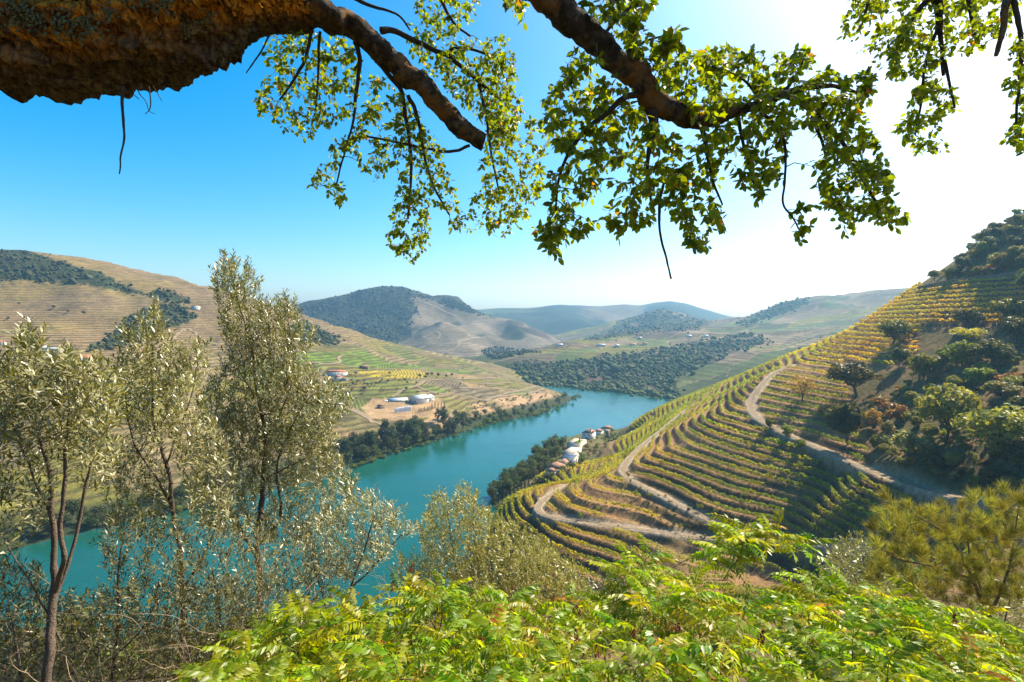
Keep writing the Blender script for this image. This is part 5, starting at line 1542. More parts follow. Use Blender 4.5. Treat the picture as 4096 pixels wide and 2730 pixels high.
class Grow:
    """twigs that join each new shoot to the nearest wood"""
    def __init__(self, up_pref):
        self.N = []; self.R = []; self.lines = []; self.up = up_pref
    def seed(self, P, R, step=0.05):
        Q = resample(np.concatenate([P, R[:, None]], 1), step)
        self.N += list(Q[:, :3]); self.R += list(Q[:, 3])
    def connect(self, T, rng, r_tip=0.0012, sag=0.0, max_r=0.012):
        N = np.zeros((len(self.N) + len(T) * 4, 3)); n = len(self.N); N[:n] = self.N
        R = np.zeros(len(N)); R[:n] = self.R
        d0 = np.array([((N[:n] - t) ** 2).sum(1).min() for t in T])
        for k in np.argsort(d0):
            t = T[k]
            v = N[:n] - t
            dist = np.sqrt((v ** 2).sum(1)) + 1e-6
            cost = dist * (1 + 0.9 * np.clip(self.up * v[:, 2] / dist + 0.25, 0, 2))
            j = cost.argmin(); a = N[j]; L = dist[j]
            q = np.linspace(0, 1, 5)[:, None]
            bend = rng.normal(size=3) * 0.09 * L + np.array([0, 0, sag * L])
            P = a * (1 - q) + t * q + np.sin(q * PI) * bend
            r0 = min(R[j] * 0.75, max_r, 0.0012 + 0.010 * L + r_tip)
            rr = np.linspace(max(r0, r_tip), r_tip, 5)
            self.lines.append((P, rr))
            N[n:n + 4] = P[1:]; R[n:n + 4] = rr[1:]; n += 4
        self.N = list(N[:n]); self.R = list(R[:n])

LEAF_T = np.array([0.0, 0.30, 0.30, 0.30, 0.68, 0.68, 0.68, 1.0])
LEAF_S = np.array([0.0, -0.44, 0.0, 0.44, -0.40, 0.0, 0.40, 0.0])
LEAF_F = [(0, 2, 1), (0, 3, 2), (1, 2, 5, 4), (2, 3, 6, 5), (4, 5, 7), (5, 6, 7)]
LEAF_FLAT = np.array([i for f in LEAF_F for i in f]); LEAF_CNT = np.array([len(f) for f in LEAF_F])
def leaf_verts(P, A, N, L, Wd, fold=0.16, curl=0.12):
    """broad leaves: base P, axis A, upper side N -> (n, 8, 3)"""
    B = np.cross(N, A)
    L = np.broadcast_to(L, (len(P),))[:, None, None]; Wd = np.broadcast_to(Wd, (len(P),))[:, None, None]
    t = LEAF_T[None, :, None]; s = LEAF_S[None, :, None]
    return P[:, None] + A[:, None] * t * L + B[:, None] * s * Wd + N[:, None] * (np.abs(s) * fold * Wd - curl * L * t * t)
NARR_T = np.array([0.0, 0.45, 0.45, 0.45, 1.0]); NARR_S = np.array([0, -0.5, 0, 0.5, 0.0])
NARR_F = np.array([(0, 2, 1), (0, 3, 2), (1, 2, 4), (2, 3, 4)])
def narrow_verts(P, A, N, L, Wd, fold=0.25, curl=0.08):
    B = np.cross(N, A)
    L = np.broadcast_to(L, (len(P),))[:, None, None]; Wd = np.broadcast_to(Wd, (len(P),))[:, None, None]
    t = NARR_T[None, :, None]; s = NARR_S[None, :, None]
    return P[:, None] + A[:, None] * t * L + B[:, None] * s * Wd + N[:, None] * (np.abs(s) * fold * Wd - curl * L * t * t)

def join_leaves(name, V, cols, mat, broad):
    n, m = V.shape[:2]
    if broad:
        flat = (LEAF_FLAT[None] + (np.arange(n) * m)[:, None]).ravel(); cnt = np.tile(LEAF_CNT, n)
        me = mesh_np(name, V.reshape(-1, 3), None, cnt, [mat], True, flat)
    else:
        me = mesh_np(name, V.reshape(-1, 3), (NARR_F[None] + (np.arange(n) * m)[:, None, None]).reshape(-1, 3), mats=[mat])
    attr_color(me, 'col', np.repeat(cols, m, 0))
    return me

def leaf_objects(root, base, P, A, N, L, Wd, cols, ncol, mats, broad, parts=300, name='leaf'):
    """the leaves that show largest become parts of their own, the rest one mass"""
    vis = (A * 0 + N)[:, 1]
    size = L / np.maximum(P[:, 1], 0.1)
    order = np.argsort(-size)
    big = order[:parts]; rest = order[parts:]
    o0 = np.zeros((1, 3)); fn = leaf_verts if broad else narrow_verts
    asp = float(np.median(Wd / L))
    protos = []
    for c in ncol:
        V = fn(o0, np.array([[0, 1.0, 0]]), np.array([[0, 0, 1.0]]), np.array([1.0]), np.array([asp]))
        protos.append(join_leaves(name, V, np.array([c]), mats, broad))
    B = np.cross(N, A)
    for i in big:
        o = bpy.data.objects.new(name, protos[int(RNG.integers(len(protos)))])
        o.parent = root
        s = float(L[i])
        M = Matrix(((-B[i, 0] * s, A[i, 0] * s, N[i, 0] * s, P[i, 0] - base[0]), (-B[i, 1] * s, A[i, 1] * s, N[i, 1] * s, P[i, 1] - base[1]), (-B[i, 2] * s, A[i, 2] * s, N[i, 2] * s, P[i, 2] - base[2]), (0, 0, 0, 1)))
        o.matrix_basis = M
        COL.objects.link(o)
    V = fn(P[rest] - base, A[rest], N[rest], L[rest], Wd[rest])
    obj('foliage', join_leaves('foliage', V, cols[rest], mats, broad), root, kind='stuff')

# ---------------------------------------------------------------- materials
def bark_mat():
    t = NT('cork_bark')
    p = t.objcoord()
    n1 = t.noise(4.0, 6, 0.65, p, 0.6); n2 = t.noise(34, 6, 0.75, p, 0.5); n3 = t.noise(3.2, 5, 0.65, p, 0.8); n4 = t.noise(9, 4, 0.6, p, 0.3)
    vm = t.n("ShaderNodeMapping", {'Vector': t.n("ShaderNodeMixRGB", {'Fac': 0.16, 'Color1': p, 'Color2': t.n("ShaderNodeTexNoise", {'Vector': p, 'Scale': 9.0}).outputs['Color']}, blend_type='ADD').outputs[0], 'Scale': (13.0, 5.0, 9.0)}).outputs[0]
    vor = t.n("ShaderNodeTexVoronoi", {'Vector': vm, 'Scale': 1.0}, feature='DISTANCE_TO_EDGE').outputs['Distance']
    fiss = t.ramp(vor, [(0.0, 0.0), (0.10, 0.75), (0.3, 1.0)])
    c = t.ramp(n2, [(0.28, (0.016, 0.012, 0.009)), (0.46, (0.075, 0.054, 0.037)), (0.62, (0.17, 0.13, 0.093)), (0.8, (0.30, 0.25, 0.19))])
    c = t.mix(t.ramp(n4, [(0.5, 0.0), (0.68, 0.55)]), c, (0.22, 0.19, 0.14))
    orange = t.ramp(n1, [(0.3, (0.26, 0.085, 0.012)), (0.5, (0.72, 0.31, 0.03)), (0.72, (0.40, 0.20, 0.04))])
    crack = t.n("ShaderNodeMapping", {'Vector': p, 'Scale': (62.0, 9.0, 9.0)}).outputs[0]
    ck = t.ramp(t.noise(1.0, 4, 0.6, crack, 1.0), [(0.36, 0.10), (0.50, 1.0)])
    cork = t.attr('cork').outputs['Fac']
    m1 = t.math('MULTIPLY', cork, t.ramp(n3, [(0.36, 0.0), (0.46, 1.0)]), True)
    c = t.mix(m1, c, t.mix(1.0, orange, ck, 'MULTIPLY'))
    c = t.mix(1.0, c, t.ramp(fiss, [(0.0, 0.5), (1.0, 1.0)]), 'MULTIPLY')
    h = t.math('ADD', t.math('MULTIPLY', n2, 0.8), t.math('ADD', t.math('MULTIPLY', ck, 0.3), t.math('MULTIPLY', fiss, 0.45)))
    return t.done(t.principled(c, 0.92, 0.12, t.bump(h, 1.0, 0.025)))
M_CORK = bark_mat()
def branch_mat():
    t = NT('branch_bark'); p = t.objcoord()
    n = t.noise(18, 5, 0.7, p, 0.3); n3 = t.noise(5, 3, 0.6, p)
    c = t.ramp(n, [(0.3, (0.010, 0.008, 0.006)), (0.5, (0.055, 0.040, 0.027)), (0.7, (0.19, 0.15, 0.11))])
    c = t.mix(t.ramp(n3, [(0.52, 0.0), (0.62, 0.6)]), c, (0.28, 0.14, 0.045))
    return t.done(t.principled(c, 0.9, 0.15, t.bump(t.math('ADD', n, t.noise(60, 4, 0.7, p)), 1.0, 0.02)))
M_BRANCH = branch_mat()
M_TWIG = simple_mat('twig_bark', (0.05, 0.036, 0.025), 0.85, 0.4, 30.0, 0.2)
M_DRYTWIG = simple_mat('dry_twig', (0.36, 0.26, 0.17), 0.85, 0.35, 30.0, 0.2)
M_STEM = simple_mat('sumac_stem', (0.17, 0.11, 0.06), 0.85, 0.4, 30.0, 0.2)
M_OLIVEW = simple_mat('olive_bark', (0.135, 0.10, 0.075), 0.9, 0.5, 22.0, 0.15, 0.8)
M_LICHEN = simple_mat('lichen', (0.17, 0.175, 0.095), 0.95, 0.35, 40.0, 0.1, 0.8)
M_CORKLEAF = leaf_mat('cork_oak_leaf', 0.62, 0.42, 0.45, (1.7, 1.65, 0.2), 0.35, 0.02)
M_SUMAC = leaf_mat('sumac_leaf', 0.52, 0.4, 0.45, (1.5, 1.45, 0.25), 0.3, 0.02)
M_FRUIT = simple_mat('sumac_fruit', (0.20, 0.045, 0.018), 0.8, 0.5, 60.0, 0.2)
M_NEEDLE = leaf_mat('pine_needles', 0.35, 0.5, 0.35, (1.4, 1.2, 0.5), 0.2, 0.02)

def olive_mat(name='olive_leaf', silver=0.5, spec=0.6):
    t = NT(name)
    c = t.attr('col').outputs['Color']
    oi = t.n("ShaderNodeObjectInfo").outputs['Random']
    c = t.mix(1.0, c, t.ramp(oi, [(0.0, 0.8), (1.0, 1.2)]), 'MULTIPLY')
    back = t.n("ShaderNodeNewGeometry").outputs['Backfacing']
    under = t.mix(silver, c, (0.52, 0.48, 0.27))
    cc = t.mix(back, c, under)
    p = t.principled(cc, 0.30, spec)
    tr = t.n("ShaderNodeBsdfTranslucent", {'Color': t.mix(1.0, c, (1.6, 1.5, 0.5), 'MULTIPLY')})
    m = t.n("ShaderNodeMixShader", {0: 0.28}); t.t.links.new(p.outputs[0], m.inputs[1]); t.t.links.new(tr.outputs[0], m.inputs[2])
    return t.done(m)
M_OLIVE = olive_mat()
M_OLIVE_Y = olive_mat('olive_leaf_yellowish', 0.25, 0.35)

# ================================================================ the cork oak
def build_cork_oak():
    rng = np.random.default_rng(101)
    base = np.array([-4.6, 2.2, 125.5])
    root = obj('cork_oak', None, loc=tuple(base), label='old cork oak whose massive bark covered limb and leafy branches overhang the view', cat='tree')
    def rel(V): return V - base
    # great limb, with furrowed bark
    LIMB = [(-380, 70, 2.45, 92), (-200, 30, 2.6, 80), (-60, 16, 2.72, 68), (40, 12, 2.8, 66), (110, 7, 2.88, 67), (160, 1, 2.95, 66), (200, -3, 3.02, 58), (235, -4, 3.1, 43), (265, 0, 3.18, 30), (290, 6, 3.24, 21), (315, 13, 3.3, 14)]
    P, R = path(LIMB)
    Q = resample(np.concatenate([P, R[:, None]], 1), 0.012); P, R = Q[:, :3], Q[:, 3]
    n = 150
    V, F = tube(P, R, n)
    nr = len(P)
    s = np.repeat(np.concatenate([[0], np.cumsum(np.linalg.norm(np.diff(P, axis=0), axis=1))]), n); th = np.tile(np.arange(n) / n * 2 * PI, nr)
    rad = np.repeat(R, n)
    ctr = np.repeat(P, n, 0)
    out = unit(V - ctr)
    cx, cy2 = np.cos(th), np.sin(th)
    a = fbm(s * 3.2 + cx * 1.3, cy2 * 2.0 + 5 + cx, 4, 201); b = fbm(s * 11 + cx * 3, cy2 * 5 + cx * 3, 4, 205)
    ridg = 1 - np.abs(fbm(s * 6 + 3 * cx, th * 2.2 * 0 + cy2 * 7 + cx * 2, 3, 209)) * 2
    plates = sstep(0.0, 0.25, fbm(s * 5.0, cy2 * 3.5 + cx * 3.5, 3, 213))
    k = np.clip(rad / 0.3, 0.25, 1.0)
    fine = fbm(s * 34 + cx * 9, cy2 * 14 + cx * 11, 3, 217); furrow = np.abs(fbm(s * 9 + cx * 4, cy2 * 9 + cx * 6, 3, 219))
    disp = (0.065 * a + 0.034 * b + 0.030 * ridg + 0.03 * plates + 0.028 * fine - 0.04 * sstep(0.08, 0.0, furrow)) * k
    V = V + out * disp[:, None]
    me = mesh_np('limb', rel(V), F, mats=[M_CORK])
    # the lower flank is stripped down to orange cork in bands
    low = out[:, 2]; toward = -out[:, 1]
    band = sstep(-0.95, -0.55, low) * sstep(0.10, -0.25, low) * sstep(-0.3, 0.3, toward) + 0.35 * sstep(-0.2, 0.3, fbm(s * 3, cy2 * 3 + cx, 2, 220)) * sstep(0.2, 0.8, toward)
    attr_float(me, 'cork', np.clip(band, 0, 1))
    limb = obj('limb', me, root)
    # lichen crusts
    for (px, py, sz) in ((85, 28, 0.055), (60, 22, 0.07), (160, 10, 0.06), (40, 24, 0.05), (20, 12, 0.06), (205, 28, 0.05), (135, 8, 0.05), (110, 18, 0.04), (195, 30, 0.035), (12, 5, 0.05)):
        d_ = 2.35
        ray = W(px, py, 1.0) - np.array([0, 0, EYE]); ray /= ray[1]
        vv = V - np.array([0, 0, EYE]); qq = vv / vv[:, 1:2]
        near = np.hypot(qq[:, 0] - ray[0], qq[:, 2] - ray[2]); cand = np.where(near < 0.02)[0]
        if len(cand) == 0: continue
        c = V[cand[V[cand, 1].argmin()]]
        S = Soup()
        for q in range(110):
            off = rng.normal(size=3) * sz * np.array([1, 0.2, 0.6])
            r_ = sz * rng.uniform(0.06, 0.17)
            S.add(ICO_V * np.array([1, 0.35, 1]) * r_ * (1 + 0.4 * rng.normal(size=(12, 1))) + c + off, ICO_F)
        for v in S.V: v -= base.astype(np.float32)
        obj('lichen_patch', S.mesh('lichen_patch', [M_LICHEN]), limb, kind='stuff')
    BR = Grow(-1.0)
    def branch(L, mat=M_BRANCH, nseg=14, name='branch', rough=0.10, seed=True):
        P, R = path(L)
        if R.max() > 0.03: R = R * 0.86
        Q = resample(np.concatenate([P, R[:, None]], 1), max(0.012, R.max() * 0.2)); P, R = Q[:, :3], Q[:, 3]
        P = P + np.stack([fbm(np.arange(len(P)) * 0.13, np.full(len(P), k_ * 7.0 + L[0][0]), 2, 300 + k_) for k_ in range(3)], 1) * R[:, None] * 0.5
        V, F = tube(P, R, nseg)
        nn = nseg
        o_ = unit(V - np.repeat(P, nn, 0))
        V = V + o_ * (np.repeat(R, nn) * rough * (2.4 * fbm(V[:, 0] * 22, V[:, 2] * 22 + V[:, 1] * 15, 3, 305) + 1.6 * fbm(V[:, 0] * 75, V[:, 2] * 75 + V[:, 1] * 60, 3, 307)))[:, None]
        V = np.concatenate([V, P[-1:]]); last = (len(P) - 1) * nn
        flat = np.concatenate([F.ravel(), np.array([(last + i, last + (i + 1) % nn, len(V) - 1) for i in range(nn)]).ravel()])
        cnt = np.concatenate([np.full(len(F), 4), np.full(nn, 3)])
        o = obj(name, mesh_np(name, rel(V), None, cnt, [mat], True, flat), root)
        if seed: BR.seed(P, R)
        return o
    # trunk outside the picture that carries the limb, and the fork that carries the upper branches
    branch([(-380, 70, 2.45, 92), (-470, 200, 2.3, 100), (-520, 500, 2.2, 110), (-530, 1020, 2.15, 125)], M_CORK, 28, 'trunk', 0.1, False)
    branch([(150, 0, 2.95, 45), (230, -60, 2.85, 40), (340, -95, 2.6, 32), (450, -60, 2.35, 27), (530, -16, 2.2, 23)], M_BRANCH, 18, 'branch', 0.12, False)
    branch([(340, -95, 2.6, 26), (600, -170, 2.5, 22), (800, -120, 2.7, 16), (900, -60, 2.8, 12), (935, -10, 2.85, 5), (941, 40, 2.9, 2.4), (944, 75, 2.9, 1.5)], M_BRANCH, 14, 'branch')
    branch([(800, -120, 2.7, 14), (960, -90, 2.6, 9), (1010, -20, 2.6, 5), (1004, 25, 2.6, 3), (997, 56, 2.6, 2.2)], M_BRANCH, 10, 'branch')
    branch([(292, 5, 3.24, 22), (334, 20, 3.32, 13.5), (373, 40, 3.4, 13.5), (398, 64, 3.46, 12.5), (425, 92, 3.52, 11.5), (452, 118, 3.58, 10.5), (475, 135, 3.62, 10), (486, 143, 3.65, 9)], M_BRANCH, 20, 'branch')
    branch([(530, -16, 2.2, 22), (556, 4, 2.2, 19), (580, 26, 2.22, 16), (605, 47, 2.25, 14.5), (632, 66, 2.28, 14.5), (648, 92, 2.3, 13.5), (672, 112, 2.34, 12), (700, 122, 2.4, 9), (737, 112, 2.45, 6.5), (763, 106, 2.5, 5), (783, 94, 2.5, 4), (809, 86, 2.55, 3.2), (839, 86, 2.6, 2.4), (869, 97, 2.6, 1.6)], M_BRANCH, 18, 'branch')
    for L in (
        [(381, 30, 3.45, 4), (392, 30, 3.5, 3.2), (417, 42, 3.55, 2.8), (446, 54, 3.6, 2.6), (466, 70, 3.65, 2.4), (480, 84, 3.7, 2), (492, 92, 3.75, 1.6), (497, 108, 3.8, 1.2)],
        [(446, 54, 3.6, 2), (455, 46, 3.6, 1.6), (478, 50, 3.7, 1.3), (500, 62, 3.7, 1)],
        [(478, 84, 3.7, 1.8), (484, 105, 3.7, 1.5), (488, 130, 3.7, 1.3), (492, 160, 3.75, 1.1), (500, 195, 3.75, 0.9)],
        [(355, 42, 3.4, 2.6), (362, 56, 3.4, 2.2), (356, 88, 3.45, 1.8), (354, 121, 3.5, 1.2), (345, 150, 3.5, 1), (336, 185, 3.5, 0.8)],
        [(369, 51, 3.42, 3), (394, 82, 3.5, 2.6), (403, 93, 3.5, 2.3), (406, 119, 3.55, 2), (411, 150, 3.6, 1.7), (411, 180, 3.6, 1.4), (408, 219, 3.6, 1.1)],
        [(408, 95, 3.5, 2.2), (420, 123, 3.55, 1.8), (424, 158, 3.6, 1.4), (434, 190, 3.6, 1.1), (450, 215, 3.6, .9)],
        [(469, 146, 3.6, 1.6), (452, 153, 3.55, 1.5), (425, 149, 3.5, 1.4), (390, 140, 3.5, 1.2), (362, 136, 3.5, 1), (345, 141, 3.5, 0.8)],
        [(311, 30, 3.28, 2), (308, 53, 3.3, 1.8), (297, 77, 3.35, 1.5), (280, 100, 3.35, 1)],
        [(320, 32, 3.3, 1.6), (318, 70, 3.35, 1.3), (316, 110, 3.4, 1)],
        [(653, 112, 2.32, 6), (655, 122, 2.32, 5), (654, 132, 2.32, 4), (649, 149, 2.32, 2.2), (647, 170, 2.34, 1.8), (651, 202, 2.35, 1.3)],
        [(637, 93, 2.28, 3.6), (623, 96, 2.25, 3), (609, 112, 2.22, 2.6), (588, 126, 2.2, 2.2), (570, 149, 2.2, 1.8), (558, 175, 2.2, 1.5), (556, 211, 2.2, 1.1)],
        [(700, 122, 2.4, 3), (706, 150, 2.4, 2), (712, 180, 2.4, 1.4), (722, 205, 2.4, 1)],
        [(783, 94, 2.5, 3.2), (809, 107, 2.5, 2.8), (830, 128, 2.55, 2.4), (848, 151, 2.6, 2), (862, 180, 2.6, 1.6), (879, 207, 2.65, 1.1)],
        [(809, 107, 2.5, 2.2), (818, 128, 2.5, 1.8), (826, 158, 2.5, 1.3)],
        [(737, 112, 2.45, 2.4), (742, 140, 2.45, 1.8), (748, 165, 2.45, 1.3), (756, 190, 2.45, 1)],
        [(763, 106, 2.5, 2), (752, 88, 2.5, 1.6), (740, 76, 2.5, 1.2), (712, 66, 2.5, 1)],
        [(783, 94, 2.5, 2), (800, 70, 2.5, 1.4), (808, 48, 2.5, 0.9)],
        [(760, 112, 2.45, 1.8), (784, 130, 2.4, 1.5), (786, 180, 2.4, 1.1), (781, 204, 2.4, 1), (792, 216, 2.4, 0.9), (799, 229, 2.4, 0.8)],
        [(600, 42, 2.25, 2), (610, 26, 2.25, 1.6), (628, 12, 2.25, 1.2), (640, -10, 2.3, 1)],
        [(623, 56, 2.28, 2), (640, 42, 2.25, 1.4), (662, 36, 2.25, 1)],
        [(338, -30, 3.4, 5), (345, -6, 3.5, 3), (370, 6, 3.5, 2), (400, 14, 3.55, 1.2), (410, 30, 3.55, 1)],
        [(430, -40, 3.5, 3), (440, 0, 3.6, 2), (452, 22, 3.6, 1.3), (470, 36, 3.6, 1)],
        [(935, -10, 2.85, 3), (910, 20, 2.85, 2), (895, 45, 2.85, 1.2)], [(941, 20, 2.9, 2), (925, 60, 2.9, 1.6), (922, 100, 2.9, 1.2), (915, 135, 2.9, 1)],
        [(944, 60, 2.9, 1.6), (950, 85, 2.9, 1.3), (955, 108, 2.9, .9)], [(960, -60, 2.8, 4), (968, 0, 2.8, 2), (975, 35, 2.8, 1.2)], [(1010, -20, 2.6, 3), (1022, 40, 2.6, 2), (1018, 90, 2.6, 1.4), (1016, 135, 2.6, 1)],
        [(880, -60, 2.8, 3), (870, -10, 2.8, 2), (862, 25, 2.8, 1.2)],
    ):
        branch(L, M_TWIG, 6, 'twig_branch', 0.05)
    # bare hanging twigs
    for L in ([(123, 86, 2.7, 1.6), (123, 112, 2.7, 1.3), (124.5, 140, 2.7, 1.0), (120, 157, 2.7, 0.8), (121, 164, 2.7, 0.7), (119.5, 174, 2.7, 0.6)],
              [(124, 90, 2.7, 0.6), (131, 92, 2.7, 0.5), (139, 99, 2.7, 0.35)], [(137, 88, 2.7, 0.6), (140, 95, 2.7, 0.5), (147, 102, 2.7, 0.45), (148, 111, 2.7, 0.4), (155, 114, 2.7, 0.3)], [(149, 86, 2.7, 0.8), (151, 98, 2.7, 0.7), (150.5, 110, 2.7, 0.5), (145, 114, 2.7, 0.3)], [(153, 86, 2.7, 0.5), (158, 94, 2.7, 0.4), (162, 101, 2.7, 0.3)],
              [(269, 34, 3.1, 1.0), (262, 50, 3.1, 0.9), (254, 62, 3.1, 0.8), (246, 73, 3.1, 0.6)],
              [(664, 180, 2.35, 1.6), (658, 214, 2.35, 1.4), (660, 235, 2.35, 1.2), (666, 258, 2.35, 1.1), (671, 279, 2.35, 0.9)]):
        branch(L, M_TWIG, 6, 'bare_twig', 0.1, False)
    F = [
        ([(267, 30), (260, 77), (250, 89), (262, 121), (294, 139), (308, 144), (315, 130), (338, 130), (355, 109), (362, 81), (355, 44), (334, 36), (311, 33)], 210, 3.2, 3.9, 0.036),
        ([(362, 112), (359, 133), (334, 139), (327, 158), (308, 179), (317, 193), (325, 186), (336, 207), (346, 203), (343, 179), (345, 158), (362, 158), (360, 170), (381, 186), (389, 167), (396, 163), (396, 191), (390, 217), (385, 237), (399, 263), (417, 263), (429, 239), (429, 210), (440, 215), (452, 233), (464, 228), (460, 193), (446, 175), (443, 151), (425, 125), (408, 100), (390, 79), (373, 75)], 360, 3.3, 4.0, 0.036),
        ([(340, -8), (413, -8), (417, 32), (401, 44), (418, 62), (443, 84), (460, 104), (492, 130), (496, 151), (488, 160), (500, 150), (525, 114), (518, 98), (515, 58), (510, 39), (483, 37), (460, 46), (434, 44), (428, 20), (420, -8)], 270, 3.4, 4.1, 0.036),
        ([(427, -8), (480, -8), (478, 20), (462, 30), (450, 40), (436, 40)], 45, 3.4, 4.0, 0.036),
        ([(488, 110), (500, 60), (516, 98), (526, 114), (553, 140), (544, 158), (546, 175), (535, 219), (500, 236), (466, 230), (472, 190), (480, 160)], 230, 3.3, 4.0, 0.037),
        ([(575, 47), (567, 67), (556, 84), (537, 105), (535, 123), (545, 125), (551, 140), (549, 175), (532, 228), (542, 246), (556, 260), (575, 242), (591, 223), (595, 198), (609, 175), (612, 191), (602, 228), (614, 237), (637, 228), (656, 214), (668, 205), (686, 165), (675, 140), (658, 128), (640, 108), (623, 82), (605, 62)], 300, 2.0, 2.6, 0.038),
        ([(660, 205), (675, 214), (668, 239), (681, 237), (689, 246), (705, 251), (712, 240), (728, 226), (716, 211), (693, 198), (698, 181), (690, 160), (670, 170)], 60, 2.2, 2.5, 0.038),
        ([(579, -8), (651, -8), (649, 17), (630, 23), (649, 35), (675, 28), (684, 42), (672, 58), (653, 61), (623, 44), (596, 20)], 75, 2.0, 2.5, 0.042),
        ([(653, 67), (684, 53), (731, 46), (756, 50), (790, 55), (809, 40), (820, 67), (832, 75), (877, 74), (874, 102), (855, 105), (840, 106), (804, 130), (778, 135), (725, 130), (690, 118), (662, 100)], 330, 2.2, 2.8, 0.037),
        ([(820, 100), (855, 105), (865, 126), (890, 153), (891, 181), (899, 210), (911, 224), (897, 230), (870, 226), (841, 237), (837, 223), (818, 203), (814, 177), (822, 150), (808, 120)], 230, 2.3, 2.9, 0.035),
        ([(700, 130), (778, 130), (790, 160), (770, 185), (755, 205), (742, 190), (735, 160), (715, 190), (700, 190), (690, 150)], 95, 2.2, 2.6, 0.037),
        ([(786, 225), (800, 219), (811, 228), (805, 245), (792, 240)], 5, 2.35, 2.45, 0.04), ([(800, 200), (812, 198), (812, 214), (803, 214)], 3, 2.35, 2.45, 0.04),
        ([(848, -8), (841, 33), (855, 53), (879, 51), (883, 61), (885, 81), (911, 81), (906, 105), (895, 139), (918, 153), (948, 151), (939, 132), (949, 116), (958, 109), (953, 86), (938, 74), (950, 44), (962, 54), (978, 54), (978, 44), (997, 39), (1030, -8)], 300, 2.6, 3.2, 0.036),
        ([(1008, 45), (1030, 30), (1034, 160), (1015, 152), (1005, 147), (1012, 110), (1008, 95)], 55, 2.4, 2.8, 0.036),
        ([(505, 0), (526, 0), (527, 28), (515, 32), (505, 26)], 8, 2.3, 2.5, 0.04),
    ]
    T = []; LS = []
    for poly, n, a, b, sz in F:
        n = int(n * 1.1); T.append(samp_poly(poly, n, rng, a, b)); LS.append(np.full(n, sz))
    T = np.concatenate(T); LS = np.concatenate(LS)
    BR.connect(T, rng, 0.0009, 0.10, 0.006)
    S = Soup()
    for P, r in BR.lines: S.tube(rel(P)[[0, 1, 3, 4]], r[[0, 1, 3, 4]], 3)
    obj('twigs', S.mesh('twigs', [M_TWIG]), root, kind='stuff')
    # leaves along the last stretch of each twig
    LP, LA, LN, LL, LC = [], [], [], [], []
    order = np.array([np.argmin(((T - P[-1]) ** 2).sum(1)) for P, r in BR.lines])
    for (P, r), k in zip(BR.lines, order):
        m = rng.integers(6, 10)
        d = unit(P[-1] - P[-2])
        L = np.linalg.norm(P[-1] - P[0])
        for q in range(m):
            t = 1 - (q / m) * min(0.9, 0.075 / max(L, 0.02))
            f = t * 4; i = min(int(f), 3)
            b = P[i] * (1 - (f - i)) + P[i + 1] * (f - i)
            a = unit(d * 0.35 + rng.normal(size=3) * 0.75 + np.array([0, 0, -0.45]))
            nn = unit(rng.normal(size=3) * 0.7 + np.array([0.1, -0.1, 0.75])); nn = unit(nn - a * (nn @ a))
            LP.append(b + a * 0.006); LA.append(a); LN.append(nn); LL.append(LS[k] * rng.uniform(0.7, 1.25))
            y = rng.random()
            LC.append(np.array([0.125, 0.145, 0.008]) * (0.5 + 0.8 * y) + np.array([0.09, 0.07, 0.0]) * rng.random() ** 2 if rng.random() > 0.012 else np.array([0.35, 0.12, 0.02]))
    LP, LA, LN, LL, LC = map(np.array, (LP, LA, LN, LL, LC))
    leaf_objects(root, base, LP, LA, LN, LL, LL * 0.62, LC, [(0.12, 0.14, 0.008), (0.20, 0.19, 0.010), (0.08, 0.105, 0.008)], M_CORKLEAF, True)
    print('cork leaves', len(LP))
build_cork_oak()

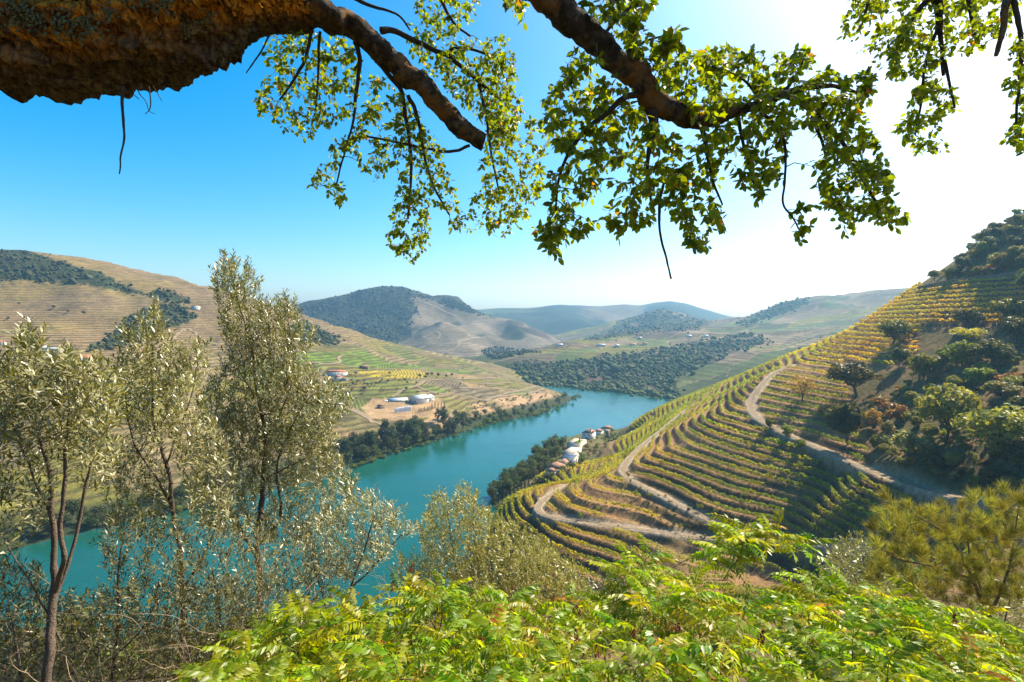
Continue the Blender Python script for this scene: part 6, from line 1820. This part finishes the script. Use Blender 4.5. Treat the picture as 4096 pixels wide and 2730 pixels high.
# ================================================================ olive trees
def build_olive(label, stems, polys, leaf, seed, base_ref, green=(0.095, 0.115, 0.035), per=14, shoot=0.16, name='olive_tree', olives=0, ground=None, side=0.0, parts=300, dens=2.0, mat=None):
    rng = np.random.default_rng(seed)
    base = W(*base_ref)
    root = obj(name, None, loc=tuple(base), label=label, cat='olive tree')
    G = Grow(1.0)
    for L in stems:
        P, R = path(L); R = R * 0.46
        Q = resample(np.concatenate([P, R[:, None]], 1), 0.03); P, R = Q[:, :3], Q[:, 3]
        P = P + np.stack([fbm(np.arange(len(P)) * 0.12, np.full(len(P), k_ * 7.0 + L[0][0]), 2, seed + k_) for k_ in range(3)], 1) * 0.012
        V, F = tube(P, R, 9)
        V = V + unit(V - np.repeat(P, 9, 0)) * (np.repeat(R, 9) * 0.25 * fbm(V[:, 0] * 40, V[:, 2] * 25, 2, seed))[:, None]
        obj('trunk' if R.max() * FPX / P[:, 1].mean() > 2.6 else 'branch', mesh_np('stem', V - base, F, mats=[M_OLIVEW]), root)
        G.seed(P, R)
    T = np.concatenate([samp_poly(p, int(n * dens), rng, a, b) for p, n, a, b in polys])
    G.connect(T, rng, 0.0012, -0.05, 0.010)
    S = Soup()
    LP, LA, LN = [], [], []
    order = [P for P, r in G.lines]
    for P, r in G.lines: S.tube((P - base)[[0, 2, 4]], r[[0, 2, 4]], 3)
    for P, r in G.lines:
        d = unit(P[-1] - P[-2])
        d = unit(d * 0.6 + np.array([side, -0.05, 1.0]) + rng.normal(size=3) * 0.35)
        L = shoot * rng.uniform(0.6, 1.3)
        tip = P[-1] + d * L * 0.6; st = P[-1] - d * L * 0.4
        S.tube(np.array([P[-1], tip]) - base, np.array([0.0014, 0.0007]), 3)
        m = int(per * rng.uniform(0.7, 1.3)); e1 = unit(np.cross(d, rng.normal(size=3))); e2 = np.cross(d, e1)
        q = np.arange(m); t = (q / m)[:, None]
        ph = (q // 2) * 1.57 + (q % 2) * PI + rng.normal(size=m) * 0.3
        o = e1 * np.cos(ph)[:, None] + e2 * np.sin(ph)[:, None]
        a = unit(d * (0.55 + 0.4 * t) + o * 0.75 + rng.normal(size=(m, 3)) * 0.18)
        nn = d * 0.7 - o * 0.35 + np.array([0, 0, 0.5]) + rng.normal(size=(m, 3)) * 0.45
        nn = unit(nn - a * (nn * a).sum(1, keepdims=True))
        LP.append(st + (tip - st) * t + o * 0.002); LA.append(a); LN.append(nn)
    obj('twigs', S.mesh('twigs', [M_OLIVEW]), root, kind='stuff')
    LP, LA, LN = map(np.concatenate, (LP, LA, LN)); n = len(LP)
    LL = leaf * rng.uniform(0.65, 1.2, n)
    LC = np.array(green) * rng.uniform(0.65, 1.35, (n, 1)) + np.array([0.05, 0.04, 0.01]) * rng.random((n, 1)) ** 2
    leaf_objects(root, base, LP, LA, LN, LL, LL * 0.25, LC, [green, tuple(np.array(green) * 1.25), tuple(np.array(green) * 0.8)], mat or M_OLIVE, False, parts)
    if olives:
        me = mesh_np('olive_fruit', ICO2_V * np.array([1, 1, 1.25]), ICO2_F, mats=[M_OLIVEF])
        for i in rng.choice(n, olives, replace=False):
            o = obj('olive', me, root, loc=tuple(LP[i] - base + np.array([0, 0, -0.014]))); o.scale = (0.0075,) * 3
    print(label[:24], n)
    return root
M_OLIVEF = simple_mat('black_olive', (0.018, 0.014, 0.016), 0.35, 0.3, 80.0, 0.5)

build_olive('bushy olive at the left edge with big silvery leaves and forked dark trunk',
    [[(44, 720, 3.7, 11), (46, 682, 3.7, 10), (52, 634, 3.75, 9), (54, 594, 3.8, 7.5), (53, 548, 3.8, 5.5), (53, 501, 3.8, 5), (50, 466, 3.8, 4), (42, 445, 3.8, 3), (30, 415, 3.8, 2), (28, 380, 3.8, 1.2), (31, 335, 3.8, 0.7)],
     [(55, 590, 3.8, 6), (61, 568, 3.75, 5.5), (66, 556, 3.7, 5), (60, 535, 3.7, 4.5), (62, 508, 3.7, 4.2), (65, 482, 3.7, 4), (64, 453, 3.7, 3), (70, 425, 3.7, 2.2), (66, 385, 3.7, 1.3), (70, 355, 3.7, 0.8)],
     [(54, 600, 3.85, 4), (70, 560, 3.95, 3.6), (80, 515, 4.0, 3.4), (84, 491, 4.0, 3.2), (89, 463, 4.0, 2.6), (97, 420, 4.0, 1.6), (104, 385, 4.0, 0.9)],
     [(53, 520, 3.8, 3), (35, 480, 3.75, 2), (15, 440, 3.7, 1.5), (5, 400, 3.7, 1)],
     [(60, 640, 3.8, 2.5), (40, 600, 3.75, 1.8), (15, 560, 3.7, 1.3), (-5, 520, 3.7, 1)]],
    [([(-25, 362), (8, 354), (16, 350), (28, 322), (36, 322), (44, 345), (52, 356), (66, 345), (74, 350), (80, 370), (92, 362), (112, 376), (120, 395), (118, 420), (108, 438), (92, 452), (70, 448), (40, 445), (10, 445), (-25, 440)], 235, 3.4, 4.2),
     ([(-25, 445), (20, 445), (60, 450), (110, 440), (125, 455), (110, 490), (60, 490), (30, 540), (-25, 560)], 80, 3.5, 4.3)],
    0.066, 401, (46, 720, 3.7), (0.17, 0.17, 0.045), 15, 0.17, olives=10, side=0.1)
build_olive('slender olive with one bent stem and a pointed top beside the bushy olive',
    [[(178, 715, 4.9, 7), (180, 680, 4.9, 6.5), (184, 640, 4.95, 6), (184, 600, 5, 5.5), (182, 565, 5, 5), (176, 530, 5, 4.5), (171, 491, 5, 4), (166, 463, 5, 3.6), (159, 440, 5, 3.2), (153, 421, 5, 3), (154, 400, 5, 2.6), (152, 375, 5, 2), (153, 340, 5, 1.2), (154, 312, 5, 0.6)],
     [(174, 510, 5, 3), (160, 480, 5, 2.4), (140, 455, 5, 2), (128, 420, 5, 1.4), (126, 380, 5, 0.9)], [(166, 463, 5, 2.2), (180, 430, 5.1, 1.6), (192, 395, 5.1, 1.1), (198, 360, 5.1, 0.7)],
     [(183, 590, 5, 3), (210, 545, 5, 2.2), (222, 510, 5.1, 1.6), (220, 470, 5.1, 1)]],
    [([(117, 345), (128, 324), (138, 326), (146, 318), (151, 304), (157, 305), (163, 326), (170, 345), (178, 352), (190, 342), (203, 344), (212, 354), (206, 374), (195, 385), (185, 400), (180, 430), (160, 440), (130, 432), (114, 410)], 190, 4.6, 5.5),
     ([(165, 420), (200, 400), (225, 440), (235, 480), (230, 530), (205, 540), (180, 490)], 95, 4.8, 5.6), ([(105, 435), (160, 440), (170, 500), (165, 545), (110, 530), (95, 480)], 100, 4.8, 5.6)],
    0.064, 402, (180, 715, 4.9), (0.16, 0.16, 0.038), 15, 0.18, olives=14)
build_olive('tallest olive with airy pointed crown rising into the sky',
    [[(262, 690, 6.3, 6), (262, 640, 6.3, 6), (261, 607, 6.35, 6), (259, 580, 6.4, 6), (257, 554, 6.4, 6), (259, 521, 6.4, 5.5), (263, 495, 6.45, 5), (264, 473, 6.5, 4.6), (266, 441, 6.5, 4.2), (263, 417, 6.5, 3.6), (256, 390, 6.5, 3), (254, 358, 6.5, 2.3), (246, 325, 6.5, 1.6), (234, 290, 6.5, 1), (228, 260, 6.5, 0.6)],
     [(258, 545, 6.4, 4), (272, 530, 6.35, 3.4), (282, 520, 6.3, 3), (279, 495, 6.3, 2.6), (276, 465, 6.3, 2.2), (290, 430, 6.35, 1.7), (305, 400, 6.4, 1.2), (320, 390, 6.4, 0.8)],
     [(265, 440, 6.5, 2.6), (285, 405, 6.5, 2), (295, 370, 6.5, 1.5), (290, 335, 6.5, 1), (285, 305, 6.5, 0.6)], [(258, 560, 6.4, 3), (235, 520, 6.5, 2.4), (215, 480, 6.6, 1.9), (205, 445, 6.6, 1.4), (205, 405, 6.6, 0.9)],
     [(264, 480, 6.5, 2.4), (300, 460, 6.5, 1.8), (325, 450, 6.5, 1.2), (342, 465, 6.5, 0.8)], [(255, 395, 6.5, 1.8), (238, 370, 6.6, 1.3), (230, 345, 6.6, 0.9)], [(262, 415, 6.5, 1.6), (310, 400, 6.4, 1.2), (340, 405, 6.4, 0.7)]],
    [([(210, 279), (218, 264), (226, 252), (232, 256), (236, 272), (248, 264), (252, 278), (263, 280), (258, 294), (270, 305), (277, 299), (285, 296), (298, 306), (306, 327), (317, 330), (315, 344), (300, 356), (314, 373), (328, 386), (344, 392), (352, 409), (342, 422), (330, 433), (320, 440), (280, 445), (240, 440), (205, 430), (196, 400), (222, 370), (224, 340), (216, 310), (216, 290)], 620, 6.0, 7.1),
     ([(200, 430), (240, 438), (330, 433), (336, 450), (347, 470), (356, 480), (352, 500), (335, 520), (310, 545), (240, 540), (195, 520), (190, 460)], 430, 6.0, 7.2)],
    0.068, 403, (262, 690, 6.3), (0.155, 0.155, 0.03), 17, 0.21, olives=20)
build_olive('silvery olive shrub standing before the river beside the tallest olive',
    [[(330, 690, 5.2, 4), (338, 640, 5.2, 3.4), (350, 590, 5.2, 2.6), (365, 550, 5.2, 1.8), (375, 515, 5.2, 1)], [(338, 640, 5.2, 2.4), (320, 590, 5.2, 1.8), (310, 550, 5.2, 1.2)], [(350, 590, 5.2, 2), (380, 560, 5.2, 1.5), (400, 535, 5.2, 0.9)]],
    [([(335, 512), (350, 502), (360, 495), (375, 494), (385, 506), (400, 513), (416, 530), (396, 545), (385, 562), (350, 580), (310, 575), (300, 545), (315, 525)], 170, 4.9, 5.7), ([(270, 560), (330, 575), (340, 620), (290, 630), (265, 600)], 30, 4.9, 5.5)],
    0.056, 404, (330, 690, 5.2), (0.16, 0.165, 0.065), 15, 0.18)
build_olive('low tangled olive regrowth under the three olive trees',
    [[(110, 720, 4.4, 5), (112, 670, 4.4, 4), (120, 620, 4.4, 3), (118, 575, 4.4, 2), (125, 530, 4.4, 1.2)], [(20, 720, 4.2, 4), (22, 670, 4.2, 3), (12, 630, 4.2, 2), (8, 600, 4.2, 1.3)], [(220, 720, 4.6, 4), (216, 670, 4.6, 3.4), (222, 620, 4.6, 2.6), (212, 570, 4.6, 1.6)],
     [(112, 670, 4.4, 2.4), (80, 640, 4.4, 1.8), (70, 610, 4.4, 1.2)], [(112, 660, 4.4, 2.2), (150, 620, 4.4, 1.8), (160, 580, 4.4, 1.2)], [(216, 660, 4.6, 2.2), (250, 630, 4.6, 1.5)], [(60, 690, 4.5, 1.6), (130, 680, 4.5, 1.6), (200, 672, 4.5, 1.2)]],
    [([(-20, 605), (60, 600), (130, 590), (230, 585), (262, 600), (262, 640), (240, 655), (212, 700), (-20, 700)], 330, 4.1, 5.0), ([(100, 520), (250, 520), (330, 560), (320, 600), (110, 600)], 130, 4.2, 5.2), ([(-20, 550), (40, 570), (60, 600), (-20, 605)], 30, 4.2, 4.8)],
    0.054, 405, (112, 720, 4.4), (0.10, 0.10, 0.022), 13, 0.18, name='olive_regrowth', dens=3.4, mat=M_OLIVE_Y)
build_olive('rounded yellow green olive bush in front of the terraces in the middle',
    [[(470, 720, 9.6, 3), (474, 650, 9.6, 2.6), (462, 600, 9.6, 2), (452, 550, 9.6, 1.4), (448, 510, 9.6, 0.7)], [(474, 650, 9.6, 2.2), (500, 600, 9.6, 1.6), (508, 560, 9.6, 1), (520, 540, 9.6, 0.6)], [(474, 640, 9.6, 1.8), (480, 580, 9.6, 1.4), (474, 530, 9.6, 0.9), (468, 495, 9.6, 0.5)], [(500, 610, 9.6, 1.6), (540, 590, 9.6, 1), (560, 575, 9.6, 0.6)]],
    [([(428, 510), (434, 494), (444, 494), (450, 504), (460, 487), (470, 489), (482, 508), (496, 520), (520, 527), (538, 538), (556, 552), (580, 570), (592, 590), (580, 615), (520, 640), (470, 645), (440, 610), (425, 560), (418, 530)], 820, 8.8, 10.6), ([(390, 560), (425, 555), (440, 600), (420, 610), (395, 590)], 60, 9, 10)],
    0.078, 406, (470, 720, 9.6), (0.25, 0.23, 0.018), 15, 0.26, name='olive_bush', dens=2.3, mat=M_OLIVE_Y)
build_olive('grey green olive thicket below the pine on the right',
    [[(900, 760, 10, 3), (900, 690, 10, 2.6), (880, 640, 10, 1.8), (860, 590, 10, 1.2), (845, 555, 10, 0.7)], [(900, 690, 10, 2.2), (940, 650, 10, 1.6), (980, 620, 10, 1)], [(990, 760, 9, 3), (995, 690, 9, 2.2), (1000, 640, 9, 1.6), (1010, 600, 9, 1)]],
    [([(818, 560), (835, 545), (850, 535), (868, 540), (882, 560), (900, 600), (960, 612), (1000, 590), (1035, 575), (1035, 720), (990, 680), (900, 650), (850, 620), (822, 590)], 760, 9.0, 11.2)],
    0.075, 407, (900, 760, 10), (0.18, 0.175, 0.035), 15, 0.26, name='olive_thicket', dens=1.9, mat=M_OLIVE_Y)
build_olive('dark olive shrub between sumac bushes in the centre',
    [[(610, 760, 7.5, 3), (612, 690, 7.5, 2.2), (600, 640, 7.5, 1.5), (598, 600, 7.5, 0.8)]],
    [([(560, 600), (600, 578), (640, 575), (660, 600), (650, 640), (600, 660), (560, 640)], 200, 7, 8)],
    0.055, 408, (610, 760, 7.5), (0.10, 0.10, 0.03), 14, 0.2, name='olive_shrub', dens=2.0, mat=M_OLIVE_Y)

# ================================================================ pine at the right edge
def build_pine():
    rng = np.random.default_rng(501)
    base = W(985, 790, 7.6)
    root = obj('pine_tree', None, loc=tuple(base), label='young pine with bright upright needle tufts at the right edge', cat='pine tree')
    G = Grow(1.0)
    for L in ([(985, 790, 7.6, 6), (990, 690, 7.6, 5), (988, 620, 7.6, 4), (970, 570, 7.6, 2.6), (950, 535, 7.6, 1.5), (915, 515, 7.6, 0.9)], [(988, 620, 7.6, 3), (1010, 570, 7.6, 2), (1015, 530, 7.6, 1.2), (1020, 500, 7.6, .8)], [(975, 580, 7.6, 2.2), (930, 565, 7.4, 1.4), (895, 560, 7.3, 0.9), (878, 545, 7.3, .6)], [(985, 600, 7.6, 2), (965, 545, 7.8, 1.3), (975, 512, 7.8, .8)], [(945, 560, 7.4, 1.2), (930, 582, 7.2, .9), (900, 590, 7.2, .6)]):
        P, R = path(L); R = R * 0.55; V, F = tube(P, R, 8)
        obj('trunk' if R.max() > 0.04 else 'branch', mesh_np('stem', V - base, F, mats=[M_OLIVEW]), root); G.seed(P, R)
    T = samp_poly([(866, 552), (880, 520), (892, 500), (905, 508), (925, 508), (950, 512), (975, 500), (1000, 494), (1035, 488), (1035, 600), (990, 612), (940, 605), (900, 602), (872, 585)], 299, rng, 6.7, 8.4)
    G.connect(T, rng, 0.003, 0.0, 0.015)
    S = Soup()
    for P, r in G.lines: S.tube(P - base, r, 4)
    obj('twigs', S.mesh('twigs', [M_OLIVEW]), root, kind='stuff')
    protos = []
    for v in range(4):
        S = Soup(); n = 130
        t = rng.random(n); th = rng.uniform(0, 2 * PI, n)
        o = np.stack([np.cos(th), np.sin(th), 0 * th], 1)
        A = unit(o * rng.uniform(0.35, 0.9, n)[:, None] + np.array([0, 0, 1.0]) * (0.5 + 0.7 * t)[:, None] + 0.12 * rng.normal(size=(n, 3)))
        P = np.stack([0 * t, 0 * t, t * 0.1], 1)
        Ln = rng.uniform(0.10, 0.17, n)
        B = unit(np.cross(A, rand_unit(n, rng)))
        V, F = quads(P + A * (Ln * 0.5)[:, None], A, B, Ln, 0.0050, 0.0)
        k = rng.random((n, 1)); col = np.array([0.15, 0.17, 0.025]) * (1 - k) + np.array([0.36, 0.34, 0.09]) * k
        S.add(V, F, np.repeat(col, 4, 0)); protos.append(S.mesh('needle_tuft', [M_NEEDLE], False))
    for i, (P, r) in enumerate(G.lines):
        o = obj('needle_tuft', protos[i % 4], root, loc=tuple(P[-1] - base))
        d = Vector(unit(unit(P[-1] - P[-2]) * 0.6 + np.array([0, 0, 0.9]) + rng.normal(size=3) * 0.2))
        o.rotation_euler = d.to_track_quat('Z', 'Y').to_euler(); s = rng.uniform(0.8, 1.3); o.scale = (s, s, s)
build_pine()

# ================================================================ sumac
def frond_mesh(rng, cols, pairs=9):
    S = Soup()
    n = 8; t = np.linspace(0, 1, n)
    droop = rng.uniform(0.25, 0.6)
    R = np.stack([rng.normal() * 0.06 * np.sin(t * 3), t * 1.0, 0.10 * np.sin(t * PI) - droop * t ** 2 * 0.6], 1)
    S.tube(R, np.linspace(0.012, 0.004, n), 3, np.array(cols) * np.array([1.1, 0.8, 0.7]))
    P, A, N, L = [], [], [], []
    for q in range(pairs):
        tt = 0.20 + 0.74 * q / (pairs - 1)
        b = np.array([np.interp(tt, t, R[:, k]) for k in range(3)]); b2 = np.array([np.interp(min(tt + 0.05, 1), t, R[:, k]) for k in range(3)])
        d = unit(b2 - b)
        for sd in (-1, 1):
            a = unit(np.array([sd, 0, 0]) * 0.9 + d * 0.38 + np.array([0, 0, -rng.uniform(0.1, 0.75)]) + rng.normal(size=3) * 0.1)
            nn = unit(np.array([sd * 0.35, 0, 1.0]) + rng.normal(size=3) * 0.25); nn = unit(nn - a * (nn @ a))
            P.append(b); A.append(a); N.append(nn); L.append(rng.uniform(0.20, 0.25) * (0.75 + 0.4 * math.sin(tt * 2.8)))
    d = unit(R[-1] - R[-2]); nn = unit(np.array([0, 0.2, 1.0]) - d * d[2]); P.append(R[-1]); A.append(d); N.append(unit(nn - d * (nn @ d))); L.append(0.22)
    P, A, N, L = map(np.array, (P, A, N, L))
    V = narrow_verts(P, A, N, L, L * 0.38, 0.22, 0.18)
    k = len(P)
    col = np.array(cols) * rng.uniform(0.8, 1.2, (k, 1))
    S.add(V.reshape(-1, 3), (NARR_F[None] + (np.arange(k) * 5)[:, None, None]).reshape(-1, 3), np.repeat(col, 5, 0))
    return S.mesh('sumac_frond', [M_SUMAC], True)

def build_sumacs():
    rng = np.random.default_rng(601)
    greens = [(0.18, 0.27, 0.004), (0.24, 0.31, 0.005), (0.33, 0.35, 0.006), (0.11, 0.20, 0.004), (0.21, 0.30, 0.005), (0.38, 0.36, 0.006)]
    GR = [frond_mesh(rng, c) for c in greens + greens[:3]]
    OR = [frond_mesh(rng, c, 6) for c in ((0.46, 0.20, 0.012), (0.50, 0.32, 0.015), (0.42, 0.15, 0.012))]
    fr_me = None
    S = Soup()
    for q in range(60):
        t = rng.random(); th = rng.uniform(0, 6.28); r_ = 0.22 * (1 - t) ** 0.6 * (0.6 + 0.4 * rng.random())
        S.add(ICO_V * 0.055 * rng.uniform(0.7, 1.2) + np.array([r_ * math.cos(th), r_ * math.sin(th), t]), ICO_F)
    fr_me = S.mesh('fruit_cluster', [M_FRUIT])
    opx = [190, 215, 232, 262, 300, 350, 390, 420, 440, 470, 500, 530, 560, 590, 620, 650, 690, 720, 745, 780, 812, 830, 860, 900, 950, 1000, 1040]
    opy = [690, 655, 625, 612, 600, 592, 582, 568, 572, 585, 588, 582, 588, 575, 552, 545, 552, 540, 516, 535, 560, 572, 575, 588, 596, 612, 640]
    # shrubs: picture span each and a label
    SH = [(195, 300, 'sumac bush at the lower left with glossy arching fronds below the olives'), (300, 385, 'sumac bush left of centre with brown fruit spikes'), (385, 470, 'sumac bush below the rounded olive bush'), (470, 560, 'sumac bush in the lower centre with two red fruit spikes'),
          (560, 640, 'sumac bush right of the dark olive shrub with drooping fronds'), (640, 725, 'tall sumac bush reaching up before the lowest vine terraces'), (725, 812, 'highest sumac with an umbrella top standing clear of the others'), (812, 900, 'sumac bush below the olive thicket on the right'), (900, 975, 'sumac bush with orange tinted lower leaves near the right edge'), (975, 1050, 'sumac bush with reddening fronds at the bottom right corner')]
    FRUIT = [(345, 607), (392, 588), (275, 626), (316, 630), (436, 610), (411, 568), (552, 598), (512, 586), (581, 611), (632, 632), (597, 654), (577, 638), (678, 627), (833, 615), (868, 648), (954, 623), (480, 640), (760, 640)]
    for si, (a, b, lab) in enumerate(SH):
        top = min(np.interp(x, opx, opy) for x in np.linspace(a, b, 8))
        cx = (a + b) / 2
        base = W(cx, 800, 2.9)
        root = obj('sumac_bush', None, loc=tuple(base), label=lab, cat='sumac bush')
        tips = []
        w = b - a
        n = int(w * 0.33)
        for q in range(n):
            px = rng.uniform(a - 6, b + 6); f = (q + rng.random()) / n
            oy = np.interp(px, opx, opy)
            py = oy + 14 + (720 - oy) * f ** 1.15
            d = np.interp(py, [oy, 715], [4.3 if si not in (6,) else 4.6, 2.05]) + rng.normal() * 0.28
            tips.append((W(px, py, d), f))
        if si == 6:
            for px, py in ((742, 530), (758, 528), (775, 536), (790, 545), (800, 550), (735, 545)): tips.append((W(px, py, 4.3 + rng.normal() * 0.1), 0))
        # stems
        S = Soup(); feet = [W(cx + rng.uniform(-w, w) * 0.45, 790 + rng.uniform(0, 40), 2.7 + rng.uniform(-0.4, 1.4)) for _ in range(5)]
        G = Grow(1.0)
        for ft in feet:
            tp = tips[rng.integers(max(1, len(tips) // 2))][0]
            q = np.linspace(0, 1, 8)[:, None]
            P = ft * (1 - q) + (tp + np.array([0, 0, -0.12])) * q + np.sin(q * PI) * rng.normal(size=3) * 0.05
            R = np.linspace(0.011, 0.005, 8)
            V, F = tube(P, R, 6)
            obj('stem', mesh_np('stem', V - base, F, mats=[M_STEM]), root); G.seed(P, R)
        T = np.array([t for t, f in tips]); G.connect(T, rng, 0.003, 0.0, 0.008)
        for P, r in G.lines: S.tube(P - base, r, 5)
        obj('twigs', S.mesh('twigs', [M_STEM]), root, kind='stuff')
        count = 0
        fr = []
        for tp, f in tips:
            m = rng.integers(6, 9); ph0 = rng.uniform(0, 6.28)
            for q in range(m):
                fr.append((tp, f, ph0 + q * 2.4, q / m))
        for tp, f, ph, lv in fr:
            el = rng.uniform(0.05, 0.9) - lv * 0.2
            d = Vector((math.cos(ph) * math.cos(el), math.sin(ph) * math.cos(el), math.sin(el)))
            L = rng.uniform(0.20, 0.29) * float(np.interp(tp[1], [2.0, 3.2], [0.72, 1.0]))
            porange = 0.004 + 0.05 * f ** 1.5 + (0.07 if si >= 9 else (0.025 if si == 8 else 0))
            me = OR[rng.integers(len(OR))] if rng.random() < porange else GR[rng.integers(len(GR))]
            o = bpy.data.objects.new('leaf', me); o.parent = root
            Y = d; Zu = Vector((0, 0, 1)); X = Y.cross(Zu).normalized(); Z = X.cross(Y).normalized()
            roll = rng.normal() * 0.35; X, Z = X * math.cos(roll) + Z * math.sin(roll), Z * math.cos(roll) - X * math.sin(roll)
            tpl = tp - base - np.array([0, 0, 0.05 * lv])
            o.matrix_basis = Matrix(((X.x * L, Y.x * L, Z.x * L, tpl[0]), (X.y * L, Y.y * L, Z.y * L, tpl[1]), (X.z * L, Y.z * L, Z.z * L, tpl[2]), (0, 0, 0, 1)))
            COL.objects.link(o); count += 1
        for (px, py) in FRUIT:
            if a <= px < b:
                oy = np.interp(px, opx, opy)
                d = np.interp(py, [oy, 715], [4.1, 1.95]) - 0.18
                o = obj('fruit_cluster', fr_me, root, loc=tuple(W(px, py + 4, d) - base))
                s = rng.uniform(0.06, 0.09); o.scale = (s, s, s); o.rotation_euler = (rng.normal() * 0.4, rng.normal() * 0.4, 0)
        print('sumac', si, count)
build_sumacs()

# ================================================================ dry twigs among the olives
def build_dry(label, box, n, seed, d0, d1):
    rng = np.random.default_rng(seed)
    x0, x1, y0, y1 = box
    base = W((x0 + x1) / 2, y1 + 40, (d0 + d1) / 2)
    root = obj('dry_shrub', None, loc=tuple(base), label=label, cat='dry shrub')
    S = Soup(); ends = []
    for k in range(n):
        d = rng.uniform(d0, d1)
        a = W(rng.uniform(x0, x1), y1 + rng.uniform(0, 40), d)
        L = rng.uniform(0.35, 1.0) * (y1 - y0) / FPX * d
        dr = unit(np.array([rng.normal() * 0.5, rng.normal() * 0.3, 1.0]))
        P = [a]; st = L / 14
        for q in range(14):
            dr = unit(dr + rng.normal(size=3) * 0.22 + np.array([0, 0, -0.03 * q / 3])); P.append(P[-1] + dr * st)
            if rng.random() < 0.25:
                e = unit(dr + rng.normal(size=3) * 0.8); c = P[-1]
                B = [c + e * st * j * 0.8 + rng.normal(size=3) * 0.004 for j in range(6)]
                S.tube(np.array(B) - base, np.linspace(0.0016, 0.0008, 6), 3); ends.append(B[-1])
        S.tube(np.array(P) - base, np.linspace(0.0036, 0.0012, 15), 4); ends.append(P[-1])
    obj('stems', S.mesh('stems', [M_DRYTWIG]), root, kind='stuff')
    V = leaf_verts(np.zeros((1, 3)), np.array([[0, 1.0, 0]]), np.array([[0, 0, 1.0]]), np.array([1.0]), np.array([0.8]))
    pr = [join_leaves('leaf', V, np.array([c]), M_CORKLEAF, True) for c in ((0.5, 0.22, 0.02), (0.45, 0.30, 0.03), (0.32, 0.12, 0.03))]
    for e in [ends[i] for i in rng.choice(len(ends), min(len(ends), 26), replace=False)]:
        o = obj('leaf', pr[rng.integers(3)], root, loc=tuple(e - base)); s = rng.uniform(0.03, 0.05); o.scale = (s, s, s)
        o.rotation_euler = tuple(rng.uniform(-2, 2, 3))
build_dry('dry bramble with pale bare stems and orange leaves among the olive trunks', (225, 330, 470, 640), 75, 701, 4.3, 5.4)
build_dry('tangle of dark dry stems at the bottom left under the olives', (-10, 225, 540, 690), 110, 702, 3.8, 5.0)
build_dry('dry twiggy undergrowth between the olive shrub and the sumac bushes', (330, 430, 540, 620), 45, 703, 5.2, 6.5)

# ================================================================ shrubs on the bank below
rgb_ = np.random.default_rng(811)
BANKS = [('near_shrub_green', 'yellow green bush'), ('near_shrub_olive', 'grey green bush'), ('near_shrub_dry', 'dry brown bush')]
for i in range(26):
    px = -40 + i * 20.5 + rgb_.uniform(-8, 8); d = rgb_.uniform(10, 17)
    x = (px - 512) / FPX * d
    z = float(near_base(np.array([x]), np.array([d]))[0])
    k_, nm = BANKS[int(rgb_.choice([0, 1, 1, 2]))]
    top = EYE - (rgb_.uniform(606, 650) - HOR) / FPX * d
    h_ = max(1.0, top - z)
    tree('bank_bush', k_, (x, d, z - 0.1), (h_ / 2.2), nm + ' growing on the steep bank behind the olive stems', 'bush', nm + 'es on the bank', var=int(rgb_.integers(2)), sz=h_ / 2.2)
